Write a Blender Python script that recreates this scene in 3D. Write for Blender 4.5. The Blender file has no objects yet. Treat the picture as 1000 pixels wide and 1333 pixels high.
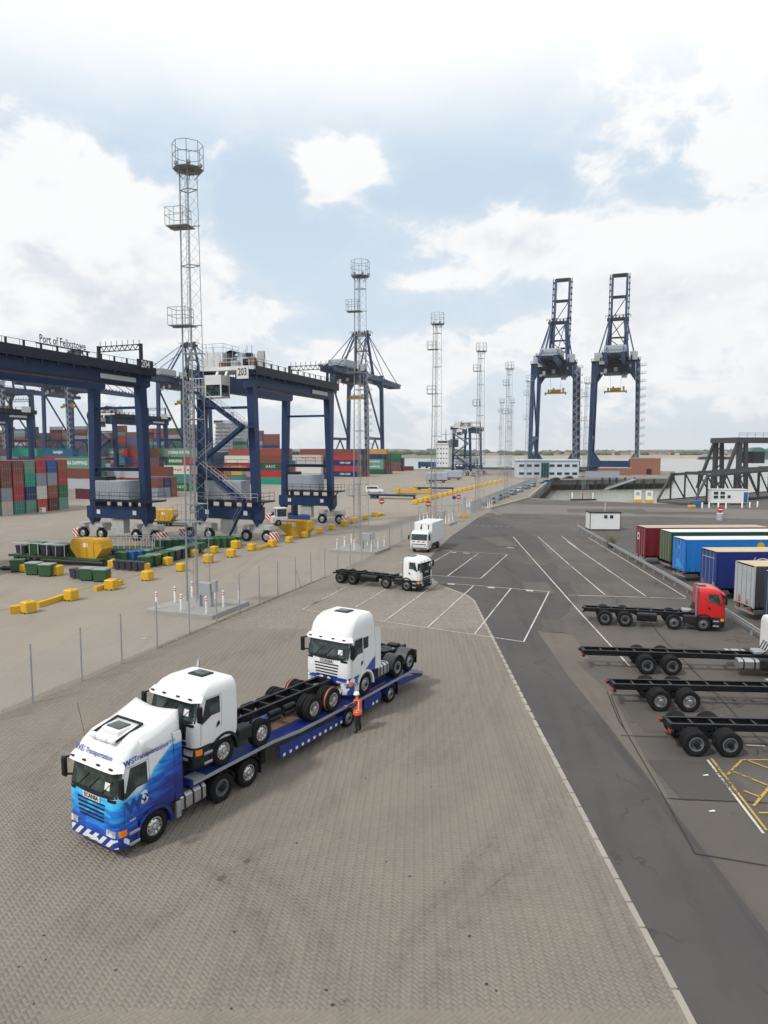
import bpy, bmesh, math, random
from math import sin, cos, pi, radians, sqrt, atan2, hypot
from mathutils import Vector, Matrix
random.seed(7)
SC = bpy.context.scene
COL = SC.collection

# ---------------------------------------------------------------- camera
CAM_H = 12.5
FPX = 889.0
PITCH = math.atan(80.5 / FPX)
cd = bpy.data.cameras.new('camera')
cam = bpy.data.objects.new('camera', cd)
COL.objects.link(cam)
cd.sensor_fit = 'VERTICAL'
cd.sensor_height = 36.0
cd.sensor_width = 27.0
cd.lens = 24.01
cd.clip_start = 0.1
cd.clip_end = 9000
cam.location = (0, 0, CAM_H)
cam.rotation_euler = (pi / 2 - PITCH, 0, 0)
SC.camera = cam

# ---------------------------------------------------------------- exposure
SC.view_settings.view_transform = 'Standard'
SC.view_settings.look = 'None'
SC.view_settings.exposure = 0.0
SC.view_settings.gamma = 1.0

SC.cycles.use_adaptive_sampling = True; SC.cycles.adaptive_threshold = .025
SC.cycles.max_bounces = 6; SC.cycles.diffuse_bounces = 3; SC.cycles.glossy_bounces = 3; SC.cycles.transmission_bounces = 2

# ---------------------------------------------------------------- node helper
class NT:
    def __init__(s, tree):
        s.t = tree; s.n = tree.nodes; s.l = tree.links
    def new(s, typ, **kw):
        n = s.n.new(typ)
        for k, v in kw.items(): setattr(n, k, v)
        return n
    def put(s, sock, v):
        if isinstance(v, bpy.types.NodeSocket): s.l.new(v, sock)
        elif v is not None: sock.default_value = v
    def math(s, op, a, b=None, c=None, clamp=False):
        n = s.new('ShaderNodeMath', operation=op, use_clamp=clamp)
        s.put(n.inputs[0], a); s.put(n.inputs[1], b)
        if c is not None: s.put(n.inputs[2], c)
        return n.outputs[0]
    def mix(s, f, a, b, typ='MIX'):
        n = s.new('ShaderNodeMix', data_type='RGBA', blend_type=typ)
        s.put(n.inputs[0], f)
        for i, v in ((6, a), (7, b)):
            if isinstance(v, (tuple, list)) and len(v) == 3: v = (*v, 1)
            s.put(n.inputs[i], v)
        return n.outputs[2]
    def ss(s, x, a, b):
        n = s.new('ShaderNodeMapRange', interpolation_type='SMOOTHSTEP')
        s.put(n.inputs[0], x); n.inputs[1].default_value = a; n.inputs[2].default_value = b
        return n.outputs[0]
    def noise(s, vec, scale, detail=4, rough=.55, dist=0.0):
        n = s.new('ShaderNodeTexNoise')
        if vec is not None: s.l.new(vec, n.inputs['Vector'])
        n.inputs['Scale'].default_value = scale; n.inputs['Detail'].default_value = detail
        n.inputs['Roughness'].default_value = rough; n.inputs['Distortion'].default_value = dist
        return n.outputs['Fac']
    def comb(s, x, y, z):
        n = s.new('ShaderNodeCombineXYZ')
        for i, v in enumerate((x, y, z)): s.put(n.inputs[i], v)
        return n.outputs[0]
    def sep(s, v):
        n = s.new('ShaderNodeSeparateXYZ'); s.l.new(v, n.inputs[0]); return n.outputs

# ---------------------------------------------------------------- sky
SUN_AZ = radians(232)       # compass-like: 0 = +Y, clockwise
SUN_EL = radians(48)
world = bpy.data.worlds.new('World'); SC.world = world
world.use_nodes = True
world.cycles.sampling_method = 'MANUAL'; world.cycles.sample_map_resolution = 512
def build_sky():
    w = NT(world.node_tree); w.n.clear()
    out = w.new('ShaderNodeOutputWorld'); bg = w.new('ShaderNodeBackground')
    sky = w.new('ShaderNodeTexSky', sky_type='NISHITA', sun_disc=False)
    sky.sun_elevation = SUN_EL; sky.sun_rotation = SUN_AZ
    sky.air_density = 1.0; sky.dust_density = 1.6; sky.ozone_density = 1.2
    tc = w.new('ShaderNodeTexCoord'); d = tc.outputs['Generated']
    x, y, z = w.sep(d)
    az = w.math('ARCTAN2', x, y); el = w.math('ARCSINE', z)
    # cloud layer seen in perspective: the nearer the horizon the flatter and denser
    zz = w.math('ADD', w.math('MAXIMUM', z, 0.0), 0.22)
    pl = w.comb(w.math('DIVIDE', x, zz), w.math('DIVIDE', y, zz), 0.0)
    puff = w.comb(w.math('MULTIPLY', az, 1.0), w.math('MULTIPLY', el, 1.45), 0.37)
    n1 = w.noise(puff, 3.1, 5, .6, .25)
    n2 = w.noise(pl, 1.5, 4, .6, .2)
    n3 = w.noise(puff, 11.0, 5, .66, .5)
    big = w.math('ADD', w.math('MULTIPLY', n1, .55), w.math('ADD', w.math('MULTIPLY', n2, .20), w.math('MULTIPLY', n3, .28)))
    bias = None
    def blob(a, e, sa, se, amp):
        nonlocal bias
        da = w.math('DIVIDE', w.math('SUBTRACT', az, a), sa)
        de = w.math('DIVIDE', w.math('SUBTRACT', el, e), se)
        q = w.math('ADD', w.math('MULTIPLY', da, da), w.math('MULTIPLY', de, de))
        g = w.math('MULTIPLY', w.math('EXPONENT', w.math('MULTIPLY', q, -1.0)), amp)
        bias = g if bias is None else w.math('ADD', bias, g)
    R = radians
    for a, e, sa, se, amp in BLOBS: blob(R(a), R(e), R(sa), R(se), amp)
    dens = w.math('ADD', w.math('MULTIPLY_ADD', big, 1.55, -.283), bias)
    # small bright hummocks low over the horizon
    low = w.ss(el, R(13), R(1.0))
    dens = w.math('ADD', dens, w.math('MULTIPLY', low, .06))
    mask = w.ss(dens, .55, .65)
    thin = w.math('MULTIPLY', w.ss(dens, .44, .62), .30)
    # grey undersides: where more cloud stands above than here
    puff2 = w.comb(az, w.math('ADD', w.math('MULTIPLY', el, 1.45), .075), .37)
    dn = w.math('SUBTRACT', w.noise(puff2, 3.1, 4, .6, .25), n1)
    fine = w.math('MULTIPLY', w.math('SUBTRACT', .5, n3), .35)
    under = w.ss(w.math('ADD', w.math('ADD', dn, fine), w.math('MULTIPLY', w.ss(el, R(20), R(3)), .10)), -.02, .20)
    belly = w.math('MULTIPLY', under, w.ss(dens, .60, .80))
    cl = w.mix(belly, (9.8, 9.85, 9.9), (7.1, 7.6, 8.25))
    # blue: the physical sky thinned by haze
    haze = w.ss(el, R(26), R(-2))
    blue = w.mix(.84, sky.outputs[0], (6.5, 8.05, 9.5))
    blue = w.mix(w.math('MULTIPLY', haze, .75), blue, (7.6, 8.3, 8.9))
    c = w.mix(thin, blue, (9.2, 9.3, 9.4))
    c = w.mix(mask, c, cl)
    # veil of high white cloud overhead
    veil = w.ss(w.math('ADD', el, w.math('MULTIPLY', w.math('SUBTRACT', n2, .5), .12)), R(20), R(30))
    c = w.mix(w.math('MULTIPLY', veil, .96), c, (10.6, 10.65, 10.7))
    # the far air just above the sea
    c = w.mix(w.math('MULTIPLY', w.ss(el, R(3.2), R(-.4)), .65), c, (7.9, 8.25, 8.5))
    w.l.new(c, bg.inputs[0]); bg.inputs[1].default_value = 0.1
    w.l.new(bg.outputs[0], out.inputs[0])
#          azimuth elev  half-widths  strength
BLOBS = [(-30, 15, 7.5, 6.5, .22), (-23, 16.5, 4.5, 5.5, .18), (-17, 11, 6.5, 4.5, .20), (-9.5, 11, 3.0, 2.0, .10), (-28, 7, 10, 4, .12), (-6, 6.5, 6, 3, .12), (2, 7.5, 7.5, 2.8, .19), (-4.5, 21.2, 2.6, 1.7, .16), (-1.6, 22.6, 2.4, 1.6, .17), (-5.2, 19.6, 1.6, .8, .10),
         (8.5, 16.6, 7.5, 1.3, .17), (14, 15.4, 5, 1.6, .12), (25, 27, 8, 6.0, .26), (31, 18, 8, 10, .22), (22, 12, 8, 5, .19), (14, 8, 7, 3, .10), (27, 6, 9, 4, .12), (3.8, 13.4, 3.4, .8, .15), (17, 21, 3.0, 1.6, .12),
         (6, 24, 6.5, 4.5, -.18), (-10, 19, 4, 6, -.22), (-2, 16, 4, 2.5, -.16), (2, 10.9, 6, 1.2, -.10), (11, 12, 3, 1.5, -.12), (12.5, 20.5, 3.5, 2.5, -.14), (-20, 27, 14, 3, -.20), (6, 19.3, 6, 1.0, -.10)]
build_sky()

# ---------------------------------------------------------------- sun
sl = bpy.data.lights.new('sun', 'SUN'); sl.energy = 2.6; sl.angle = radians(5); sl.color = (1.0, .95, .88)
sun = bpy.data.objects.new('sun', sl); COL.objects.link(sun)
sd = Vector((sin(SUN_AZ) * cos(SUN_EL), cos(SUN_AZ) * cos(SUN_EL), sin(SUN_EL)))
sun.rotation_euler = sd.to_track_quat('Z', 'Y').to_euler()
sun.location = sd * 200

# ---------------------------------------------------------------- where things stand
# The survey of the site was taken off the photograph: gp() turns a sighting (column, row, height) into a place on the ground plan.
def gp(x, y, z=0.0):
    u = (x - 500) / FPX; v = (y - 666.5) / FPX
    f = cos(PITCH) - v * sin(PITCH); dn = sin(PITCH) + v * cos(PITCH)
    t = (CAM_H - z) / dn
    return Vector((u * t, f * t, z))
YARD = radians(20)                                   # the whole port stands on one grid
U = Vector((sin(YARD), cos(YARD), 0)); W = Vector((cos(YARD), -sin(YARD), 0))
def on_line(px, p):                                  # sighting px met with the grid line through p along W
    q = (px - 500) / FPX
    t = (q * p.y - p.x) / (W.x - q * W.y)
    return p + W * t

# ---------------------------------------------------------------- materials
MATS = {}
def srgb(r, g, b):
    f = lambda c: (c / 255 / 12.92) if c / 255 <= .04045 else ((c / 255 + .055) / 1.055) ** 2.4
    return (f(r), f(g), f(b))
def paint(name, c, rough=.45, metal=0.0, dirt=.25, scale=1.3, spec=.5, coat=0.0):
    if name in MATS: return MATS[name]
    m = bpy.data.materials.new(name); m.use_nodes = True
    t = NT(m.node_tree); b = t.n['Principled BSDF']
    tc = t.new('ShaderNodeTexCoord')
    n1 = t.noise(tc.outputs['Object'], scale, 3, .65)
    n2 = t.noise(tc.outputs['Object'], scale * 9, 2, .6)
    f = t.math('MULTIPLY', t.ss(t.math('ADD', t.math('MULTIPLY', n1, .6), t.math('MULTIPLY', n2, .4)), .38, .72), dirt)
    dc = tuple(.55 * v + .45 * w for v, w in zip(c, (.09, .08, .07)))
    t.put(b.inputs['Base Color'], t.mix(f, c, dc))
    t.put(b.inputs['Roughness'], t.math('ADD', rough - .06, t.math('MULTIPLY', n2, .14)))
    b.inputs['Metallic'].default_value = metal
    b.inputs['Specular IOR Level'].default_value = spec
    b.inputs['Coat Weight'].default_value = coat
    MATS[name] = m
    return m
WHITE = paint('white_paint', (.74, .75, .75), .3, dirt=.10, coat=.3)
WHITE2 = paint('white_steel', (.62, .63, .63), .5, dirt=.35)
NAVY = paint('crane_blue', (.005, .026, .088), .45, dirt=.16, scale=.5, spec=.35)
NAVYD = paint('crane_dark_blue', (.006, .010, .022), .5, dirt=.2, spec=.3)
STSB = paint('quay_crane_blue', (.006, .028, .095), .45, dirt=.16, scale=.2, spec=.35)
DECK = paint('deck_blue', (.004, .026, .20), .38, dirt=.35, scale=1.5)
BLACK = paint('chassis_black', (.005, .006, .008), .40, dirt=.15, spec=.3)
DARKP = paint('dark_plastic', (.012, .014, .017), .5, dirt=.2, spec=.3)
RUBBER = paint('tyre_rubber', (.007, .007, .008), .8, dirt=.3, scale=4, spec=.2)
STEEL = paint('rim_steel', (.42, .43, .45), .35, .55, dirt=.3, scale=6)
RIMGREY = paint('rim_grey', (.16, .17, .18), .45, .2, dirt=.4, scale=6)
CHROME = paint('bright_alloy', (.62, .63, .64), .22, .9, dirt=.2, scale=3)
ALU = paint('tank_aluminium', (.50, .51, .52), .32, .8, dirt=.2, scale=2)
GALV = paint('galvanised', (.36, .38, .40), .5, .45, dirt=.3, scale=1.0)
BOGIE = paint('bogie_grey', (.40, .40, .39), .55, dirt=.75, scale=1.6)
MASTG = paint('mast_steel', (.27, .285, .30), .5, .3, dirt=.2)
CONC = paint('concrete', (.30, .29, .27), .85, dirt=.5, scale=.7)
YEL = paint('yellow_paint', (.62, .37, .012), .5, dirt=.3, scale=1.6)
YELSK = paint('skip_yellow', (.60, .33, .012), .5, dirt=.45, scale=.9)
RED = paint('red_cab', (.55, .012, .015), .3, dirt=.1, coat=.3)
REDW = paint('sign_red', (.50, .015, .02), .4, dirt=.1)
AMBER = paint('amber_lens', (.75, .22, .01), .2, dirt=.05)
ORANGE = paint('orange_band', (.38, .09, .03), .5, dirt=.2)
GREENB = paint('bin_green', (.022, .085, .035), .5, dirt=.4, scale=2)
GREENT = paint('trailer_green', (.035, .085, .04), .55, dirt=.6, scale=1)
GREYBOX = paint('house_grey', (.33, .37, .42), .5, dirt=.3)
BRICK = None
def glass(name, c=(.022, .033, .031), rough=.04):
    if name in MATS: return MATS[name]
    m = bpy.data.materials.new(name); m.use_nodes = True
    t = NT(m.node_tree); b = t.n['Principled BSDF']
    tc = t.new('ShaderNodeTexCoord')
    n = t.noise(tc.outputs['Object'], 2.2, 3, .6)
    t.put(b.inputs['Base Color'], t.mix(t.ss(n, .45, .7), c, tuple(v * 2.6 + .004 for v in c)))
    b.inputs['Roughness'].default_value = rough; b.inputs['IOR'].default_value = 1.5
    MATS[name] = m
    return m
GLASS = glass('cab_glass')
WINGLASS = glass('window_glass', (.02, .03, .035), .12)

# ---------------------------------------------------------------- mesh builder
class MB:
    def __init__(s): s.v = []; s.f = []; s.m = []
    def add(s, vs, fs, mi=0):
        o = len(s.v); s.v += [tuple(p) for p in vs]
        s.f += [tuple(i + o for i in f) for f in fs]; s.m += [mi] * len(fs)
        return s
    def box(s, x0, x1, y0, y1, z0, z1, mi=0):
        return s.add([(x0,y0,z0),(x1,y0,z0),(x1,y1,z0),(x0,y1,z0),(x0,y0,z1),(x1,y0,z1),(x1,y1,z1),(x0,y1,z1)],
                     [(0,3,2,1),(4,5,6,7),(0,1,5,4),(1,2,6,5),(2,3,7,6),(3,0,4,7)], mi)
    def cham(s, x0, x1, y0, y1, z0, z1, c=.03, mi=0):          # box with chamfered edges
        X, Y, Z = (x0, x1), (y0, y1), (z0, z1); v = []; idx = {}
        for i in (0, 1):
            for j in (0, 1):
                for k in (0, 1):
                    for a in range(3):
                        p = [X[i], Y[j], Z[k]]
                        for b_, s_ in ((0, i), (1, j), (2, k)):
                            if b_ != a: p[b_] += c * (1 - 2 * s_)
                        idx[i, j, k, a] = len(v); v.append(tuple(p))
        f = []
        for a in range(3):
            b_, c_ = [q for q in range(3) if q != a]
            for sd_ in (0, 1):
                q = []
                for (m, n) in ((0, 0), (1, 0), (1, 1), (0, 1)):
                    t = [0, 0, 0]; t[a] = sd_; t[b_] = m; t[c_] = n; q.append(idx[(*t, a)])
                if (sd_ == 0) != (a == 1): q.reverse()
                f.append(tuple(q))
        for a in range(3):                                      # edges along axis a
            b_, c_ = [q for q in range(3) if q != a]
            for m in (0, 1):
                for n in (0, 1):
                    t0 = [0, 0, 0]; t0[b_] = m; t0[c_] = n; t1 = list(t0); t1[a] = 1
                    q = [idx[(*t0, b_)], idx[(*t1, b_)], idx[(*t1, c_)], idx[(*t0, c_)]]
                    f.append(tuple(q))
        for i in (0, 1):
            for j in (0, 1):
                for k in (0, 1): f.append((idx[i, j, k, 0], idx[i, j, k, 1], idx[i, j, k, 2]))
        return s.add(v, f, mi)
    def bar(s, p, q, w, h=None, mi=0):
        h = h or w; p = Vector(p); q = Vector(q); d = (q - p)
        if d.length < 1e-6: return s
        d.normalize(); up = Vector((0, 0, 1))
        if abs(d.z) > .98: up = Vector((0, 1, 0))
        a = d.cross(up).normalized(); b = a.cross(d)
        a = a * w / 2; b = b * h / 2
        return s.add([p-a-b, p+a-b, p+a+b, p-a+b, q-a-b, q+a-b, q+a+b, q-a+b],
                     [(3,2,1,0),(4,5,6,7),(0,1,5,4),(1,2,6,5),(2,3,7,6),(3,0,4,7)], mi)
    def tube(s, p, q, r, n=6, r2=None, mi=0, cap=True):
        r2 = r if r2 is None else r2
        p = Vector(p); q = Vector(q); d = (q - p).normalized(); up = Vector((0, 0, 1))
        if abs(d.z) > .98: up = Vector((0, 1, 0))
        a = d.cross(up).normalized(); b = d.cross(a)
        vs = [c + (a * cos(2*pi*i/n) + b * sin(2*pi*i/n)) * rr for c, rr in ((p, r), (q, r2)) for i in range(n)]
        fs = [(i, (i+1) % n, n + (i+1) % n, n + i) for i in range(n)]
        if cap: fs += [tuple(range(n))[::-1], tuple(range(n, 2*n))]
        return s.add(vs, fs, mi)
    def path(s, pts, r, n=6, mi=0):
        for a, b in zip(pts, pts[1:]): s.tube(a, b, r, n, mi=mi)
        return s
    def lathe(s, prof, c=(0, 0, 0), n=28, mi=0, axis='y'):      # prof: (radius, along axis)
        vs = []
        for r, h in prof:
            for i in range(n):
                a = 2*pi*i/n
                vs.append((c[0] + r*cos(a), c[1] + h, c[2] + r*sin(a)) if axis == 'y' else (c[0] + r*cos(a), c[1] + r*sin(a), c[2] + h))
        fs = []
        for j in range(len(prof) - 1):
            for i in range(n): fs.append((j*n+i, j*n+(i+1) % n, (j+1)*n+(i+1) % n, (j+1)*n+i))
        return s.add(vs, fs, mi)
    def prism(s, pts, a, b, axis='z', mi=0):                    # pts: 2-D outline, extruded a..b
        def P(p, h):
            if axis == 'z': return (p[0], p[1], h)
            if axis == 'y': return (p[0], h, p[1])
            return (h, p[0], p[1])
        n = len(pts)
        vs = [P(p, a) for p in pts] + [P(p, b) for p in pts]
        return s.add(vs, [tuple(range(n))[::-1], tuple(range(n, 2*n))] + [(i, (i+1) % n, n+(i+1) % n, n+i) for i in range(n)], mi)
    def grid(s, P, mi=0, thick=None):                           # P[i][j] points
        n, m = len(P), len(P[0])
        return s.add([p for r in P for p in r], [(i*m+j, i*m+j+1, (i+1)*m+j+1, (i+1)*m+j) for i in range(n-1) for j in range(m-1)], mi)
    def mesh(s, name, mats, smooth=None, fix=True):
        me = bpy.data.meshes.new(name); me.from_pydata(s.v, [], s.f)
        for m in (mats if isinstance(mats, (list, tuple)) else [mats]): me.materials.append(m)
        if any(s.m): me.polygons.foreach_set('material_index', s.m)
        if fix:
            bm = bmesh.new(); bm.from_mesh(me); bmesh.ops.recalc_face_normals(bm, faces=bm.faces); bm.to_mesh(me); bm.free()
        if smooth:
            me.shade_smooth(); me.set_sharp_from_angle(angle=radians(smooth))
        me.update()
        return me
    def build(s, name, mats, parent=None, smooth=None, fix=True):
        return link(name, s.mesh(name, mats, smooth, fix), parent)
def link(name, data, parent=None, loc=None, rot=None):
    o = bpy.data.objects.new(name, data); COL.objects.link(o)
    if parent: o.parent = parent
    if loc is not None: o.location = loc
    if rot is not None: o.rotation_euler = rot
    return o
def tag(o, label=None, cat=None, group=None, kind=None):
    if label: o['label'] = label
    if cat: o['category'] = cat
    if group: o['group'] = group
    if kind: o['kind'] = kind
    return o
def thing(name, label, cat, loc=(0, 0, 0), rz=0.0, group=None):
    o = bpy.data.objects.new(name, None); COL.objects.link(o)
    o.empty_display_size = .3
    o.location = loc; o.rotation_euler = (0, 0, rz)
    return tag(o, label, cat, group)
KIDS = {}
def copy_tree(o, parent=None):
    c = o.copy(); COL.objects.link(c)
    if parent: c.parent = parent
    for ch in list(o.children): copy_tree(ch, c)
    return c
TXT = {}
def lettering(s, size, mat, parent, pos, right, up, name='lettering', ext=.004):
    key = (s, mat.name)
    if key not in TXT:
        cu = bpy.data.curves.new('lettering', 'FONT'); cu.body = s; cu.align_x = 'CENTER'; cu.align_y = 'CENTER'; cu.size = 1.0; cu.resolution_u = 2; cu.offset = .045 if len(s) == 1 else .018
        ob = bpy.data.objects.new('lettering_source', cu)
        me = bpy.data.meshes.new_from_object(ob); bpy.data.objects.remove(ob); bpy.data.curves.remove(cu)
        me.materials.clear(); me.materials.append(mat); me.name = 'lettering'; TXT[key] = me
    r = Vector(right).normalized(); u = Vector(up).normalized(); n = r.cross(u)
    sx, sy = size if isinstance(size, tuple) else (size, size)
    o = link(name, TXT[key], parent)
    o.matrix_local = Matrix.Translation(Vector(pos) + n * ext) @ Matrix((r, u, n)).transposed().to_4x4() @ Matrix.Diagonal((sx, sy, 1, 1))
    return o

# ================================================================ THE SETTING
def ground_mat(name, c, c2, joint=None, rough=.85, blotch=.5, streak=0.0, tintattr=False, bump=.15, grain=28.0, cell=0.0, crack=0.0, wear=0.0):
    m = bpy.data.materials.new(name); m.use_nodes = True
    t = NT(m.node_tree); b = t.n['Principled BSDF']
    geo = t.new('ShaderNodeNewGeometry'); P = geo.outputs['Position']
    a = t.noise(P, .035, 4, .6, .6); bb = t.noise(P, .22, 5, .65, .4); g = t.noise(P, grain, 2, .7)
    f = t.math('ADD', t.math('MULTIPLY', a, .55), t.math('MULTIPLY', bb, .45))
    col = t.mix(t.math('MULTIPLY', t.ss(f, .36, .66), blotch), c, c2)
    # grey tyre sweeps and oil drips
    sx = t.new('ShaderNodeMapping'); t.l.new(P, sx.inputs[0]); sx.inputs['Rotation'].default_value = (0, 0, radians(38)); sx.inputs['Scale'].default_value = (.55, .06, 1)
    tr = t.noise(sx.outputs[0], 1.0, 3, .6, .8)
    col = t.mix(t.math('MULTIPLY', t.ss(tr, .54, .72), streak), col, tuple(v * .62 for v in c))
    dr = t.noise(P, 1.7, 2, .5)
    col = t.mix(t.math('MULTIPLY', t.ss(dr, .74, .80), .35), col, tuple(v * .45 for v in c))
    col = t.mix(t.math('MULTIPLY', t.math('SUBTRACT', g, .5), .55), col, (1, 1, 1), 'SOFT_LIGHT') if False else col
    k = t.math('ADD', .86, t.math('MULTIPLY', g, .28))
    if tintattr:
        at = t.new('ShaderNodeAttribute', attribute_name='tint'); oi = t.new('ShaderNodeObjectInfo')
        tv = t.math('ADD', at.outputs['Fac'], t.math('MULTIPLY', oi.outputs['Random'], .0001))
        k = t.math('MULTIPLY', k, t.math('ADD', .94, t.math('MULTIPLY', tv, .12)))
    if cell:
        vo = t.new('ShaderNodeTexVoronoi'); mp = t.new('ShaderNodeMapping'); t.l.new(P, mp.inputs[0])
        mp.inputs['Rotation'].default_value = (0, 0, radians(41)); t.l.new(mp.outputs[0], vo.inputs['Vector']); vo.inputs['Scale'].default_value = cell
        k = t.math('MULTIPLY', k, t.math('ADD', .86, t.math('MULTIPLY', t.sep(vo.outputs['Color'])[0], .28)))
    if crack:
        vo = t.new('ShaderNodeTexVoronoi', feature='DISTANCE_TO_EDGE'); wp = t.new('ShaderNodeVectorMath', operation='ADD'); t.l.new(P, wp.inputs[0])
        nv = t.new('ShaderNodeTexNoise'); t.l.new(P, nv.inputs[0]); nv.inputs['Scale'].default_value = .9; nv.inputs['Detail'].default_value = 3
        sc = t.new('ShaderNodeVectorMath', operation='SCALE'); t.l.new(nv.outputs['Color'], sc.inputs[0]); sc.inputs['Scale'].default_value = 1.6; t.l.new(sc.outputs[0], wp.inputs[1])
        t.l.new(wp.outputs[0], vo.inputs['Vector']); vo.inputs['Scale'].default_value = .22
        ck = t.math('MULTIPLY', t.ss(vo.outputs['Distance'], .012, .003), t.math('MULTIPLY', t.ss(bb, .45, .6), crack))
        k = t.math('MULTIPLY', k, t.math('SUBTRACT', 1.0, ck))
    kk = t.comb(k, k, k)
    col = t.mix(1.0, col, kk, 'MULTIPLY')
    t.put(b.inputs['Base Color'], col)
    b.inputs['Roughness'].default_value = rough; b.inputs['Specular IOR Level'].default_value = .3
    bp = t.new('ShaderNodeBump'); bp.inputs['Strength'].default_value = bump; bp.inputs['Distance'].default_value = .02
    t.l.new(g, bp.inputs['Height']); t.l.new(bp.outputs[0], b.inputs['Normal'])
    if wear:
        tp = t.new('ShaderNodeBsdfTransparent'); mx = t.new('ShaderNodeMixShader'); out = t.n['Material Output']
        wn = t.math('ADD', t.math('MULTIPLY', t.noise(P, 7.0, 4, .7), .6), t.math('MULTIPLY', t.noise(P, .5, 3, .6), .4))
        t.l.new(t.ss(wn, .60 - wear*.16, .66 - wear*.10), mx.inputs[0]); t.l.new(b.outputs[0], mx.inputs[1]); t.l.new(tp.outputs[0], mx.inputs[2]); t.l.new(mx.outputs[0], out.inputs[0])
    MATS[name] = m
    return m
PAVEC, PAVEC2 = (.216, .193, .162), (.180, .161, .137)
M_YARD = ground_mat('yard_paving', (.224, .200, .168), (.186, .166, .142), blotch=.75, streak=.30, cell=6.0)
M_BLOCK = ground_mat('block_paving', PAVEC, PAVEC2, blotch=.75, streak=.30, tintattr=True, bump=.15, grain=60)
M_OLD = ground_mat('old_asphalt', (.112, .100, .090), (.076, .070, .066), blotch=1.0, streak=.55, bump=.25, grain=40, crack=.6)
M_ROAD = ground_mat('dark_asphalt', (.064, .060, .062), (.094, .085, .081), blotch=.9, streak=.6, bump=.3, grain=45, crack=.35)
M_PATCH = ground_mat('worn_patch', (.140, .122, .105), (.108, .096, .086), blotch=.8, streak=.2, bump=.25, grain=35)
M_PALE = ground_mat('pale_asphalt', (.165, .152, .142), (.130, .120, .112), blotch=.8, streak=.4, bump=.2, grain=30)
M_LINE = ground_mat('white_line', (.56, .55, .52), (.40, .38, .35), blotch=.9, bump=.1, grain=30, wear=.45)
M_YLINE = ground_mat('yellow_line', (.46, .31, .06), (.33, .25, .10), blotch=.9, bump=.1, grain=30, wear=.5)
M_KERB = ground_mat('kerb_concrete', (.36, .33, .29), (.26, .24, .21), blotch=.8, bump=.2, grain=30)
M_QUAY = ground_mat('quay_wall', (.17, .16, .145), (.07, .065, .06), blotch=.9, streak=.5, bump=.3, grain=3)

t = NT(M_QUAY.node_tree); b = t.n['Principled BSDF']; src = b.inputs['Base Color'].links[0].from_socket     # weed and slime below the tide line
gq = t.new('ShaderNodeNewGeometry'); zq = t.math('ADD', t.sep(gq.outputs['Position'])[2], t.math('MULTIPLY', t.noise(gq.outputs['Position'], .4, 3), 1.2))
t.put(b.inputs['Base Color'], t.mix(t.ss(zq, -.9, -1.7), src, (.012, .014, .010)))
LAND = [(-760, -60), (330, -60), (330, 213), (106, 190), (67, 160), (62, 162), (38.5, 178), (70, 285), (124, 298), (172, 404), (108, 427), (-760, 743)]
def sheet(name, pts, z, mat, parent=None, kind='structure'):
    mb = MB(); n = len(pts); mb.add([(p[0], p[1], z) for p in pts], [tuple(range(n))])
    o = mb.build(name, mat, parent, fix=False)
    if kind and not parent: tag(o, kind=kind)
    return o
mb = MB(); n = len(LAND)
mb.add([(x, y, 0) for x, y in LAND], [tuple(range(n))])
ground = tag(mb.build('ground', M_YARD, fix=False), kind='structure')
mb = MB()
mb.add([(x, y, -.002) for x, y in LAND] + [(x, y, -9) for x, y in LAND], [(i, n + i, n + (i+1) % n, (i+1) % n) for i in range(n)])
tag(mb.build('quay_wall', M_QUAY), kind='structure', label='stained concrete quay wall dropping into the dock', cat='quay')

# ---- water
mw = bpy.data.materials.new('sea_water'); mw.use_nodes = True
t = NT(mw.node_tree); b = t.n['Principled BSDF']
geo = t.new('ShaderNodeNewGeometry')
mp = t.new('ShaderNodeMapping'); t.l.new(geo.outputs['Position'], mp.inputs[0]); mp.inputs['Scale'].default_value = (.5, 1, 1)
h = t.math('ADD', t.noise(mp.outputs[0], .35, 6, .62), t.math('MULTIPLY', t.noise(mp.outputs[0], .03, 3, .5), .6))
t.put(b.inputs['Base Color'], t.mix(t.ss(t.noise(geo.outputs['Position'], .004, 4, .6), .4, .65), (.20, .215, .185), (.27, .27, .235)))
b.inputs['Roughness'].default_value = .22; b.inputs['IOR'].default_value = 1.33
bp = t.new('ShaderNodeBump'); bp.inputs['Strength'].default_value = .5; bp.inputs['Distance'].default_value = .5
t.l.new(h, bp.inputs['Height']); t.l.new(bp.outputs[0], b.inputs['Normal'])
sheet('sea', [(-6000, -300), (6000, -300), (6000, 8000), (-6000, 8000)], -4.2, mw)

# ---- the far shore: low land, beach, woods and a town
M_SHORE = ground_mat('far_shore', (.135, .15, .085), (.20, .175, .12), blotch=1.0, bump=0, grain=.02)
M_SAND = ground_mat('far_beach', (.36, .30, .22), (.28, .245, .19), blotch=.9, bump=0, grain=.05)
M_WOOD = ground_mat('far_trees', (.055, .085, .045), (.085, .115, .06), blotch=1.0, bump=0, grain=.08)
def shore_y(x): return 1330 + 60 * sin(x * .0031) + 40 * sin(x * .011 + 1) + (0 if x > 150 else min(260, (150 - x) * .8))
def shore_h(x): return 6 + 3 * sin(x * .0043 + 2) + 2 * sin(x * .013) + (2 if x < 100 else 0)
P = []
for i in range(121):
    x = -2600 + i * 5000 / 120; y = shore_y(x); hh = shore_h(x)
    P.append([(x, y, -4.6), (x, y + 40, -2.2), (x, y + 70, 1.5), (x, y + 240, hh * .6), (x, y + 700, hh * 1.35), (x, y + 1500, hh * 1.6), (x, y + 1700, -6)])
mb = MB(); nn = 7
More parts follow.
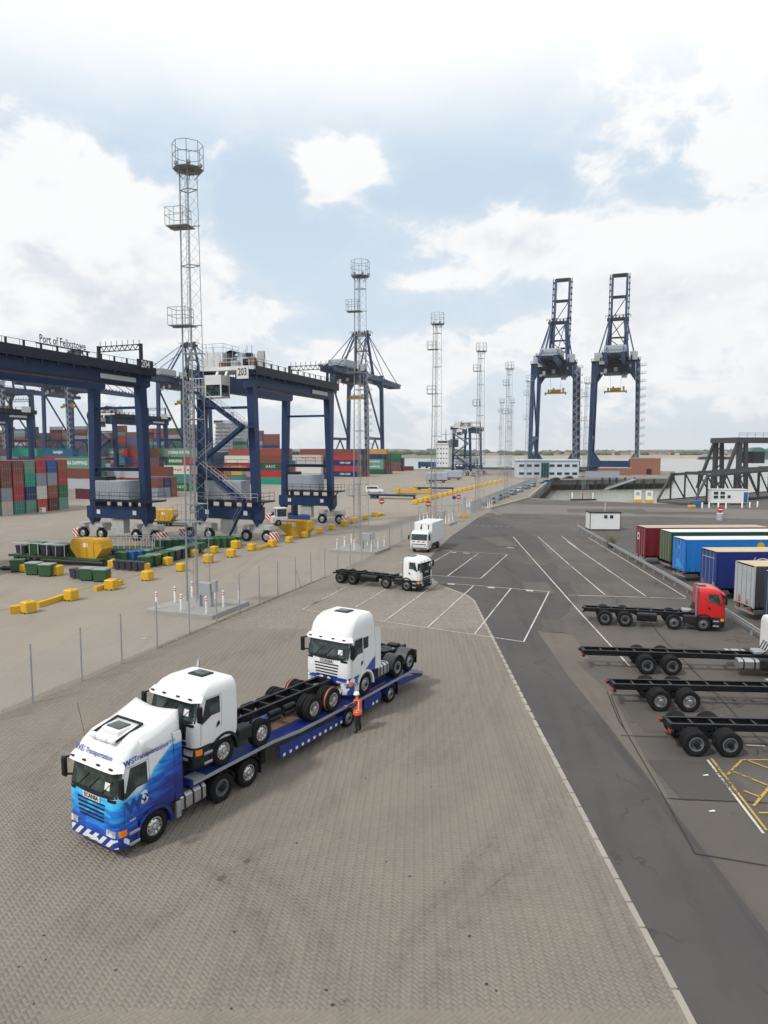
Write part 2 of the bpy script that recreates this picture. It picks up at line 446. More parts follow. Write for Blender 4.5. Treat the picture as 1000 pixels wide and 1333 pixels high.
for i in range(120):
    for j in range(6):
        mb.add([P[i][j], P[i+1][j], P[i+1][j+1], P[i][j+1]], [(0, 1, 2, 3)], 1 if j < 2 and P[i][0][0] > 150 else 0)
tag(mb.build('far_shore', [M_SHORE, M_SAND], fix=False), kind='structure')
ico = bmesh.new(); bmesh.ops.create_icosphere(ico, subdivisions=1, radius=1)
IV = [v.co.copy() for v in ico.verts]; IF = [tuple(v.index for v in f.verts) for f in ico.faces]; ico.free()
mb = MB(); rr = random.Random(3)
for i in range(1500):
    x = rr.uniform(-1500, 1500); back = rr.random()
    y = shore_y(x) + (rr.uniform(75, 160) if (x < 130 or back < .25) else rr.uniform(300, 800))
    gz = shore_h(x) * (.25 if y - shore_y(x) < 200 else .9); s = rr.uniform(3, 8)
    mb.add([(x + v.x * s * 1.4 * rr.uniform(.8, 1.2), y + v.y * s, gz + s * .5 + v.z * s * .8 * rr.uniform(.7, 1.3)) for v in IV], IF)
tag(mb.build('far_woodland', M_WOOD, fix=False), 'dark green belt of woods along the far shore', 'woodland', kind='stuff')
M_TOWN = [paint('town_%d' % i, c, .8, dirt=.2, scale=.05) for i, c in enumerate([(.52, .50, .47), (.40, .33, .27), (.30, .20, .15), (.58, .56, .52), (.34, .35, .36)])]
M_TROOF = [paint('town_roof_%d' % i, c, .8, dirt=.2, scale=.05) for i, c in enumerate([(.17, .085, .06), (.12, .115, .115), (.24, .22, .2)])]
for i in range(90):
    x = 120 + rr.random() ** .8 * 900; y = shore_y(x) + 85 + rr.random() * 160; z = shore_h(x) * .3 * (y - shore_y(x) - 60) / 170
    w_, d_, h_ = rr.uniform(7, 20), rr.uniform(7, 10), rr.uniform(4, 8)
    o = MB().box(-w_/2, w_/2, -d_/2, d_/2, -2, h_).build('wall', M_TOWN[i % 5])
    root = thing('town_house', 'tiny house in the town strung along the far shore', 'house', (x, y, z), rr.uniform(-.3, .3), 'houses of the town across the water'); o.parent = root
    MB().prism([(-d_/2 - .4, h_), (d_/2 + .4, h_), (0, h_ + 2.8)], -w_/2 - .3, w_/2 + .3, 'x').build('roof', M_TROOF[i % 3], root)

# ---- asphalt, kerb and painted lines
g2 = lambda x, y: tuple(gp(x, y)[:2])
KERBL = [(6.8, -60), (6.8, 13.8), (6.9, 22), (7.0, 29.9), (7.55, 56.0), (7.2, 58.2), (5.2, 62.8)]
sheet('asphalt_apron', KERBL + [g2(548, 738), g2(585, 700), g2(622, 674), (22.9, 143), (37.5, 176), (61.8, 161), (67, 159), (106, 189), (329, 212), (329, -59)], .004, M_OLD)
sheet('access_road', [(6.8, -59)] + KERBL[1:] + [g2(548, 738), g2(585, 700), g2(622, 674), g2(645, 676), g2(700, 700), g2(752, 775), g2(738, 800), g2(700, 822), g2(740, 880), g2(800, 955), g2(896, 1080), g2(1000, 1215), (14, -59)], .008, M_ROAD)
sheet('worn_strip', [g2(700, 822), g2(745, 826), g2(790, 890), g2(828, 965), g2(878, 1050), g2(868, 1044), g2(800, 955), g2(740, 880)], .012, M_PATCH)
sheet('pale_strip', [g2(634, 668), g2(1000, 676), g2(1010, 664), g2(652, 656)], .012, M_PALE)
sheet('resurfaced_patch', [g2(705, 690), g2(755, 693), g2(812, 742), g2(780, 742)], .012, M_OLD)
# pale concrete of the yard beyond the fence
yl = [gp(-60, 953), gp(43, 915), gp(205, 844), gp(312, 796), gp(423, 751.6), gp(507, 712.5), gp(548, 690), gp(604, 672), gp(660, 640)]
M_CYARD = ground_mat('yard_concrete', (.270, .239, .200), (.226, .200, .170), blotch=.8, streak=.35, grain=12)
sheet('concrete_yard', [(p.x, p.y) for p in yl] + [(60, 280), (60, 400), (-700, 690), (-700, 31)], .004, M_CYARD)
# repair patches, trench scars and tar joints in the old asphalt
rp_ = random.Random(21)
M_PAT = [ground_mat('repair_%d' % i, c, tuple(v*.8 for v in c), blotch=.9, streak=.3, bump=.3, grain=38) for i, c in enumerate([(.094, .084, .077), (.106, .095, .086), (.080, .073, .070), (.098, .088, .081)])]
def blob_patch(x, y, w_, h_, i, z):
    c = gp(x, y); pts = []; sk = rp_.uniform(-.12, .30)
    for (ax, ay), (bx, by) in (((-1, -1), (1, -1)), ((1, -1), (1, 1)), ((1, 1), (-1, 1)), ((-1, 1), (-1, -1))):
        for q in range(7):
            f = q/7; px, py = (ax + (bx - ax)*f)*w_/2 + rp_.uniform(-.04, .04), (ay + (by - ay)*f)*h_/2 + rp_.uniform(-.04, .04); pts.append((c.x + px + py*sk, c.y + py - px*.06))
    sheet('repair_patch', pts, z, M_PAT[i])
for k, (x, y, w_, h_, i) in enumerate([(800, 880, 2.6, 5.0, 1), (850, 930, 2.2, 4.2, 0), (905, 1015, 2.4, 3.2, 2), (760, 750, 5, 7, 0), (820, 735, 5, 9, 3), (720, 690, 6, 9, 3), (690, 730, 2.4, 6, 1), (650, 705, 3, 9, 1),
                                     (930, 690, 14, 6, 3), (790, 665, 16, 9, 1), (880, 668, 18, 6, 0), (870, 850, 3.5, 2.0, 2), (720, 815, 1.6, 3.6, 0), (960, 740, 6, 4, 2), (700, 765, 2.4, 5, 1)]): blob_patch(x, y, w_, h_, i, .0165 + .0006*k)
M_TAR = ground_mat('tar_joint', (.030, .029, .030), (.045, .042, .040), blotch=.8, bump=.1, grain=30)
def tar(pts, w_=.05, z=.0300):
    for a, c in zip(pts, pts[1:]):
        p, q = gp(*a), gp(*c); d = (q - p).normalized(); nr = Vector((-d.y, d.x, 0))*w_/2
        MB().add([(p.x - nr.x, p.y - nr.y, z), (q.x - nr.x, q.y - nr.y, z), (q.x + nr.x, q.y + nr.y, z), (p.x + nr.x, p.y + nr.y, z)], [(0, 1, 2, 3)]).build('tar_joint', M_TAR, ground, fix=False)
tar([(795, 905), (842, 905), (905, 909), (1000, 914)]); tar([(808, 958), (870, 960)]); tar([(795, 905), (812, 948), (868, 1045), (905, 1112)]); tar([(868, 1040), (1000, 1046)]); tar([(840, 800), (858, 826), (985, 960)]); tar([(905, 1112), (1000, 1128)]); tar([(812, 948), (806, 940), (790, 900)])
mb = MB()
for (x0, y0), (x1, y1) in zip(KERBL, KERBL[1:]):
    L = hypot(x1 - x0, y1 - y0); k = max(1, int(L / .92))
    for i in range(k):
        if y0 + (y1 - y0) * i / k < 8: continue
        a, c = i / k + .004, (i + 1) / k - .004
        p = Vector((x0 - .05 + (x1 - x0) * a, y0 + (y1 - y0) * a, .006)); q = Vector((x0 - .05 + (x1 - x0) * c, y0 + (y1 - y0) * c, .006))
        KB = MB().bar(p, q, .17, .028)
        o = KB.build('kerb_stone', M_KERB, ground)
LINES = 'white'
def line(a, c, w=.11, mat=M_LINE, z=.0330, name='bay_line'):
    p = gp(*a); q = gp(*c); d = (q - p).normalized(); nrm = Vector((-d.y, d.x, 0)) * w / 2
    mb = MB(); k = max(2, int((q - p).length / 1.5)); ra = random.Random(int(a[0] * 7 + c[1]))
    L = []; Rr = []
    for i in range(k + 1):
        m_ = p.lerp(q, i / k); j = nrm * ra.uniform(.85, 1.1); L.append((m_ + j)); Rr.append((m_ - j))
    vs = [(v.x, v.y, z) for v in Rr] + [(v.x, v.y, z) for v in L]
    mb.add(vs, [(i, i + 1, k + 2 + i, k + 1 + i) for i in range(k)])
    o = mb.build(name, mat, ground, fix=False)
    return o
for a, c in [((393, 794), (682, 836)), ((393, 794), (452, 764)), ((420, 780.7), (400, 790)), ((462.5, 791), (503, 767)), ((500, 809.6), (569.6, 758.6)), ((556, 818), (616.5, 763)), ((617, 827), (665, 766.5)),
             ((681.8, 836), (715, 770.5)), ((566, 758.2), (715, 770.5)), ((520, 734), (545, 721)), ((569.6, 716), (660.7, 722)), ((559, 749), (625.7, 753.5)), ((557.7, 735.5), (588, 718)), ((583, 750), (623, 720.5)),
             ((625.7, 753.5), (660.7, 722)), ((668, 699), (760, 803)), ((760, 803), (820, 868)), ((700.5, 699), (744, 738)), ((741, 735), (788, 775)), ((738, 705), (841, 776.5)), ((740, 775), (893, 779.5)),
             ((766, 700), (893, 778)), ((731, 698), (752, 714)), ((971, 970.7), (996, 972))]:
    line(a, c)
for i in range(7): line((611 + i * 8, 683.5 + i * .4), (615 + i * 8, 683.7 + i * .4), .22)
for x, y in [(590, 719), (608, 720), (650, 669), (588, 760.5), (640, 765), (690, 769), (665, 713)]: line((x - 5, y), (x + 4, y + .6), .45, name='bay_number_patch')
for a, c in [((926, 988), (998, 1082)), ((965, 990), (1002, 990)), ((966, 990), (947, 1009)), ((952, 1004), (1004, 1025)), ((968, 1030), (991, 1039)), ((1003, 1024), (981, 1050)), ((988, 1059), (1004, 1059)), ((972, 990), (1006, 1003))]:
    line(a, c, .10, M_YLINE, name='yellow_hatch_line')
line((0, 795), (185, 747), .12, M_YLINE, name='yellow_yard_line'); line((185, 747), (300, 716), .12, M_YLINE, name='yellow_yard_line')
line((921, 990), (994, 1086), .10, M_LINE)

# ---- block paving in herringbone: 300 nearest blocks one by one, the rest in one sheet
def paving():
    import numpy as np
    rng = np.random.default_rng(5)
    Wb = .105; ang = radians(42); ca, sa = cos(ang), sin(ang)
    R = 420
    i, j = np.meshgrid(np.arange(-R, R), np.arange(-R, R), indexing='ij'); i = i.ravel(); j = j.ravel()
    r = (i - j) % 4
    H = r == 0; V = r == 3
    cx = np.concatenate([(i[H] + 1.0), (i[V] + .5)]) * Wb; cy = np.concatenate([(j[H] + .5), (j[V] + 1.0)]) * Wb
    th = np.concatenate([np.zeros(H.sum()), np.full(V.sum(), pi / 2)]) + ang
    X = cx * ca - cy * sa - 6; Y = cx * sa + cy * ca + 20
    lim = np.where(Y < 29.9, 6.8 + np.clip((Y - 13.8) / 80, 0, 1), 7.0 + (Y - 29.9) * .021) - .20
    k = (Y > 11) & (Y < 47) & (X < lim) & (X > -(Y * .5625 + 3.2)) & (X > -18.7 + (Y - 31.5) * .36)
    X, Y, th = X[k], Y[k], th[k]
    inview = (Y > 13.75) & (np.abs(X) < Y * .545)
    order = np.argsort(np.where(inview, Y, 1e9)); solo = order[:300]; rest = order[300:]
    a, b_, g_ = Wb - .0015, Wb / 2 - .0015, .0025
    tmpl = np.array([[-a, -b_, 0], [a, -b_, 0], [a, b_, 0], [-a, b_, 0], [-a + g_, -b_ + g_, .006], [a - g_, -b_ + g_, .006], [a - g_, b_ - g_, .006], [-a + g_, b_ - g_, .006]])
    fc = np.array([[4, 5, 6, 7], [0, 1, 5, 4], [1, 2, 6, 5], [2, 3, 7, 6], [3, 0, 4, 7]])
    n = len(rest); c, s = np.cos(th[rest]), np.sin(th[rest])
    vx = tmpl[None, :, 0] * c[:, None] - tmpl[None, :, 1] * s[:, None] + X[rest][:, None]
    vy = tmpl[None, :, 0] * s[:, None] + tmpl[None, :, 1] * c[:, None] + Y[rest][:, None]
    vz = tmpl[None, :, 2] + np.where(tmpl[None, :, 2] > 0, rng.normal(0, .0009, (n, 1)), 0)
    me = bpy.data.meshes.new('paving_blocks'); me.vertices.add(n * 8); me.loops.add(n * 20); me.polygons.add(n * 5)
    me.vertices.foreach_set('co', np.stack([vx, vy, vz], -1).astype(np.float32).ravel())
    me.loops.foreach_set('vertex_index', (fc[None] + 8 * np.arange(n)[:, None, None]).astype(np.int32).ravel())
    me.polygons.foreach_set('loop_start', (np.arange(n * 5) * 4).astype(np.int32))
    me.update(calc_edges=True)
    at = me.attributes.new('tint', 'FLOAT', 'FACE'); at.data.foreach_set('value', np.repeat(np.clip(rng.normal(.5, .22, n), 0, 1), 5).astype(np.float32))
    me.materials.append(M_BLOCK)
    tag(link('paving_blocks', me, ground), kind='stuff')
    variants = []
    for q in range(6):
        m1 = bpy.data.meshes.new('paving_block'); m1.from_pydata(tmpl.tolist(), [], fc.tolist()); m1.materials.append(M_BLOCK)
        at = m1.attributes.new('tint', 'FLOAT', 'FACE'); at.data.foreach_set('value', [float(.18 + .13 * q)] * 5); variants.append(m1)
    for q in solo:
        link('paving_block', variants[int(rng.integers(6))], ground, (float(X[q]), float(Y[q]), 0), (0, 0, float(th[q])))
paving()

# ---- tyre scuffs and stains lying on the paving
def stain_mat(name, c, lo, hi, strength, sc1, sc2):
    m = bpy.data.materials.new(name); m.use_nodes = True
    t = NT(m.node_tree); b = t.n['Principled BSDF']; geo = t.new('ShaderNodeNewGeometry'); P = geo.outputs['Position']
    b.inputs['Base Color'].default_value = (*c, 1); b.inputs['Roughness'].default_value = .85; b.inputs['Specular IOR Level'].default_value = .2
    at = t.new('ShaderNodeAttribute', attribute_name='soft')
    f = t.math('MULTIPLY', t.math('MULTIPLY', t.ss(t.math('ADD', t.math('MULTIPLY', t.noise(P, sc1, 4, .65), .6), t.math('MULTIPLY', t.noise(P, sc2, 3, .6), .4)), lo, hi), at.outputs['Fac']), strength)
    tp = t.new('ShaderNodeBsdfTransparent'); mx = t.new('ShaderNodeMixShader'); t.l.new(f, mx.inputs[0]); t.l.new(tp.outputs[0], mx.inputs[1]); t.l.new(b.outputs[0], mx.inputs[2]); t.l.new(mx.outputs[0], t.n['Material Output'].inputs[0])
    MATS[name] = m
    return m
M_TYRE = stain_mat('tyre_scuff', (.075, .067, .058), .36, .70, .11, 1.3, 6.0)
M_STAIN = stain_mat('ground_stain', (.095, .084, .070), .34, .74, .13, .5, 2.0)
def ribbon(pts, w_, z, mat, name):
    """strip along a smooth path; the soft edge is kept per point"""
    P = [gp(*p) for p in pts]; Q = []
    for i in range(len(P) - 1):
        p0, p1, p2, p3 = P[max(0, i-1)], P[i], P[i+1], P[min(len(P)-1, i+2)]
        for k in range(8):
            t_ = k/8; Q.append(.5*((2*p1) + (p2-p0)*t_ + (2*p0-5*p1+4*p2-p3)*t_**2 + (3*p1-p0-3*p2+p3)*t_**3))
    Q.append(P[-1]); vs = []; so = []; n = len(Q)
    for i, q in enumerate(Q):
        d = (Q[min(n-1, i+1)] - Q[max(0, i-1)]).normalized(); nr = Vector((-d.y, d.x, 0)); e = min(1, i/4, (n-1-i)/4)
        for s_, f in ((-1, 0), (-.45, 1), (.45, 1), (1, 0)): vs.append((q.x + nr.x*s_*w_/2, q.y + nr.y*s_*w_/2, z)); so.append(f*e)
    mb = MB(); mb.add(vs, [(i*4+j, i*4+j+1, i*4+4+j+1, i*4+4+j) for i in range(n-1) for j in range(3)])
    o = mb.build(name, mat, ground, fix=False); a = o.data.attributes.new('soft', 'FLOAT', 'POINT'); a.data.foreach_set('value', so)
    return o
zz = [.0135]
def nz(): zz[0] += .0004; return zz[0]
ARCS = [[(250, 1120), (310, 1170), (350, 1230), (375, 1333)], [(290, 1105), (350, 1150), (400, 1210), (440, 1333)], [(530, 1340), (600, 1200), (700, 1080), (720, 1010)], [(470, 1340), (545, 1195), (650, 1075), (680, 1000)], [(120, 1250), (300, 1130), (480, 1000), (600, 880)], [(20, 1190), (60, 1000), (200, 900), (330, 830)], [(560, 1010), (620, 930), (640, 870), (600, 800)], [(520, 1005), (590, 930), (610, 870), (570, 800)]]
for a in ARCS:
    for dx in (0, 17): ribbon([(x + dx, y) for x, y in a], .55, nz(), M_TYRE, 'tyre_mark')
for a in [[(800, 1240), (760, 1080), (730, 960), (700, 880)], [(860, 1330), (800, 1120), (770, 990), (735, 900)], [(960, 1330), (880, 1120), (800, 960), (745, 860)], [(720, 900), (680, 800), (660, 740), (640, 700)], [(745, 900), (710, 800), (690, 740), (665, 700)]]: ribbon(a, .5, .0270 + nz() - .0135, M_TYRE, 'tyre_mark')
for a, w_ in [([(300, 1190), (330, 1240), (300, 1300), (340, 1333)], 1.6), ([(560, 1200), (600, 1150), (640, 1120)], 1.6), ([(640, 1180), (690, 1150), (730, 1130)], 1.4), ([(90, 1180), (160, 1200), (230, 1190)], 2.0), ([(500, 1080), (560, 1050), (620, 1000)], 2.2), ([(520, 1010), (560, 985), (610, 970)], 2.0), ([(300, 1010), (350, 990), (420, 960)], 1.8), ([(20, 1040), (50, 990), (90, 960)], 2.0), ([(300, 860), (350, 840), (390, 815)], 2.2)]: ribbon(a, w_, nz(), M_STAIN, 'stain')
rs_ = random.Random(9)
for k in range(46):
    x, y = rs_.uniform(20, 720), rs_.uniform(840, 1320)
    if x > 620 - (1333 - y)*-.0 + (y - 760)*.42: continue
    c = gp(x, y); r = rs_.uniform(.015, .05); vs = [(c.x, c.y, .0132 + k*.00002)]; n = 9
    for i in range(n): a = 2*pi*i/n; vs.append((c.x + r*cos(a)*rs_.uniform(.6, 1.3), c.y + r*sin(a)*rs_.uniform(.6, 1.3), .0132 + k*.00002))
    mb = MB(); mb.add(vs, [(0, 1 + i, 1 + (i+1) % n) for i in range(n)]); mb.build('oil_spot', MATS['tar_joint'], ground, fix=False)

# ================================================================ PORT STRUCTURES
LETW = paint('letter_white', (.72, .72, .70), .5, dirt=.15)
LETD = paint('letter_dark', (.01, .012, .02), .5, dirt=.1)
LETR = paint('letter_red', (.50, .03, .05), .5, dirt=.1)
LETB = paint('letter_blue', (.015, .05, .28), .4, dirt=.05)
LETC = paint('letter_cyan', (.03, .30, .72), .4, dirt=.05)
def stripe_mat(name, c1, c2, ang, freq):
    m = bpy.data.materials.new(name); m.use_nodes = True
    t = NT(m.node_tree); b = t.n['Principled BSDF']; tc = t.new('ShaderNodeTexCoord')
    x, y, z = t.sep(tc.outputs['Object'])
    s = t.math('FRACT', t.math('MULTIPLY', t.math('ADD', t.math('ADD', x, y), t.math('MULTIPLY', z, ang)), freq))
    t.put(b.inputs['Base Color'], t.mix(t.math('GREATER_THAN', s, .5), c1, c2)); b.inputs['Roughness'].default_value = .5
    MATS[name] = m
    return m
HAZ = stripe_mat('hazard_red_white', (.45, .03, .03), (.68, .67, .65), 1.0, 1.6)
HAZB = stripe_mat('hazard_blue_white', (.72, .74, .76), (.01, .04, .26), 1.1, 2.6)
def rail(mb, pts, h=1.1, r=.03, step=1.6, mid=True, n=4):
    for a, b in zip(pts, pts[1:]):
        a = Vector(a); b = Vector(b); L = (b - a).length; k = max(1, round(L / step))
        for i in range(k + 1):
            p = a.lerp(b, i / k); mb.tube(p, p + Vector((0, 0, h)), r, n)
        for hh in ((h, h * .55) if mid else (h,)):
            mb.tube(a + Vector((0, 0, hh)), b + Vector((0, 0, hh)), r, n)
    return mb
# wheels -------------------------------------------------------------------------------
def tyre_prof(r, w, ri):
    return [(ri, -w*.40), (ri + .02, -w*.47), (r*.80, -w*.52), (r*.93, -w*.50), (r*.985, -w*.42), (r, -w*.34), (r, -w*.12), (r*.975, -w*.11), (r*.975, -w*.07), (r, -w*.06),
            (r, w*.06), (r*.975, w*.07), (r*.975, w*.11), (r, w*.12), (r, w*.34), (r*.985, w*.42), (r*.93, w*.50), (r*.80, w*.52), (ri + .02, w*.47), (ri, w*.40), (ri, -w*.40)]
WM = {}
def wheel_meshes(kind):
    if kind in WM: return WM[kind]
    base, _, col = kind.partition(':')
    rm = {'': STEEL, 'grey': RIMGREY, 'chrome': CHROME}[col]
    if base == 'small': r, w, ri = .42, .30, .25
    elif base == 'crane': r, w, ri = .78, .55, .42
    elif base == 'car': r, w, ri = .31, .20, .20
    else: r, w, ri = .52, .31, .29
    tm = MB()
    if base == 'dual':
        tm.lathe(tyre_prof(r, w*.95, ri), (0, .155, 0)); tm.lathe(tyre_prof(r, w*.95, ri), (0, .495, 0))
    else: tm.lathe(tyre_prof(r, w, ri), (0, w/2, 0), 22 if base in ('car', 'crane') else 28)
    rim = MB()
    if base == 'dual':                       # deep dish: outer face at y=0
        rim.lathe([(ri+.012, .02), (ri-.02, .015), (ri-.04, .06), (ri-.05, .19), (ri*.55, .20), (.115, .18), (.115, .05), (.07, .02), (0.001, .02)], (0, 0, 0), 24)
        rim.lathe([(ri+.012, .02), (ri+.012, .62)], (0, 0, 0), 24)
        nutr, nuty = ri*.66, .195
    else:                                    # convex steer wheel
        rim.lathe([(ri+.012, .30 if base != 'car' else .19), (ri+.012, .02), (ri-.02, .015), (ri-.03, .06), (ri*.80, .075), (ri*.62, .03), (ri*.40, .02), (ri*.36, -.03), (ri*.2, -.045), (0.001, -.05)], (0, 0, 0), 24)
        nutr, nuty = ri*.50, .02
    nb = MB()
    if base != 'car':
        for i in range(10):
            a = 2*pi*i/10; c_ = (nutr*cos(a), 0, nutr*sin(a)); nb.tube((c_[0], nuty + .01, c_[2]), (c_[0], nuty - .03, c_[2]), .017, 5)
        if base != 'dual':
            for i in range(10):
                a = 2*pi*(i+.5)/10; rr_ = ri*.745; nb.tube((rr_*cos(a), .068, rr_*sin(a)), (rr_*cos(a), .045, rr_*sin(a)), .026, 6, mi=1)
    else:
        for i in range(5):
            a = 2*pi*i/5; nb.tube((.11*cos(a), .06, .11*sin(a)), (.11*cos(a), .03, .11*sin(a)), .04, 6, mi=1)
    hub = MB().lathe([(.13, .03), (.12, -.03), (.06, -.055), (0.001, -.055)], (0, .0, 0), 14) if base == 'dual' else MB().lathe([(ri*.34, -.028), (ri*.30, -.055), (ri*.15, -.065), (0.001, -.068)], (0, 0, 0), 14)
    WM[kind] = (tm.mesh('wheel', RUBBER, 40), rim.mesh('rim', rm, 40), nb.mesh('wheel_nuts', [rm, BLACK]), hub.mesh('hub', BLACK if col != 'chrome' else CHROME, 40))
    return WM[kind]
def wheel(parent, kind, x, yo, z, side, name='wheel', detail=True, band=None):
    """tyre with rim, nuts and hub; yo = lateral distance of the outer face, side = -1 / +1"""
    t_, r_, n_, h_ = wheel_meshes(kind)
    o = link(name, t_, parent, (x, side * yo, z), (0, random.uniform(0, .0), 0 if side < 0 else pi))
    link('rim', r_, o)
    if detail: link('wheel_nuts', n_, o); link('hub', h_, o)
    if band:
        MB().lathe([(.525, .10), (.530, .12), (.530, .15), (.525, .17)], (0, 0, 0), 28).build('coloured_band', band, o, 40)
    return o

CRU = paint('rust_unit', (.16, .07, .045), .7, dirt=.4)
# ---------------------------------------------------------------- rubber-tyred yard cranes
def make_rtg():
    t = thing('yard_crane', 'x', 'crane', group='rubber tyred yard cranes')
    for y in (0, 24.5):
        for s in (-1, 1):
            b0 = s * 4.45; b1 = s * 3.95
            MB().add([(b0-.45, y-.55, 3.0), (b0+.45, y-.55, 3.0), (b0+.45, y+.55, 3.0), (b0-.45, y+.55, 3.0), (b1-.52, y-.6, 20.9), (b1+.52, y-.6, 20.9), (b1+.52, y+.6, 20.9), (b1-.52, y+.6, 20.9)],
                     [(0,3,2,1),(4,5,6,7),(0,1,5,4),(1,2,6,5),(2,3,7,6),(3,0,4,7)]).build('leg', NAVY, t)
        sill = MB().box(-4.0, 4.0, y-.75, y+.75, 3.0, 4.7)
        for s in (-1, 1): sill.prism([(s*4.0, 3.0), (s*5.2, 3.0), (s*5.2, 4.7), (s*4.0, 4.7)], y-.80, y+.80, 'y'); sill.prism([(s*4.0, 3.0), (s*5.2, 3.0), (s*4.6, 2.0)], y-.6, y+.6, 'y')
        sill.build('sill_beam', NAVY, t)
        for xx in (-3.1, 3.1):
            p = MB().box(xx-.3, xx+.3, y-.84, y-.82, 3.6, 4.2).build('marking_plate', WHITE2, t)
        tie = MB().box(-3.6, 3.6, y-.25, y+.25, 9.6, 10.1); rail(tie, [(-3.6, y-.6, 10.1), (3.6, y-.6, 10.1)]); tie.box(-3.6, 3.6, y-.7, y+.3, 10.02, 10.12)
        tie.build('tie_walkway', NAVY, t)
        MB().bar((-3.9, y, 18.3), (3.9, y, 18.3), .28, .35).build('upper_strut', NAVY, t)
        # running gear
        for s in (-1, 1):
            bg = MB().box(s*4.6-2.3, s*4.6+2.3, y-.42, y+.42, 1.15, 1.75); bg.prism([(s*4.6-.8, 1.75), (s*4.6+.8, 1.75), (s*4.6+.35, 2.4), (s*4.6-.35, 2.4)], y-.4, y+.4, 'y')
            o = bg.build('bogie', BOGIE, t)
            for d in (-1, 1):
                gd = MB().prism([(s*4.6+d*1.6-.75, 1.72), (s*4.6+d*1.6+.75, 1.72), (s*4.6+d*1.6+.55, 2.25), (s*4.6+d*1.6-.55, 2.25)], y-.95, y+.6, 'y').build('mudguard', BOGIE, t)
                wheel(t, 'crane', s*4.6 + d*1.6, .0, .78, -1, detail=False).location.y = y - .75
        MB().box(-1.1, .9, y-.55, y+.55, .9, 2.9).build('control_cabinet', BOGIE, t)
        for s in (-1, 1): MB().box(s*7.25-.45, s*7.25+.45, y-1.0, y+.2, .25, 1.35).build('hazard_board', HAZ, t)
        # grey equipment house standing over the sill, on a railed landing
        hs = MB().box(-3.2, 2.6, y-1.1, y+1.3, 5.7, 8.3)
        for i in range(22): hs.box(-3.1+i*.26, -3.0+i*.26, y-1.15, y-1.1, 5.85, 8.15)
        hs.build('equipment_house', GREYBOX, t)
        MB().box(-3.4, -1.6, y-.9, y+.9, 8.3, 8.8).build('cooler', DARKP, t)
        ld = MB().box(-3.9, 6.4, y-1.5, y+1.5, 5.4, 5.62)
        for xx in (-3, -1.2, .8, 2.4): ld.box(xx-.12, xx+.12, y-.5, y+.5, 4.7, 5.4)
        ld.bar((6.2, y-1.2, 5.4), (5.0, y-.6, 4.0), .15)
        rail(ld, [(-3.9, y-1.45, 5.62), (6.35, y-1.45, 5.62), (6.35, y+1.45, 5.62)]); ld.build('landing', NAVYD, t)
    for s in (-1, 1):
        gr = MB().prism([(-1.4, 23.2), (25.9, 23.2), (25.9, 21.2), (25.2, 20.9), (1.5, 20.9) , (-1.4, 20.9)], s*3.85-.5, s*3.85+.5, 'x').build('girder', NAVY, t)
        MB().box(s*4.55-.08, s*4.55+.08, .8, 24.0, 20.9, 21.15).build('cable_tray', NAVYD, t)
        wk = MB().box(s*4.95-.5, s*4.95+.5, -1.4, 25.9, 22.55, 22.7); wk.box(s*5.4, s*5.45, -1.4, 25.9, 22.7, 23.7)
        for i in range(14): wk.bar((s*4.5, -1+i*2, 22.55), (s*5.4, -1+i*2, 22.55), .12); wk.box(s*5.36-.06, s*5.36+.06, -1.2+i*2, -1.0+i*2, 22.0, 24.3)
        rail(wk, [(s*5.4, -1.4, 23.2), (s*5.4, 25.9, 23.2)], 1.1, .03, 2.0, False); wk.build('girder_walkway', NAVYD, t)
        MB().box(s*3.85-.12, s*3.85+.12, -1.4, 25.9, 23.2, 23.38).build('trolley_rail', DARKP, t)
        if s > 0: MB().box(s*4.47, s*4.52, 17.5, 23.2, 21.5, 22.1).build('white_band', WHITE2, t)
    # lattice cable reel frame on the far end
    fr = MB()
    for s in (-1, 1): fr.bar((s*3.6, 25.2, 23.2), (s*3.6, 25.2, 27.0), .35)
    fr.bar((-3.6, 25.2, 26.9), (3.6, 25.2, 26.9), .12); fr.bar((-3.6, 25.2, 26.2), (3.6, 25.2, 26.2), .12)
    for i in range(8): fr.bar((-3.6+i*.9, 25.2, 26.2), (-3.15+i*.9, 25.2, 26.9), .07); fr.bar((-3.15+i*.9, 25.2, 26.9), (-2.7+i*.9, 25.2, 26.2), .07); fr.tube((-3.3+i*.95, 25.2, 26.9), (-3.3+i*.95, 25.2, 27.6), .05, 4)
    fr.build('lamp_frame', NAVYD, t)
    # zigzag stair on the near portal
    st = MB(); sr = MB(); z0 = 5.6; pts = [(3.6, 5.6), (-3.6, 10.6), (3.6, 15.6), (-3.6, 20.4)]
    for (xa, za), (xb, zb) in zip(pts, pts[1:]):
        st.bar((xa, -1.5, za), (xb, -1.5, zb), .12, .4); st.bar((xa, -2.4, za), (xb, -2.4, zb), .12, .4)
        for i in range(18):
            f = (i+.5)/18; st.box(xa+(xb-xa)*f-.15, xa+(xb-xa)*f+.15, -2.4, -1.5, za+(zb-za)*f+.05, za+(zb-za)*f+.1)
        for yy in (-1.5, -2.4):
            for hh in (.6, 1.15): sr.tube((xa, yy, za+hh), (xb, yy, zb+hh), .03, 4)
            for i in range(7): f = i/6; sr.tube((xa+(xb-xa)*f, yy, za+(zb-za)*f), (xa+(xb-xa)*f, yy, za+(zb-za)*f+1.15), .03, 4)
        st.box(xb-1.2 if xb < 0 else xb-.3, xb+.3 if xb < 0 else xb+1.2, -2.5, -.7, zb-.1, zb+.02)
    st.bar((1.0, -1.9, .5), (3.9, -1.9, 5.5), .5, .12); sr.tube((1.0, -1.5, 1.5), (3.9, -1.5, 6.5), .03, 4); sr.tube((1.0, -2.3, 1.5), (3.9, -2.3, 6.5), .03, 4)
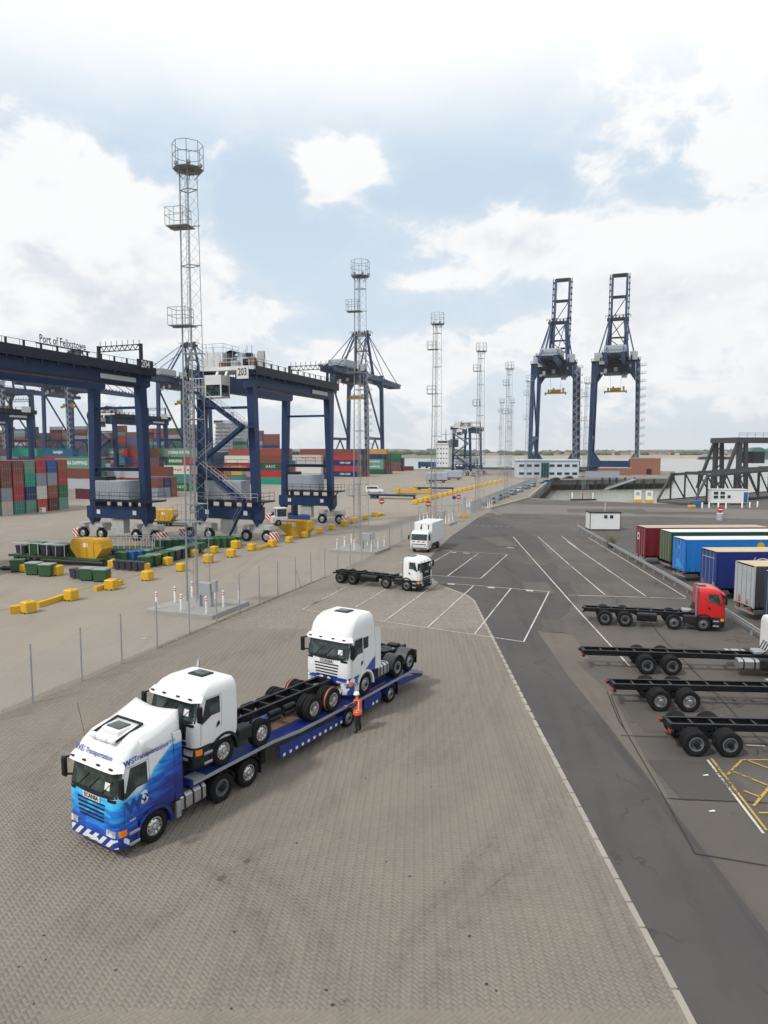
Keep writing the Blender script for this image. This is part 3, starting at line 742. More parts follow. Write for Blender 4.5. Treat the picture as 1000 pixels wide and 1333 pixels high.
    rail(sr, [(-4, -2.5, 5.6), (6, -2.5, 5.6)]); so_ = st.build('stairway', NAVY, t); sr.build('handrail', GALV, so_)
    # lift mast: lattice up the left leg
    la = MB()
    for xx in (-5.6, -4.9): la.bar((xx, -1.2, 3.5), (xx + .45, -1.2, 22), .14)
    for i in range(20): la.bar((-5.6 + .0235*i, -1.2, 3.5+i*.92), (-4.9 + .0235*i, -1.2, 4.4+i*.92), .08); la.bar((-4.9 + .0235*i, -1.2, 3.5+i*.92), (-5.6 + .0235*i, -1.2, 4.4+i*.92), .08)
    la.build('lattice_ladder', GALV, t)
    # trolley with operator cab
    ty = 2.6
    tr = MB().box(-4.3, 4.3, ty-2.6, ty+2.6, 23.4, 23.9); rail(tr, [(-4.3, ty-2.6, 23.9), (4.3, ty-2.6, 23.9), (4.3, ty+2.6, 23.9), (-4.3, ty+2.6, 23.9), (-4.3, ty-2.6, 23.9)])
    trolley = tr.build('trolley', WHITE2, t)
    hm = MB().box(-3.8, -1.0, ty-2.0, ty+1.5, 23.9, 26.0); hm.box(1.0, 2.6, ty-1.5, ty+1.0, 23.9, 25.1); hm.box(-.6, .5, ty+.3, ty+2.2, 23.9, 25.6)
    for i in range(5): hm.box(1.2+i*.55, 1.5+i*.55, ty+1.2, ty+1.6, 23.9, 26.0)
    hm.build('hoist_machinery', WHITE2, trolley)
    MB().lathe([(1.3, -1.2), (1.3, 1.2)], (-.2, ty, 25.0), 20, axis='y').build('hoist_drum', NAVY, trolley, 40)
    ap = MB(); rail(ap, [(-4.0, ty-2.4, 26.0), (-.6, ty-2.4, 26.0), (-.6, ty+1.6, 26.0)])
    for i, (xx, hh) in enumerate([(-3.9, 3.2), (3.2, 2.4), (2.2, 2.9), (1.4, 2.2), (-2.2, 1.6)]): ap.tube((xx, ty-1.6+.4*i, 24), (xx, ty-1.6+.4*i, 24+hh), .05, 4)
    ap.build('aerials', GALV, trolley)
    cr_ = random.Random(5)
    for i in range(26):
        xx, yy, zz_ = cr_.uniform(-4.2, 4.0), ty + cr_.uniform(-2.5, 2.3), 23.9 + cr_.choice([0, 0, .3, 1.2]); a_, b2, h2 = cr_.uniform(.15, .55), cr_.uniform(.15, .5), cr_.uniform(.4, 1.9)
        MB().box(xx - a_, xx + a_, yy - b2, yy + b2, zz_, zz_ + h2).build('machinery_unit', cr_.choice([WHITE2, NAVYD, GALV, DARKP, BOGIE, CRU]), trolley)
    for i in range(9): MB().tube((-4 + i, ty - 2.55, 23.9), (-4 + i, ty - 2.55, 25.6 + (i % 3)*.5), .05, 4).build('stanchion', GALV, trolley)
    cb = MB().box(-2.2, .4, ty-4.6, ty-2.4, 21.3, 22.6); cb.box(-2.2, .4, ty-4.6, ty-2.4, 19.6, 19.8)
    for xx in (-2.15, .28):
        for yy in (ty-4.55, ty-2.5): cb.box(xx-.05, xx+.12, yy-.05, yy+.05, 19.8, 21.3)
    cb.bar((-1.5, ty-2.8, 22.6), (-1.5, ty-2.2, 23.5), .3); cb.bar((0, ty-2.8, 22.6), (0, ty-2.2, 23.5), .3); cb.box(-4.4, -2.3, ty-4.4, ty-2.6, 19.5, 19.65)
    rail(cb, [(-4.3, ty-4.3, 19.65), (-2.3, ty-4.3, 19.65)], 2.6, .05, .5, True)
    cabo = cb.build('operator_cab', WHITE2, t); MB().box(-2.1, .28, ty-4.5, ty-2.5, 19.8, 21.3).build('cab_window', GLASS, cabo)
    # spreader under the trolley
    sp = MB().box(-3.0, 3.0, ty-.6, ty+.6, 17.0, 17.5); sp.box(-6.0, 6.0, ty-.25, ty+.25, 16.7, 17.0); sp.box(-6.1, -5.7, ty-1.2, ty+1.2, 16.5, 17.0); sp.box(5.7, 6.1, ty-1.2, ty+1.2, 16.5, 17.0)
    for xx in (-2.5, 2.5): sp.tube((xx, ty, 17.5), (xx, ty, 23.4), .035, 4)
    return t, sp
rtg0, _sp = make_rtg()
RTG_SPOTS = [
    (Vector((-36.9, 95.4, 0)) - U*27.9, 'tall blue yard crane numbered 204 with large lettering along its girder', '204'),
    (Vector((-21.6, 95.0, 0)), 'tall blue yard crane numbered 203 with a zigzag stairway, beside the second lighting mast', '203'),
    (Vector((-104, 196, 0)) - U*24.5, 'blue yard crane behind the tallest container stack at the left edge', None),
    (Vector((-132, 236, 0)) - U*24.5, 'far blue yard crane at the left edge, behind another yard crane', None),
    (Vector((-87, 214, 0)), 'far blue yard crane seen between the legs of crane 204', None),
    (Vector((38, 335, 0)), 'small far blue yard crane standing beside the moored white ship', None)]
rtgs = [rtg0] + [copy_tree(rtg0) for _ in RTG_SPOTS[1:]]
for i, (p, lab, num) in enumerate(RTG_SPOTS):
    o = rtgs[i]
    o.location = p; o.rotation_euler = (0, 0, -YARD); o['label'] = lab
    if i == 0: o.scale = (1, 1.14, 1)      # the wide-span one
    if num:
        xx = 3.85
        if num == '203':
            b_ = MB().box(2.6, 4.4, -1.62, -1.5, 22.0, 23.7).build('number_plate', WHITE2, o); lettering(num, (.92, 1.4), LETD, b_, (3.5, -1.63, 22.85), (1, 0, 0), (0, 0, 1))
        else:
            b_ = MB().box(5.5, 5.58, 22.4, 25.2, 23.3, 24.5).build('number_plate', NAVYD, o); lettering(num, (1.0, 1.25), LETW, b_, (5.60, 23.8, 23.9), (0, 1, 0), (0, 0, 1))
            lettering('Port of Felixstowe', (.80, 1.25), LETD, o, (5.5, 11.6, 24.75), (0, 1, 0), (0, 0, 1), ext=.0)
            MB().box(5.4, 5.48, 8.2, 15.2, 24.15, 24.25).build('letter_rail', NAVYD, o)
    else:
        b_ = MB().box(5.5, 5.58, 20.6, 23.6, 23.0, 24.6).build('number_plate', WHITE2, o)
# long trolley of crane 204 is out over the yard: move it along the girders
for ch in rtg0.children:
    if ch.name.split('.')[0] in ('trolley', 'operator_cab'): ch.location.y = -.4

# ---------------------------------------------------------------- ship-to-shore quay cranes
def make_sts(raised):
    t = thing('quay_crane', 'x', 'crane', group='ship to shore quay cranes')
    for y in (-14, 14):
        for s in (-1, 1):
            MB().add([(s*12.7-1.05, y-1.0, 3), (s*12.7+1.05, y-1.0, 3), (s*12.7+1.05, y+1.0, 3), (s*12.7-1.05, y+1.0, 3), (s*11.6-1.15, y-1.0, 62), (s*11.6+1.15, y-1.0, 62), (s*11.6+1.15, y+1.0, 62), (s*11.6-1.15, y+1.0, 62)],
                     [(0,3,2,1),(4,5,6,7),(0,1,5,4),(1,2,6,5),(2,3,7,6),(3,0,4,7)]).build('leg', STSB, t)
            bo = MB().box(s*12.7-4.5, s*12.7+4.5, y-.9, y+.9, .9, 2.4)
            for i in range(8): bo.lathe([(.001, -1.0), (.55, -1.0), (.55, 1.0), (.001, 1.0)], (s*12.7-4+i*1.14, y, .55), 10)
            bo.build('bogie', NAVYD, t)
        sb = MB().box(-11.4, 11.4, y-1.1, y+1.1, 3, 6.2)
        for s in (-1, 1): sb.prism([(s*11.4, 6.2), (s*8.0, 6.2), (s*11.4, 11)], y-1.05, y+1.05, 'y')
        sb.build('sill_beam', STSB, t)
        pb = MB().box(-10.4, 10.4, y-1.1, y+1.1, 57.5, 61.5)
        for s in (-1, 1): pb.prism([(s*10.4, 57.5), (s*7.6, 57.5), (s*10.6, 53)], y-1.0, y+1.0, 'y')
        pb.build('portal_beam', STSB, t)
    for s in (-1, 1):
        MB().box(s*11.7-.9, s*11.7+.9, -12.8, 12.8, 58, 61).build('side_beam', STSB, t)
        MB().bar((s*12.4, -12.8, 20), (s*12.4, 12.8, 20), 1.2, 1.6).build('side_tie', STSB, t)
        MB().bar((s*12.3, 12.8, 21), (s*11.8, -12.8, 55), .9).build('diagonal_brace', STSB, t)
        MB().bar((s*12.5, -12.8, 6), (s*12.4, 0, 19.5), .7).build('diagonal_brace', STSB, t)
        MB().bar((s*12.5, 12.8, 6), (s*12.4, 0, 19.5), .7).build('diagonal_brace', STSB, t)
    for s in (-1, 1): MB().box(s*4.2-.8, s*4.2+.8, -46, 16, 59.2, 62.6).build('girder', STSB, t)
    gm = MB()
    for i in range(9): gm.bar((-4.2, -45+i*7.2, 62), (4.2, -45+i*7.2, 62), .7)
    for i in range(8): gm.bar((-4.2, -45+i*7.2, 62), (4.2, -37.8+i*7.2, 62), .35)
    rail(gm, [(-6, -46, 62.6), (6, -46, 62.6), (6, 14, 62.6)], 1.2, .07, 3); rail(gm, [(-6, -46, 62.6), (-6, 14, 62.6)], 1.2, .07, 3)
    gm.box(-6.2, -5, -46, 16, 62.3, 62.6); gm.box(5, 6.2, -46, 16, 62.3, 62.6); gm.build('girder_walkway', NAVYD, t)
    hs = MB().cham(-5.8, 5.8, -33, -16, 63, 67.8, .4).build('machinery_house', paint('machinery_grey', (.33, .37, .41), .5, dirt=.4, scale=.2), t)
    MB().box(7.4, 11.4, -16, -11, 62, 66.5).build('electrical_house', MATS['machinery_grey'], t); MB().box(-11.4, -7.4, -16, -11, 62, 66.5).build('electrical_house', MATS['machinery_grey'], t)
    hs2 = MB()
    for i in range(14): hs2.box(-12+i*1.8, -11.2+i*1.8, -15.4-(i % 3)*.4, -13.4, 60+(i % 4)*.6, 62.3+((i*5) % 4)*.7)
    rail(hs2, [(-13, -15.5, 62), (13, -15.5, 62)], 1.3, .1, 2.2); hs2.box(-13, 13, -16, -13, 61.6, 62); hs2.build('service_platform', NAVYD, t)
    for s in (-1, 1):
        MB().bar((s*6.3, 13, 62), (s*3.9, 8, 88), 1.3).build('apex_leg', STSB, t)
        MB().bar((s*6.8, -12, 62), (s*4.0, 6.5, 88), .9).build('apex_leg', STSB, t)
        MB().bar((s*4.2, 4, 88.5), (s*4.2, -40, 63), .35).build('back_stay', STSB, t)
        MB().bar((s*4.6, 5, 88.5), (s*10.4, -12, 62), .55).build('back_stay', STSB, t)
    ap = MB().box(-6, 6, 5.0, 9.5, 87.6, 89.0); ap.bar((-5, 9, 78), (5, 9, 78), .9); ap.bar((-5, 10, 78), (4, 9, 88), .4); ap.bar((5, 11, 70), (-5, 10, 78), .4); rail(ap, [(-7, 4.5, 89), (7, 4.5, 89), (7, 10, 89)], 1.3, .09, 2)
    for i in range(6): ap.box(-5.5+i*2, -4.9+i*2, 6, 8, 89, 90+(i % 3)*.5)
    ap.build('apex_head', NAVYD, t)
    cl_ = random.Random(8)
    for i in range(34):
        xx, yy = cl_.uniform(-12.5, 12.5), -14 + cl_.uniform(-2.6, 1.5); zz_ = cl_.uniform(54.5, 63.5); a_, h2 = cl_.uniform(.4, 1.5), cl_.uniform(.6, 2.4)
        if zz_ < 57 and abs(xx) > 9.5: continue
        MB().box(xx - a_, xx + a_, yy - .7, yy + .7, zz_, zz_ + h2).build('machinery_unit', cl_.choice([NAVYD, NAVYD, STSB, GALV, DARKP]), t)
    for i in range(10): MB().box(-9 + i*2 - .12, -9 + i*2 + .12, -15.5, -15.3, 53.6 + (i % 3), 60).build('hanger', NAVYD, t)
    # boom
    ang = radians(80) if raised else radians(-1.5)
    hy, hz = 16.5, 61.0; dy, dz = cos(ang), sin(ang); ny, nz = -sin(ang), cos(ang); Lb = 58
    at = lambda d, h: (hy + dy*d + ny*h, hz + dz*d + nz*h)
    for s in (-1, 1):
        q = [at(0, -1.5), at(Lb, -.9), at(Lb, 1.0), at(0, 1.5)]
        MB().prism(q, s*4.2-.65, s*4.2+.65, 'x').build('boom', STSB, t)
    bm = MB()
    for d, tk in ((2, 1.4), (14, 1.0), (30, 1.2), (44, 1.6), (Lb-.6, 2.0)): p = at(d, 0); bm.bar((-4.2, *p), (4.2, *p), tk, tk)
    for d0, d1, s in ((2, 14, 1), (14, 30, -1), (30, 44, 1)): bm.bar((-4.2*s, *at(d0, 0)), (4.2*s, *at(d1, 0)), .45)
    for s in (-1, 1):
        for i in range(15): bm.box(s*5.5-.5, s*5.5+.5, at(2+i*3.8, 0)[0]-.2, at(2+i*3.8, 0)[0]+.2, at(2+i*3.8, 1)[1]-.1, at(2+i*3.8, 1)[1]+1.0)
        bm.bar((s*5.6, *at(0, 1.6)), (s*5.6, *at(Lb, 1.2)), .5, .15)
    bm.build('boom_ties', NAVYD, t)
    for s in (-1, 1):
        if raised:
            MB().bar((s*4.2, 9, 88.5), (s*4.2, *at(34, 1.2)), .4).build('fore_stay', STSB, t)
        else:
            MB().bar((s*4.2, 9, 88.5), (s*4.2, *at(26, 1.2)), .35).build('fore_stay', STSB, t)
            MB().bar((s*4.2, 9, 88.5), (s*4.2, *at(Lb-4, 1.2)), .4).build('fore_stay', STSB, t)
    # stair tower up the right-hand landside leg
    st = MB()
    for i in range(13):
        z0 = 5+i*4.3; st.bar((12.2, -15.6, z0), (14.6, -15.6, z0+2.15), .35, .12); st.bar((14.6, -15.6, z0+2.15), (12.2, -15.6, z0+4.3), .35, .12); st.box(13.8, 16.2, -16.2, -14.6, z0+2.0, z0+2.2); rail(st, [(14.3, -16.1, z0+2.2), (16.1, -16.1, z0+2.2), (16.1, -14.7, z0+2.2)], 1.1, .06, 1)
    for xx in (11.6, 13.8): st.bar((xx+.9*.0, -15.5, 4), (xx-.9, -15.5, 60), .22)
    for i in range(13): z0 = 5+i*4.3; st.bar((11.5, -15.4, z0), (13.6, -15.4, z0+2.1), .28); st.bar((13.6, -15.4, z0+2.1), (11.4, -15.4, z0+4.3), .28)
    st.build('stair_tower', GALV, t)
    ty = -2
    MB().box(-6.5, 6.5, -15.6, ty+4, 55.4, 59.0).build('trolley', NAVYD, t)
    c_ = MB().cham(3.2, 6, ty-3, ty, 53.6, 56.6, .2).build('operator_cab', WHITE2, t)
    sp = MB().box(-3, 3, ty-1.2, ty+1.2, 46.5, 48); sp.box(-6.1, 6.1, ty-.6, ty+.6, 45.6, 46.4); sp.box(-6.2, -5.6, ty-1.3, ty+1.3, 45, 46.6); sp.box(5.6, 6.2, ty-1.3, ty+1.3, 45, 46.6)
    for i in range(4): sp.box(-4.5+i*2.8, -3.5+i*2.8, ty-.8, ty+.8, 46.4, 48.2+(i % 2)*.7)
    so = sp.build('spreader', YEL, t)
    rp = MB()
    for xx in (-2.6, 2.6): rp.tube((xx, ty, 48), (xx*1.3, ty, 57.3), .06, 4)
    rp.build('hoist_ropes', DARKP, so)
    return t
STS = [((102, 410), True, 'tall blue quay crane with its boom raised, the left of the pair'), ((133.5, 398.5), True, 'tall blue quay crane with its boom raised, the right of the pair'),
       ((-17.6, 453.5), False, 'blue quay crane with its boom lowered over the water, nearest the middle of the port'), ((-144.5, 499.7), False, 'blue quay crane with lowered boom behind yard crane 203 and the nearest lighting mast'),
       ((-244, 536), False, 'blue quay crane with lowered boom seen through the portal of yard crane 204'), ((-305, 558), False, 'blue quay crane with lowered boom at the far left edge')]
protoR = protoL = None
for i, ((x, y), raised, lab) in enumerate(STS):
    if raised: o = protoR = make_sts(True) if protoR is None else copy_tree(protoR)
    else: o = protoL = make_sts(False) if protoL is None else copy_tree(protoL)
    o.location = (x, y, 0); o.rotation_euler = (0, 0, -YARD); o['label'] = lab

# ---------------------------------------------------------------- lattice lighting masts
def make_mast():
    t = thing('lighting_mast', 'x', 'mast', group='tall lattice lighting masts')
    Hm = 33.0
    C = lambda bx, by, z: Vector((bx * (1 - .30 * z / Hm), by * (1 - .30 * z / Hm), z))
    base = [(-.95, -.1), (-.45, .75), (.95, .1), (.1, -.55)]
    pl = MB(); pl.tube(C(-.95, -.1, .3), C(-.95, -.1, Hm), .075, 8, .055); pl.build('pole', MASTG, t)
    for bx, by in base[1:]: MB().tube(C(bx, by, .3), C(bx, by, Hm), .034, 5, .026).build('upright', MASTG, t)
    la = MB(); k = 38
    for a, b in ((1, 2), (2, 3), (0, 1), (3, 0)):
        for i in range(k):
            z0 = .4 + i*Hm/k*.985; z1 = z0 + Hm/k*.985
            p, q = (a, b) if i % 2 else (b, a)
            la.tube(C(*base[p], z0), C(*base[q], z1), .011, 3, cap=False)
    for z in (8, 14.5, 19.5, 26, 31.5):
        for a, b in ((0, 1), (1, 2), (2, 3), (3, 0)): la.tube(C(*base[a], z), C(*base[b], z), .04, 4)
    la.build('lattice_bracing', MASTG, t)
    ld = MB()
    for i in range(110): z = .5 + i*.3; ld.tube(C(-.45, .1, z), C(-.15, .1, z), .012, 3, cap=False)
    for xx in (-.45, -.15): ld.tube(C(xx, .1, .3), C(xx, .1, Hm), .02, 4)
    ld.build('ladder', MASTG, t)
    for z in (6.6, 21.6, 28.9):
        pf = MB().box(-1.65, .15, -.65, .65, z-.05, z); pf.bar((.1, 0, z-.03), (.85, 0, z-.03), .07)
        rail(pf, [(-1.65, -.65, z), (-.2, -.65, z), (-.2, .65, z), (-1.65, .65, z), (-1.65, -.65, z)], 1.3, .022, .8); pf.bar((-1.6, 0, z-.1), (-.8, 0, z-.1), .09); pf.build('platform', MASTG, t)
    tp = MB(); ring = [(1.12*cos(2*pi*i/8 + .4), 1.12*sin(2*pi*i/8 + .4), Hm) for i in range(9)]
    rail(tp, ring, 1.75, .026, 3); tp.prism([(p[0]*1.0, p[1]*1.0) for p in ring[:8]], Hm-.05, Hm)
    for i in range(8): tp.bar((0, 0, Hm-.1), ring[i], .08); tp.bar((ring[i][0]*.5, ring[i][1]*.5, Hm-.6), ring[i], .05)
    tp.build('top_basket', MASTG, t)
    for i in range(6): a = 2*pi*i/6; MB().cham(1.0*cos(a)-.13, 1.0*cos(a)+.13, 1.0*sin(a)-.13, 1.0*sin(a)+.13, Hm+.05, Hm+.3, .04).build('floodlight', MASTG, t)
    return t
mast0 = make_mast()
M1 = Vector((-14.6, 53.0, .35)); DM = Vector((11.75, 31.4, 0))
MAST = [(M1, 'nearest and tallest lattice lighting mast, on a concrete base by the fence'), (M1 + DM, 'second lattice lighting mast, on a concrete base behind the white chassis truck'), (M1 + DM*2, 'third lattice lighting mast, behind the white box lorry'),
        (M1 + DM*3, 'fourth lattice lighting mast, in front of the small far yard crane'), (M1 + DM*4, 'fifth lattice lighting mast, tallest of the cluster left of the office block'), (M1 + DM*5, 'lattice lighting mast just left of the office block'),
        (Vector((50.8, 297, 0)), 'far lattice lighting mast, left one of the thin pair by the sea'), (Vector((55.6, 299, 0)), 'far lattice lighting mast, right one of the thin pair by the sea'), (Vector((62.5, 212, 0)), 'lattice lighting mast between the two raised quay cranes')]
def bollards(center, half, n, z0, lab):
    """white posts with red bands around a mast base"""
    global BOLL
    for i in range(n):
        a = i / n * 4; s_ = int(a); f = (a - s_) * 2 - 1
        e = [(f, -1), (1, f), (-f, 1), (-1, -f)][s_]
        p = center + W * e[0] * half + U * e[1] * half
        o = BOLL if BOLL['free'] else copy_tree(BOLL)
        BOLL['free'] = 0; o['free'] = 0
        o.location = (p.x, p.y, z0); o['label'] = 'white post with red bands, ' + ['front left corner', 'front middle', 'front right corner', 'middle of the right side', 'back right corner', 'back middle', 'back left corner', 'middle of the left side'][i] + lab; o['group'] = 'posts around the mast plinths'
BOLL = thing('bollard', 'x', 'bollard'); BOLL['free'] = 1
MB().lathe([(.09, 0), (.09, 1.25), (.06, 1.32), (.001, 1.33)], n=12, axis='z').build('post', WHITE, BOLL, 40)
MB().lathe([(.093, .95), (.093, 1.03)], n=12, axis='z').build('red_band', REDW, BOLL); MB().lathe([(.093, 1.13), (.093, 1.2)], n=12, axis='z').build('red_band', REDW, BOLL)
names = ['nearest', 'second', 'third', 'fourth', 'fifth']
for i, (p, lab) in enumerate(MAST):
    o = mast0 if i == 0 else copy_tree(mast0)
    o.location = p; o.rotation_euler = (0, 0, -.22); o['label'] = lab
    if i < 4:
        c = Vector((p.x, p.y, 0))
        b_ = MB().cham(-3.0, 3.0, -2.6, 2.6, -.2, .36, .05).build('mast_base', CONC); b_.location = c; b_.rotation_euler = (0, 0, -YARD)
        tag(b_, 'raised concrete plinth under the %s lighting mast' % names[i], 'plinth', 'concrete mast plinths')
        bollards(c, 2.25, 8, .36, ' of the %s mast plinth' % names[i])
        k = thing('control_box', 'grey electrical cabinet on legs beside the %s lighting mast' % names[i], 'cabinet', c + W*.9 + U*-.3 + Vector((0, 0, .36)), -YARD, 'mast control cabinets')
        MB().cham(-.55, .55, -.25, .25, .9, 1.9, .02).build('cabinet', GALV, k); MB().cham(.62, .95, -.2, .2, 1.2, 2.1, .02).build('side_box', GALV, k)
        for xx in (-.5, .5): MB().box(xx-.04, xx+.04, -.2, .2, 0, .9).build('leg', GALV, k)
del BOLL['free']
for o in bpy.data.objects:
    if 'free' in o: del o['free']

# ================================================================ CONTAINERS AND SHIPS
CC = {'brown': (.17, .062, .045), 'maroon': (.10, .022, .022), 'rust red': (.27, .07, .045), 'red': (.36, .035, .04), 'orange red': (.42, .065, .03), 'teal': (.05, .20, .18), 'sea green': (.13, .27, .235), 'bright teal': (.015, .27, .20),
      'green': (.012, .115, .045), 'dark green': (.015, .075, .045), 'navy': (.010, .025, .10), 'blue': (.02, .10, .30), 'petrol blue': (.01, .12, .18), 'grey': (.27, .30, .32), 'pale grey': (.46, .48, .49), 'white': (.60, .60, .58), 'cream': (.52, .49, .41), 'yellow': (.50, .30, .06), 'plum': (.11, .07, .09)}
CMAT = {k: paint('container_' + k.replace(' ', '_'), tuple(q*.92 - .012*(max(v) - q)/max(v) if q != max(v) else q for q in v), .55, dirt=.22, scale=.55) for k, v in CC.items()}
HC = 2.62
CM = {}
def container_mesh(L):
    if L in CM: return CM[L]
    mb = MB(); Wd, H = 2.44, HC - .03
    for x in (-L, -.16):
        for y in (0, Wd - .16): mb.box(x, x + .16, y, y + .16, 0, H)
    for y in (0, Wd - .12):
        mb.box(-L + .16, -.16, y, y + .12, 0, .16); mb.box(-L + .16, -.16, y, y + .12, H - .11, H)
    for x in (-L, -.12):
        mb.box(x, x + .12, .16, Wd - .16, 0, .16); mb.box(x, x + .12, .16, Wd - .16, H - .11, H)
    n = int(L / .29); st = (L - .32) / n
    for y, d in ((.02, 1), (Wd - .02, -1)):                       # pressed side walls
        row = []
        for i in range(n):
            x = -L + .16 + i * st
            row += [(x, y + d*.05), (x + st*.28, y + d*.05), (x + st*.40, y), (x + st*.88, y)]
        row.append((-.16, y + d*.05))
        mb.grid([[(p[0], p[1], .16) for p in row], [(p[0], p[1], H - .11) for p in row]])
    row = []
    for i in range(8):
        y = .16 + i * .265
        row += [(-L + .06, y), (-L + .06, y + .08), (-L + .02, y + .11), (-L + .02, y + .23)]
    row.append((-L + .06, Wd - .16)); mb.grid([[(p[0], p[1], .16) for p in row], [(p[0], p[1], H - .11) for p in row]])
    mb.grid([[(-L + .1, .1, H - .04), (-.1, .1, H - .04)], [(-L + .1, Wd - .1, H - .04), (-.1, Wd - .1, H - .04)]])
    mb.box(-.10, -.05, .16, Wd/2 - .02, .16, H - .11); mb.box(-.10, -.05, Wd/2 + .02, Wd - .16, .16, H - .11)   # doors
    for y in (.45, .95, 1.49, 1.99): mb.tube((-.02, y, .1), (-.02, y, H - .06), .022, 4, mi=1)
    for y in (.62, 1.16, 1.7, 2.2): mb.box(-.04, -.02, y - .22, y + .1, 1.0, 1.07, 1)
    for x in (-L - .01, -.17):
        for y in (-.01, Wd - .17):
            for z in (-.01, H - .11): mb.box(x, x + .18, y, y + .18, z, z + .12)
    CM[L] = mb.mesh('shipping_container', [CMAT['grey'], GALV], fix=True)
    return CM[L]
TIER = ['ground', 'second', 'third', 'fourth', 'fifth', 'sixth', 'seventh', 'eighth', 'ninth']
ORD = ['first', 'second', 'third', 'fourth', 'fifth', 'sixth', 'seventh', 'eighth', 'ninth', 'tenth', 'eleventh', 'twelfth', 'thirteenth', 'fourteenth', 'fifteenth', 'sixteenth', 'seventeenth', 'eighteenth', 'nineteenth', 'twentieth', 'twenty-first', 'twenty-second', 'twenty-third', 'twenty-fourth', 'twenty-fifth', 'twenty-sixth', 'twenty-seventh']
ORD0 = ['first', 'second', 'third', 'fourth', 'fifth', 'sixth', 'seventh', 'eighth', 'ninth', 'tenth', 'eleventh', 'twelfth', 'thirteenth', 'fourteenth', 'fifteenth', 'sixteenth', 'seventeenth', 'eighteenth']
NCONT = [0]; USED = {}
def container(p, L, colour, label, group, text=None, tmat=None):
    o = link('shipping_container', container_mesh(L), None, p, (0, 0, -YARD))
    s = o.material_slots[0]; s.link = 'OBJECT'; s.material = CMAT[colour]
    if label in USED: print('DUP LABEL', label)
    USED[label] = 1
    tag(o, label, 'container', group); NCONT[0] += 1
    if text == '*':                      # worn printing nobody can read from here
        for i in range(8):
            if i == 4: continue
            x = -L*.76 + i*L*.075; MB().box(x, x + L*.05, -.02, -.012, 1.0 + .12*(i % 2), 1.62 - .1*(i % 3)).build('worn_print', tmat, o)
    elif text:
        sz = {'U A S C': 1.25}.get(text, 1.0); w_ = min(1.15, (L - 1.0) / (len(text) * .62)) * 1.0
        lettering(text, (w_, min(1.3, w_ * 1.25)), tmat or LETW, o, (-L/2, -.015, HC/2), (1, 0, 0), (0, 0, 1), ext=.01)
    return o
L20, L40 = 6.06, 12.19
rc = random.Random(11)
POOL = ['brown', 'brown', 'rust red', 'maroon', 'red', 'teal', 'sea green', 'green', 'navy', 'blue', 'grey', 'pale grey', 'plum', 'orange red', 'brown']
def stack_end(corner, tiers, L, blk, col, group, row=0):
    for k, c in enumerate(tiers):
        c = c if isinstance(c, tuple) else (c, None)
        container(corner + U*2.78*row + Vector((0, 0, k*HC)), L, c[0], '%s container, %s tier of the %s' % (c[0], TIER[k], col), group, c[1], LETW if len(c) < 3 else c[2])
# the near block at the left, its door ends facing the road
cA = gp(3.5, 671.5)
ENDS = [['teal', 'petrol blue', 'brown', 'brown'], ['cream', 'grey', 'brown', 'brown'], ['teal', 'red', 'rust red', 'brown'], ['sea green', 'navy', 'bright teal', 'sea green'], ['orange red', 'white', 'grey', 'red'], ['maroon', 'rust red', 'grey', 'blue'], ['sea green', 'green', 'red', 'rust red']]
for j, tiers in enumerate(ENDS):
    p = cA + U * ((j - 1) * 2.78)
    for k, c in enumerate(tiers):
        container(p + Vector((0, 0, k*HC)), L20 if (j < 2 and k > 1) else L40, c, '%s container, %s tier, %s row of the end-on stack at the left edge' % (c, TIER[k], ORD[j]), 'containers stacked end-on at the left edge')
for k, c in enumerate(['brown', 'maroon', 'rust red', 'rust red']):
    container(cA - U*2.78 - W*12.5 + Vector((0, 0, k*HC)), L40, c, '%s container, %s tier, side-on at the very left edge' % (c, TIER[k]), 'containers stacked end-on at the left edge')
def wall(anchor, entries, blk, group):
    """entries: left column, right column, tier, colour, text, row behind the front one"""
    n = {}
    for e in entries:
        xl, xr, k, c = e[:4]; text = e[4] if len(e) > 4 else None; row = e[5] if len(e) > 5 else 0; tm = e[6] if len(e) > 6 else LETW
        base = anchor + U * row * 2.78
        a = on_line(xl, base); b = on_line(xr, base); span = (b - a).length
        L = L40 if span > 8.5 else L20
        n[k] = n.get(k, 0) + 1
        container(b + Vector((0, 0, k*HC)), L, c, '%s container, %s tier, %s along in %s' % (c, TIER[k], ORD[n[k]-1], blk), group, text, tm)
# second block: brown, white, maroon stack right of the first
wall(gp(122, 650), [(92, 122, 0, 'maroon'), (92, 108, 1, 'pale grey'), (109, 121.5, 1, 'pale grey'), (88, 122, 2, 'brown'), (76, 121.5, 3, 'sea green', 'CHINA SHIPPING'),
                    (121, 129, 0, 'brown', None, 2), (121, 129, 1, 'rust red', None, 2), (121, 129, 2, 'teal', None, 2), (121, 129, 3, 'teal', None, 2)], 'the stack left of crane 204 legs', 'containers left of yard crane 204')
# third block, behind crane 204 legs, and its ends
wall(gp(190, 648), [(136, 163, 0, 'brown'), (136, 163, 1, 'rust red'), (136, 163, 2, 'pale grey'), (164, 180, 0, 'maroon'), (164, 180, 1, 'rust red'), (164, 180, 2, 'pale grey'),
                    (181, 205, 0, 'grey', None, 0), (181, 205, 1, 'brown', None, 0), (190, 214, 0, 'grey', None, 1), (190, 214, 1, 'navy', None, 1), (198, 223, 0, 'rust red', None, 2), (198, 223, 1, 'brown', None, 2), (190, 219, 0, 'maroon', None, 4), (190, 219, 1, 'grey', None, 4), (190, 219, 2, 'brown', None, 4)],
     'the low stack seen behind crane 204', 'low containers behind yard crane 204')
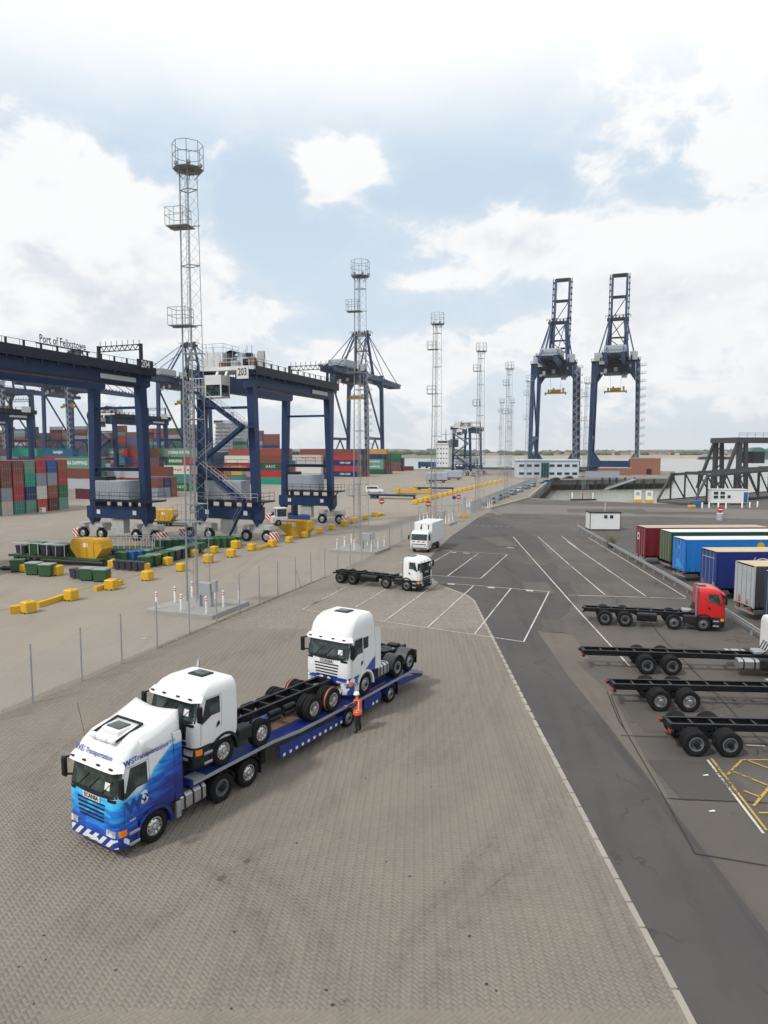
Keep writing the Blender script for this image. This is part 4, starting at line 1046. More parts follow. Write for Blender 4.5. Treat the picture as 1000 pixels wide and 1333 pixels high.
# long wall further back
LW = gp(258, 640)
ent = []
for k, row in enumerate([['maroon', 'brown', 'teal', 'brown', 'grey', 'red', 'green', 'brown'], ['brown', 'rust red', 'grey', 'navy', 'brown', 'brown', 'teal', 'red'], ['brown', 'grey', 'red', 'teal', 'rust red', 'plum', 'brown', 'brown']]):
    for i, c in enumerate(row): ent.append((5 + i*25.5, 29 + i*25.5, k, c))
for xl, xr, k, c, *r in [(0, 17, 4, 'plum'), (18, 50, 4, 'bright teal'), (58, 96, 4, 'petrol blue', 'HANJIN'), (0, 30, 3, 'grey'), (32, 62, 3, 'brown'), (64, 95, 3, 'red'), (98, 130, 3, 'teal'),
                         (132, 147, 3, 'cream'), (148, 153, 3, 'red'), (155, 163, 3, 'sea green'), (164, 176, 3, 'blue'), (136, 162, 4, 'sea green', 'CHINA SHIPPING'), (163, 176, 4, 'red'), (177, 189, 4, 'brown'), (178, 189, 3, 'brown'), (190, 208, 4, 'red'), (190, 208, 3, 'plum'), (209, 216, 4, 'green'), (217, 223, 4, 'brown'),
                         (224, 258, 4, 'sea green', 'CHINA SHIPPING'), (210, 240, 3, 'green', 'EVERGREEN'), (241, 258, 3, 'red'), (219, 258, 2, 'white', '*', 0, LETR), (219, 258, 1, 'teal'), (219, 258, 0, 'green', 'U A S C'),
                         (273, 301, 2, 'maroon'), (302, 315, 2, 'yellow'), (273, 301, 1, 'red'), (302, 315, 1, 'teal'), (262, 290, 0, 'brown'), (291, 315, 0, 'brown'), (260, 272, 1, 'brown'), (260, 272, 2, 'rust red')]:
    ent.append((xl, xr, k, c, *r))
wall(LW, ent, 'the long five-high wall of containers', 'the long five-high wall of containers')
wall(gp(372, 631), [(331, 372, 0, 'bright teal'), (331, 372, 1, 'red'), (331, 372, 2, 'dark green', 'U A S C'), (331, 372, 3, 'brown'), (336, 377, 4, 'rust red', None, 1), (300, 330, 0, 'brown'), (300, 330, 1, 'grey'), (300, 330, 2, 'red'), (300, 330, 3, 'white'), (300, 335, 4, 'rust red', None, 1),
                    (336, 377, 0, 'blue', None, 1), (336, 377, 1, 'brown', None, 1), (336, 377, 2, 'green', None, 1), (336, 377, 3, 'green', None, 1), (300, 335, 0, 'brown', None, 1), (300, 335, 1, 'brown', None, 1), (300, 335, 2, 'brown', None, 1), (300, 335, 3, 'brown', None, 1)],
     'the stack framed by crane 203', 'containers framed by yard crane 203')
g = gp(420, 624); wall(g, [(388, 418, 0, 'pale grey'), (388, 418, 1, 'white'), (388, 418, 2, 'pale grey'), (386, 418, 3, 'cream', '*', 0, LETR), (372, 386, 0, 'green'), (372, 386, 1, 'brown'), (372, 386, 2, 'blue'), (372, 386, 3, 'cream'), (376, 424, 4, 'brown', None, 1), (376, 424, 0, 'navy', None, 1), (376, 424, 1, 'brown', None, 1), (376, 424, 2, 'navy', None, 1), (376, 424, 3, 'brown', None, 1)], 'the pale stack behind crane 203 far legs', 'pale containers behind yard crane 203')
g = gp(465, 621); wall(g, [(430, 465, 0, 'navy', 'CMA CGM'), (430, 465, 1, 'red'), (430, 465, 2, 'navy', 'CMA CGM'), (430, 465, 3, 'red'), (430, 465, 4, 'brown')] + [(440 + j*4.5, 465 + j*4.6, k, rc.choice(POOL), None, j) for j in (1, 2, 3) for k in range(4 + (j > 1))], 'the stack with two navy boxes', 'containers right of yard crane 203')
g = gp(499, 617.5); wall(g, [(476, 499, 0, 'dark green'), (476, 499, 1, 'sea green', 'CHINA SHIPPING'), (476, 499, 2, 'sea green', 'CHINA SHIPPING'), (476, 499, 3, 'navy'), (472, 503, 4, 'yellow', None, 1), (476, 503, 0, 'brown', None, 1), (476, 503, 1, 'red', None, 1), (476, 503, 2, 'brown', None, 1), (476, 503, 3, 'maroon', None, 1)] + [(482 + j*2.5, 500 + j*3, k, rc.choice(['green', 'red', 'brown', 'teal']), None, j) for j in (2, 3) for k in range(4)], 'the stack topped with a yellow box', 'containers under the yellow box')
g = gp(524, 613.5); wall(g, [(504, 521, 0, 'brown'), (504, 521, 1, 'plum'), (504, 521, 2, 'dark green'), (504, 521, 3, 'green'), (512, 525, 0, 'maroon', None, 1), (512, 525, 1, 'plum', None, 1), (512, 525, 2, 'plum', None, 1)], 'the last stack before the water', 'containers nearest the water')
g = gp(537, 612.5); wall(g, [(511, 537, 0, 'maroon')], 'the open yard near the water, standing alone', 'lone container near the water')

# ---- the big container ship behind the stacks
QP = Vector((108, 427, 0)) + U * 4.0                                 # a point just off the quay edge
def quay_at(px): return on_line(px, QP)
s0 = quay_at(-60); s1 = quay_at(345)
ship = thing('container_ship', 'large dark container ship moored behind the stacks at the left', 'ship', s1 + U*20, -YARD)
SL = (s1 - s0).length
M_HULL = paint('ship_hull', (.02, .045, .085), .5, dirt=.4, scale=.05)
MB().prism([(-SL, -18), (-8, -18), (14, -6), (18, 0), (14, 6), (-8, 18), (-SL, 18)], -4.6, 11).build('hull', M_HULL, ship)
su = MB()
for i in range(8): su.box(-46 + .2*i, -31 - .2*i, -15, 15, 11 + i*2.7, 13.55 + i*2.7); su.box(-46.6, -30.4, -16, 16, 13.55 + i*2.7, 13.7 + i*2.7)
su.box(-44, -36, -18.5, 18.5, 32.6, 35); su.box(-41, -38, -1, 1, 35, 42)
so = su.build('superstructure', WHITE2, ship)
for i in range(7):
    for j in range(9): MB().box(-44.5 + j*1.45, -43.8 + j*1.45, -15.1, -15.0, 12 + i*2.7, 12.9 + i*2.7).build('porthole', WINGLASS, so)
MB().box(-43.9, -36.1, -18.6, 18.4, 33.2, 34.5).build('bridge_window', WINGLASS, so)
nb = 0; x = -47.5
bays = []
xx = -29
while xx < 5: bays.append(xx + 12.19); xx += 13.2
xx = -49
while xx > -SL + 14: bays.append(xx); xx -= 13.2
for bi, bx in enumerate(bays):
    top = rc.choice([6, 7, 7, 8]) if bi > 2 else [4, 6, 5][bi]
    for k in range(top):
        if k < 2 and bi > 3: continue
        c = rc.choice(POOL)
        p = ship.location + W * bx + U * -16.5 + Vector((0, 0, 11.2 + k*HC))
        p.z = 11.2 + k*HC
        container(p, L40, c, '%s container, %s tier of the %s bay aboard the large ship' % (c, TIER[k], ORD[bi]), 'containers aboard the large ship')
    if bi > 3:
        MB().box(bx - 12.1, bx - .1, -16.4, -2, 11.0, 11.2 + 2*HC - .02).build('hatch_block', M_HULL, ship)
# ---- small feeder ship beyond the far yard crane
fs = quay_at(585) + U*9
ship2 = thing('coaster', 'white superstructure of a small moored ship behind the far yard crane', 'ship', fs, -YARD)
MB().prism([(-14, -7), (40, -7), (52, 0), (40, 7), (-14, 7)], -4.6, 1.2).build('hull', paint('coaster_hull', (.06, .10, .09), .5, dirt=.4, scale=.1), ship2)
su = MB(); su.box(-10, -1.5, -6, 6, 1.2, 16.5); su.box(-10.5, -.8, -6.6, 6.6, 16.5, 16.8); su.box(-9.2, -2.2, -6.2, 6.2, 16.8, 19.2)
so = su.build('superstructure', WHITE, ship2)
for i in range(4):
    for j in range(4): MB().box(-9.2 + j*2, -8.4 + j*2, -6.1, -6.0, 3.4 + i*3.2, 4.3 + i*3.2).build('porthole', WINGLASS, so)
MB().box(-9.1, -2.3, -6.3, 6.1, 17.3, 18.7).build('bridge_window', WINGLASS, so)
MB().box(-1.4, 3.2, -2.5, 2.5, 14.5, 19.8).build('funnel', NAVYD, ship2); MB().tube((-5, 0, 19.2), (-5, 0, 27), .35, 6, .12).build('radar_mast', DARKP, ship2); MB().bar((-8, 0, 23), (-2, 0, 23), .25).build('radar_yard', DARKP, ship2)

# ================================================================ BUILDINGS
M_CLAD = paint('pale_cladding', (.50, .56, .62), .5, dirt=.25, scale=.3)
M_TEAL = paint('teal_trim', (.03, .22, .24), .5, dirt=.2)
M_BRK = bpy.data.materials.new('red_brick'); M_BRK.use_nodes = True
t = NT(M_BRK.node_tree); b = t.n['Principled BSDF']; tc = t.new('ShaderNodeTexCoord'); bt = t.new('ShaderNodeTexBrick')
mpn = t.new('ShaderNodeMapping'); mpn.inputs['Rotation'].default_value = (radians(90), 0, 0); t.l.new(tc.outputs['Object'], mpn.inputs[0]); t.l.new(mpn.outputs[0], bt.inputs['Vector'])
bt.inputs['Color1'].default_value = (.22, .075, .045, 1); bt.inputs['Color2'].default_value = (.28, .10, .06, 1); bt.inputs['Mortar'].default_value = (.25, .2, .17, 1); bt.inputs['Scale'].default_value = 1.6; bt.inputs['Mortar Size'].default_value = .015
t.l.new(bt.outputs[0], b.inputs['Base Color']); b.inputs['Roughness'].default_value = .9; MATS['red_brick'] = M_BRK
of = thing('office_block', 'two storey pale blue office block in front of the raised quay cranes', 'building', (60.8, 312, 0), -radians(4))
MB().box(0, 27.6, 0, 11, 0, 7.6).build('wall', M_CLAD, of); MB().cham(-.4, 28, -.4, 11.4, 7.6, 8.3, .1).build('roof', M_CLAD, of)
for fl in range(2):
    for i in range(8):
        if i == 3: continue
        x0 = .7 + i*3.4; z0 = 1.2 + fl*3.6
        w_ = MB().box(x0, x0 + 2.5, -.06, .02, z0, z0 + 1.4).build('window', WHITE2, of); MB().box(x0 + .12, x0 + 2.38, -.09, -.06, z0 + .12, z0 + 1.28).build('pane', WINGLASS, w_)
for i in range(9): MB().box(.2 + i*3.4, .34 + i*3.4, -.05, 0, .3, 7.4).build('cladding_post', WHITE2, of)
e_ = MB().box(10.7, 14.2, -.25, .1, 0, 6.9).build('entrance', M_TEAL, of)
for i in range(3): MB().box(10.9 + i*1.1, 11.8 + i*1.1, -.30, -.25, .2, 6.7).build('glazing', WINGLASS, e_)
bk = thing('brick_building', 'plain red brick block at the foot of the right raised quay crane', 'building', (126.5, 352, 0), -YARD)
MB().box(0, 14.6, 0, 9, 0, 8.2).build('wall', M_BRK, bk); MB().box(-.2, 14.8, -.2, 9.2, 8.2, 8.6).build('roof', CONC, bk); MB().box(8, 10.5, -.05, .05, 0, 3).build('door', DARKP, bk); r_ = MB(); rail(r_, [(0, .3, 8.6), (14.6, .3, 8.6)], 1.0, .04, 2); r_.build('roof_rail', GALV, bk)
sh = thing('brick_shed', 'long low red brick shed between the two raised quay cranes', 'building', (108, 345, 0), -YARD)
MB().box(0, 15.5, 0, 6, 0, 3.4).build('wall', M_BRK, sh); MB().box(-.2, 15.7, -.2, 6.2, 3.4, 3.7).build('roof', CONC, sh)
gs = thing('storage_unit', 'long grey flat-roofed unit on the quay below the raised cranes', 'unit', (90.5, 306, 0), -radians(6))
s_ = MB().box(0, 14.5, 0, 3, 0.2, 3.0)
for i in range(48): s_.box(.1 + i*.3, .2 + i*.3, -.04, 0, .3, 2.9)
s_.build('wall', GREYBOX, gs); MB().box(-.1, 14.6, -.1, 3.1, 3.0, 3.12).build('roof', GALV, gs)
# quay furniture on the far pier
PILE = paint('tarred_timber', (.02, .018, .016), .8, dirt=.4)
for i, px in enumerate([752, 765, 774, 783, 792, 801, 812, 824, 836, 850]):
    p0 = Vector((70, 285, 0)).lerp(Vector((124, 298, 0)), (px - 720) / 149)
    o = MB().cham(-.35, .35, -.5, 0, -5, .9 if 2 < i < 8 else .1, .05).build('fender_pile', PILE); o.location = p0 - Vector((.1, .35, 0)); tag(o, 'black timber fender pile on the far quay wall, %s from the left' % ORD[i], 'pile', 'fender piles')
rp = MB().bar((107, 291.6, .1), (93, 287.2, -4.0), 2.2, .3); rail(rp, [(107, 290.6, .2), (93, 286.2, -3.9)], 1.1, .05, 1.5); rp = rp.build('mooring_ramp', GALV); tag(rp, 'grey landing ramp sloping down to the dock water', 'ramp')
par = MB(); a = Vector((22.7, 145, 0)); c = Vector((38.4, 178.6, 0)); d2 = Vector((69.4, 284, 0))
par.bar(a + Vector((0, 0, .2)), c + Vector((0, 0, .2)), .6, .4); par.bar(c + Vector((0, 0, .3)) + Vector((-.3, 0, 0)), d2 + Vector((-.4, 0, .3)), .6, .6)
par.bar(d2 + Vector((0, .4, .25)), Vector((123.6, 298.4, .25)), .5, .5)
o = par.build('quay_parapet', CONC); tag(o, 'low concrete parapet running along the dock edge', 'parapet')

# ---------------------------------------------------------------- linkspan bridge
M_GRD = paint('truss_grey', (.040, .043, .047), .55, dirt=.4, scale=.4)
S0 = gp(856, 654.5); BD = Vector((.80, .60, 0)); BN = Vector((BD.y, -BD.x, 0))
br = thing('linkspan_bridge', 'dark grey truss bridge reaching from the quay over the water', 'bridge', S0, atan2(BD.y, BD.x))
# local: x along the bridge, y = -8 is the near truss
NP = 12; PL = 6.4; TL = PL*(NP + .86)
for y in (0, -9.0):
    MB().bar((0, y, .5), (TL, y, .5), .45, .5).build('bottom_chord', M_GRD, br); MB().bar((5.5, y, 6.6), (TL, y, 8.2), .6, .6).build('top_chord', M_GRD, br)
    MB().bar((0, y, .6), (5.5, y, 6.6), .42, .42).build('end_post', M_GRD, br)
    for i in range(NP):
        x0 = 5.5 + i*PL; zt = 6.6 + i*.125
        MB().bar((x0, y, .6), (x0, y, zt), .34, .3).build('vertical', M_GRD, br); MB().bar((x0, y, zt), (x0 + PL, y, .6), .26, .26).build('diagonal', M_GRD, br)
for i in range(NP + 1): x0 = 5.5 + i*PL; MB().bar((x0, 0, 6.9 + i*.125), (x0, -9.0, 6.9 + i*.125), .35, .35).build('sway_beam', M_GRD, br)
for i in range(NP): x0 = 5.5 + i*PL; MB().bar((x0, 0 if i % 2 else -9.0, 7.0 + i*.125), (x0 + PL, -9.0 if i % 2 else 0, 7.1 + i*.125), .22, .22).build('sway_brace', M_GRD, br)
MB().box(-1, TL, -8.6, -.4, .1, .55).build('deck', M_OLD, br)
tw = thing('lifting_portal', 'tall dark grey lifting portal standing in the water over the bridge', 'portal', gp(957, 634) , radians(8))
tw.location.z = 0
for y in (0, 13):
    MB().bar((1, y, -6), (1, y, 15), 1.3, 1.3).build('column', M_GRD, tw); MB().bar((4.2, y, -6), (3.2, y, 15), 1.1, 1.1).build('column', M_GRD, tw); MB().bar((-5.6, y, -1), (.2, y, 15), .9, .9).build('raking_strut', M_GRD, tw)
    for i in range(5): MB().bar((1, y, -1 + i*3.2), (3.8, y, 1.8 + i*3.2), .35).build('lacing', M_GRD, tw)
    MB().bar((34, y, -6), (34, y, 15), 1.3, 1.3).build('column', M_GRD, tw)
pb = MB().box(-.6, 36, -1, 14, 15, 16.8); rail(pb, [(0, -.8, 16.8), (36, -.8, 16.8)], 1.5, .06, 3); pb.build('head_beam', M_GRD, tw)
MB().box(8, 12, 2, 11, 8, 12).build('counterweight', M_GRD, tw)
bg_ = thing('moored_barge', 'long dark barge moored off the far town', 'barge', (600, 1240, -4.2), -.05)
MB().prism([(-30, 0), (30, 0), (27, 5), (-28, 5)], -6, 6, 'y').build('hull', DARKP, bg_); MB().box(-22, -12, -4, 4, 5, 10).build('wheelhouse', GREYBOX, bg_)
gd = thing('green_shed', 'green round-roofed shed on the far shore, right edge', 'shed', (705, 1300, 0), 0)
MB().prism([(-26 + 52*i/12, 3 + 15*sin(pi*i/12)) for i in range(13)] + [(26, -8), (-26, -8)], -10, 10, 'y').build('shell', paint('shed_green', (.03, .12, .08), .6), gd)

# ================================================================ LORRIES
# every vehicle: x runs back from the front bumper, y across, z up
RINGS = {
 'R': [(1.02,.04,2.28,1.20,.26),(1.3,0,2.28,1.24,.30),(2.02,.03,2.28,1.24,.30),(2.84,.20,2.28,1.20,.30),(2.96,.22,2.28,1.19,.30),(3.25,.40,2.27,1.15,.34),(3.48,.66,2.24,1.08,.38),(3.62,.98,2.20,.97,.40),(3.67,1.35,2.10,.82,.40)],
 'R2': [(1.02,.04,2.28,1.20,.26),(1.3,0,2.28,1.24,.30),(2.02,.03,2.28,1.24,.30),(2.84,.20,2.28,1.20,.30),(2.95,.20,2.28,1.19,.30),(3.35,.30,2.27,1.16,.36),(3.62,.48,2.24,1.10,.42),(3.78,.75,2.18,1.00,.46),(3.84,1.10,2.05,.84,.46)],
 'P': [(1.00,.04,2.05,1.20,.24),(1.25,0,2.05,1.24,.28),(1.92,.03,2.05,1.24,.28),(2.66,.20,2.05,1.20,.28),(2.78,.24,2.05,1.18,.30),(2.94,.40,2.03,1.12,.34),(3.05,.66,2.00,1.02,.38),(3.10,1.00,1.90,.86,.38)],
 'D': [(1.00,.04,1.72,1.20,.24),(1.25,0,1.72,1.24,.28),(1.92,.03,1.72,1.24,.28),(2.66,.20,1.72,1.20,.28),(2.78,.24,1.72,1.18,.30),(2.90,.40,1.70,1.12,.32),(2.97,.62,1.66,1.02,.34),(3.00,.85,1.58,.88,.34)],
 'BOX': [(.46,.06,1.62,1.10,.14),(1.0,0,1.62,1.13,.16),(1.50,.03,1.62,1.13,.16),(2.30,.26,1.62,1.09,.16),(2.48,.36,1.62,1.06,.18),(2.62,.60,1.56,.98,.2)]}
BUMP = [(.30,.06,.80,1.16,.22),(.40,.01,.80,1.22,.24),(.80,.0,.80,1.24,.26),(1.03,.03,.80,1.22,.26)]
class Shell:
    def __init__(s, rings): s.r = rings
    def at(s, z):
        r = s.r
        if z <= r[0][0]: return r[0][1:]
        for a, b in zip(r, r[1:]):
            if z <= b[0]:
                f = (z - a[0]) / (b[0] - a[0]); return tuple(a[i] + (b[i] - a[i]) * f for i in range(1, 5))
        return r[-1][1:]
    def mesh(s, mb, n=6, mi=0):
        P = []
        zs = []
        for a, b in zip(s.r, s.r[1:]): zs += [a[0], (a[0] + b[0]) / 2]
        zs.append(s.r[-1][0])
        for z in zs:
            x0, x1, hw, rf = s.at(z); rr = .10; row = []
            for (cx, cy, r, a0) in ((x0 + rf, hw - rf, rf, 90), (x0 + rf, -(hw - rf), rf, 180), (x1 - rr, -(hw - rr), rr, 270), (x1 - rr, hw - rr, rr, 0)):
                for i in range(n + 1):
                    a = radians(a0 + 90 * i / n); row.append((cx + r * cos(a), cy + r * sin(a), z))
            row.append(row[0]); P.append(row)
        mb.grid(P, mi); m = len(P[0]) - 1
        mb.add(P[-1][:m], [tuple(range(m))], mi); mb.add(P[0][:m], [tuple(range(m))[::-1]], mi)
    def front(s, z, y, e=0.0):
        x0, x1, hw, rf = s.at(z); sg = 1 if y >= 0 else -1; a = abs(y)
        if a <= hw - rf: return (x0 - e, y, z)
        q = min(1.0, (a - (hw - rf)) / rf); th = math.asin(q)
        return (x0 + rf - (rf + e) * cos(th), sg * (hw - rf + (rf + e) * sin(th)), z)
    def side(s, z, x, sg, e=0.0):
        x0, x1, hw, rf = s.at(z)
        if x >= x0 + rf: return (x, sg * (hw + e), z)
        q = min(1.0, (x0 + rf - x) / rf); th = math.asin(q)
        return (x0 + rf - (rf + e) * sin(th), sg * (hw - rf + (rf + e) * cos(th)), z)
    def pf(s, z0, z1, y0, y1, e=.006, nz=5, ny=16, mb=None, mi=0, bow=0.0):
        mb = mb or MB()
        mb.grid([[s.front(z0 + (z1 - z0) * i / nz - bow * (1 - (2 * j / ny - 1) ** 2) * (1 - i / nz), y0 + (y1 - y0) * j / ny, e) for j in range(ny + 1)] for i in range(nz + 1)], mi)
        return mb
    def ps(s, z0, z1, xa, xb, sg, e=.006, nz=4, nx=6, mb=None, mi=0):
        mb = mb or MB(); fa = xa if callable(xa) else (lambda z: xa); fb = xb if callable(xb) else (lambda z: xb)
        P = []
        for i in range(nz + 1):
            z = z0 + (z1 - z0) * i / nz; P.append([s.side(z, fa(z) + (fb(z) - fa(z)) * j / nx, sg, e) for j in range(nx + 1)])
        mb.grid(P, mi)
        return mb
def livery_mat():
    m = bpy.data.materials.new('blue_livery'); m.use_nodes = True
    t = NT(m.node_tree); b = t.n['Principled BSDF']; tc = t.new('ShaderNodeTexCoord'); O = tc.outputs['Object']
    x, y, z = t.sep(O)
    mp = t.new('ShaderNodeMapping'); t.l.new(O, mp.inputs[0]); mp.inputs['Rotation'].default_value = (0, radians(38), 0); mp.inputs['Scale'].default_value = (.5, .6, 2.2)
    sw = t.noise(mp.outputs[0], 1.2, 3, .5, 1.2); sw2 = t.noise(mp.outputs[0], 2.6, 3, .5, .8)
    lim = t.math('ADD', 1.98, t.math('MULTIPLY', t.ss(x, .75, 2.3), 1.05))
    tt = t.math('ADD', t.math('SUBTRACT', z, lim), t.math('MULTIPLY', t.math('SUBTRACT', sw, .5), .35))
    white = t.ss(tt, -.12, .06)
    q = t.math('ADD', t.math('ADD', t.math('MULTIPLY', x, .36), t.math('MULTIPLY', t.math('SUBTRACT', 2.0, z), .52)), t.math('MULTIPLY', t.math('SUBTRACT', sw2, .5), 1.3))
    cr = t.new('ShaderNodeValToRGB'); t.l.new(q, cr.inputs[0]); e = cr.color_ramp.elements
    e[0].position = .12; e[0].color = (.05, .50, .86, 1); e[1].position = .95; e[1].color = (.004, .018, .17, 1)
    for p_, c_ in ((.34, (.008, .24, .70, 1)), (.60, (.005, .085, .48, 1))): k = e.new(p_); k.color = c_
    t.put(b.inputs['Base Color'], t.mix(white, cr.outputs[0], (.74, .75, .76)))
    b.inputs['Roughness'].default_value = .28; b.inputs['Coat Weight'].default_value = .35
    MATS['blue_livery'] = m
    return m
LIV = livery_mat()
def liv2_mat():
    m = bpy.data.materials.new('blue_white_skirt'); m.use_nodes = True
    t = NT(m.node_tree); b = t.n['Principled BSDF']; tc = t.new('ShaderNodeTexCoord'); O = tc.outputs['Object']
    x, y, z = t.sep(O)
    vo = t.new('ShaderNodeTexVoronoi', distance='CHEBYCHEV'); t.l.new(O, vo.inputs['Vector']); vo.inputs['Scale'].default_value = 4.6
    c = t.sep(vo.outputs['Color'])[0]
    patch = t.math('GREATER_THAN', c, .52)
    lowm = t.ss(t.math('SUBTRACT', t.math('ADD', 1.12, t.math('MULTIPLY', t.ss(x, 1.0, 2.3), .55)), z), -.02, .02)
    base = t.mix(t.math('MULTIPLY', patch, t.ss(x, 1.1, .7)), (.008, .055, .36), (.70, .71, .73))
    t.put(b.inputs['Base Color'], t.mix(lowm, (.74, .75, .75), base)); b.inputs['Roughness'].default_value = .3; b.inputs['Coat Weight'].default_value = .3
    MATS['blue_white_skirt'] = m
    return m
LIV2 = liv2_mat()
LENS = glass('lamp_lens', (.30, .31, .32), .12)
REDL = paint('red_lens', (.40, .01, .012), .25, dirt=.1)
def cab(t, kind, body, lower, arch, name='SCANIA', grille='slots', detail=True, sides=(-1, 1), visor=None, roofhatch=True):
    S = Shell(RINGS[kind]); P = kind in ('P', 'D')
    wz0, wz1 = (1.95, 2.63) if P else (2.04, 2.81)
    x1 = RINGS[kind][0][2]
    mb = MB(); S.mesh(mb); c = mb.build('cab_body', body, t, 32)
    ws = S.pf(wz0, wz1, -1.16, 1.16, .008, 6, 20, bow=.10).build('windscreen', GLASS, c, 60)
    mb = MB(); S.pf(wz0 - .06, wz0 + .0, -1.15, 1.15, .012, 1, 16, mb, bow=.09); mb.build('windscreen_trim', DARKP, c)
    for yy in (-.55, .1, .62):
        a = S.front(wz0 + .02, yy, .02); q = S.front(wz0 + .42, yy - .42, .02); MB().bar(a, q, .02, .02).build('wiper', BLACK, c)
    MB().bar(S.front(wz0 + .05, -.3, .012), S.front(wz0 + .05, -.3, .012)[:2] + (wz0 + .3,), .001)
    pa = S.front(wz0 + .12, -.62, .016); MB().add([S.front(wz0 + .14, -.86, .016), S.front(wz0 + .14, -.62, .016), S.front(wz0 + .36, -.62, .016), S.front(wz0 + .36, -.86, .016)], [(0, 1, 2, 3)]).build('paper_notice', WHITE, c)
    vm = visor or body
    mb = MB(); n = 14; top = []; 
    for i in range(n + 1):
        y = -1.16 + 2.32 * i / n; a = S.front(wz1 + .02, y, .02); f = S.front(wz1 - .02, y, .20); g_ = S.front(wz1 + .12, y, .10)
        top.append([(a[0], a[1], wz1 + .02), (f[0], f[1], wz1 - .03), (g_[0], g_[1], wz1 + .10), (a[0] + .04, a[1], wz1 + .16)])
    mb.grid(top); mb.build('sun_visor', vm, c, 40)
    for yy in (-.95, -.35, .35, .95): MB().cham(S.front(wz1, yy, .16)[0] - .02, S.front(wz1, yy, .16)[0] + .05, yy - .08, yy + .08, wz1 + .05, wz1 + .10, .015).build('marker_lamp', DARKP, c)
    zb = wz0 + .06
    for sg in sides:
        fa = lambda z: .33 + .22 * (z - wz0) / .75; xe = 1.16 if kind != 'D' else 1.12
        w_ = S.ps(zb, wz1 - .02, fa, xe, sg, .008).build('side_window', GLASS, c)
        S.ps(zb - .22, zb, lambda z: .30, lambda z: .30 + .45 * (z - zb + .22) / .22 + .01, sg, .007).build('window_dip', GLASS, c)
        for xs, zlo in ((.27, 1.08), (xe + .07, 1.45)): S.ps(zlo, wz1 + .02, xs, xs + .012, sg, .003, 8, 1).build('door_seam', DARKP, c)
        S.ps(wz1 + .01, wz1 + .022, .45, xe + .08, sg, .003, 1, 6).build('door_seam', DARKP, c)
        hx = S.side(1.62, .98, sg, .01); MB().add([(.96, hx[1] + sg*.012, 1.50), (1.14, hx[1] + sg*.012, 1.60), (1.12, hx[1] + sg*.012, 1.74), (1.02, hx[1] + sg*.012, 1.70)], [(0, 1, 2, 3)] if sg < 0 else [(3, 2, 1, 0)]).build('door_handle', BLACK, c)
        mr = MB().bar((.18, sg*1.20, wz1 - .05), (.06, sg*1.42, wz1 - .12), .05); mr.bar((.2, sg*1.2, wz0 + .1), (.06, sg*1.42, wz0 + .1), .05); mr.cham(.0, .12, sg*1.42 - .11, sg*1.42 + .11, wz0 + .02, wz1 - .08, .04)
        mr.build('mirror', BLACK, c)
        S.pf(wz0 - .20, wz0 - .10, sg*.78, sg*1.12, .008, 1, 6).build('corner_vent', BLACK, c)
    if grille == 'slots':
        for i in range(5):
            z = 1.10 + i*.135; hw_ = .60 + .02*i; S.pf(z, z + .062, -hw_, hw_, .008, 1, 10).build('grille_slot', BLACK, c)
    else:
        S.pf(1.06, wz0 - .12, -.80, .80, .008, 3, 12).build('grille', DARKP, c)
        for i in range(4): S.pf(1.14 + i*.15, 1.2 + i*.15, -.72, .72, .02, 1, 10).build('grille_slat', BLACK, c)
    if name:
        z = wz0 - .24; S.pf(z - .10, z + .09, -.42, .42, .012, 1, 6).build('name_panel', WHITE2 if grille == 'slots' else DARKP, c)
        lettering(name, .20, LETD if grille == 'slots' else LETW, c, S.front(z, 0, .02), (0, -1, 0), (0, 0, 1), ext=.004)
    if roofhatch:
        zt = RINGS[kind][-1][0]; h_ = MB().cham(1.12, 1.72, -.38, .38, zt - .06, zt + .045, .03).build('roof_hatch', DARKP, c); MB().cham(1.20, 1.64, -.30, .30, zt + .03, zt + .065, .015).build('hatch_glass', GLASS, h_)
    # bumper, lamps, steps
    B = Shell(BUMP); mb = MB(); B.mesh(mb); bo = mb.build('bumper', lower, t, 32)
    B.pf(.42, .52, -.6, .6, .006, 1, 8).build('air_intake', BLACK, bo)
    for sg in (-1, 1):
        hl = B.pf(.76, .96, sg*.70, sg*1.10, .012, 2, 8).build('headlight', LENS, bo)
        B.ps(.76, .96, .10, .34, sg, .012, 2, 5).build('indicator', AMBER, hl)
        B.pf(.55, .66, sg*.62, sg*.92, .010, 1, 5).build('fog_lamp', LENS, bo)
    for sg in sides:
        for z0 in (.36, .70): MB().cham(.42, .80, sg*1.25 - .03, sg*1.25 + .03, z0, z0 + .10, .02).build('step', GALV, bo)
        wheel_arch(t, 1.4, .52, sg, arch)
    MB().box(.85, x1 - .05, -.62, .62, .55, 1.0).build('engine', BLACK, t)
    return c, S, B
def wheel_arch(t, x, z, sg, mat, r0=.60, r1=.70, a0=-8, a1=188, y0=.78, y1=1.255, n=12, name='wheel_arch'):
    P = []
    for i in range(n + 1):
        a = radians(a0 + (a1 - a0) * i / n)
        P.append([(x + r0*cos(a), sg*y0, z + r0*sin(a)), (x + r0*cos(a), sg*y1, z + r0*sin(a)), (x + r1*cos(a), sg*y1, z + r1*sin(a)), (x + r1*cos(a), sg*y0, z + r1*sin(a))])
        P[-1].append(P[-1][0])
    return MB().grid(P).build(name, mat, t, 40)
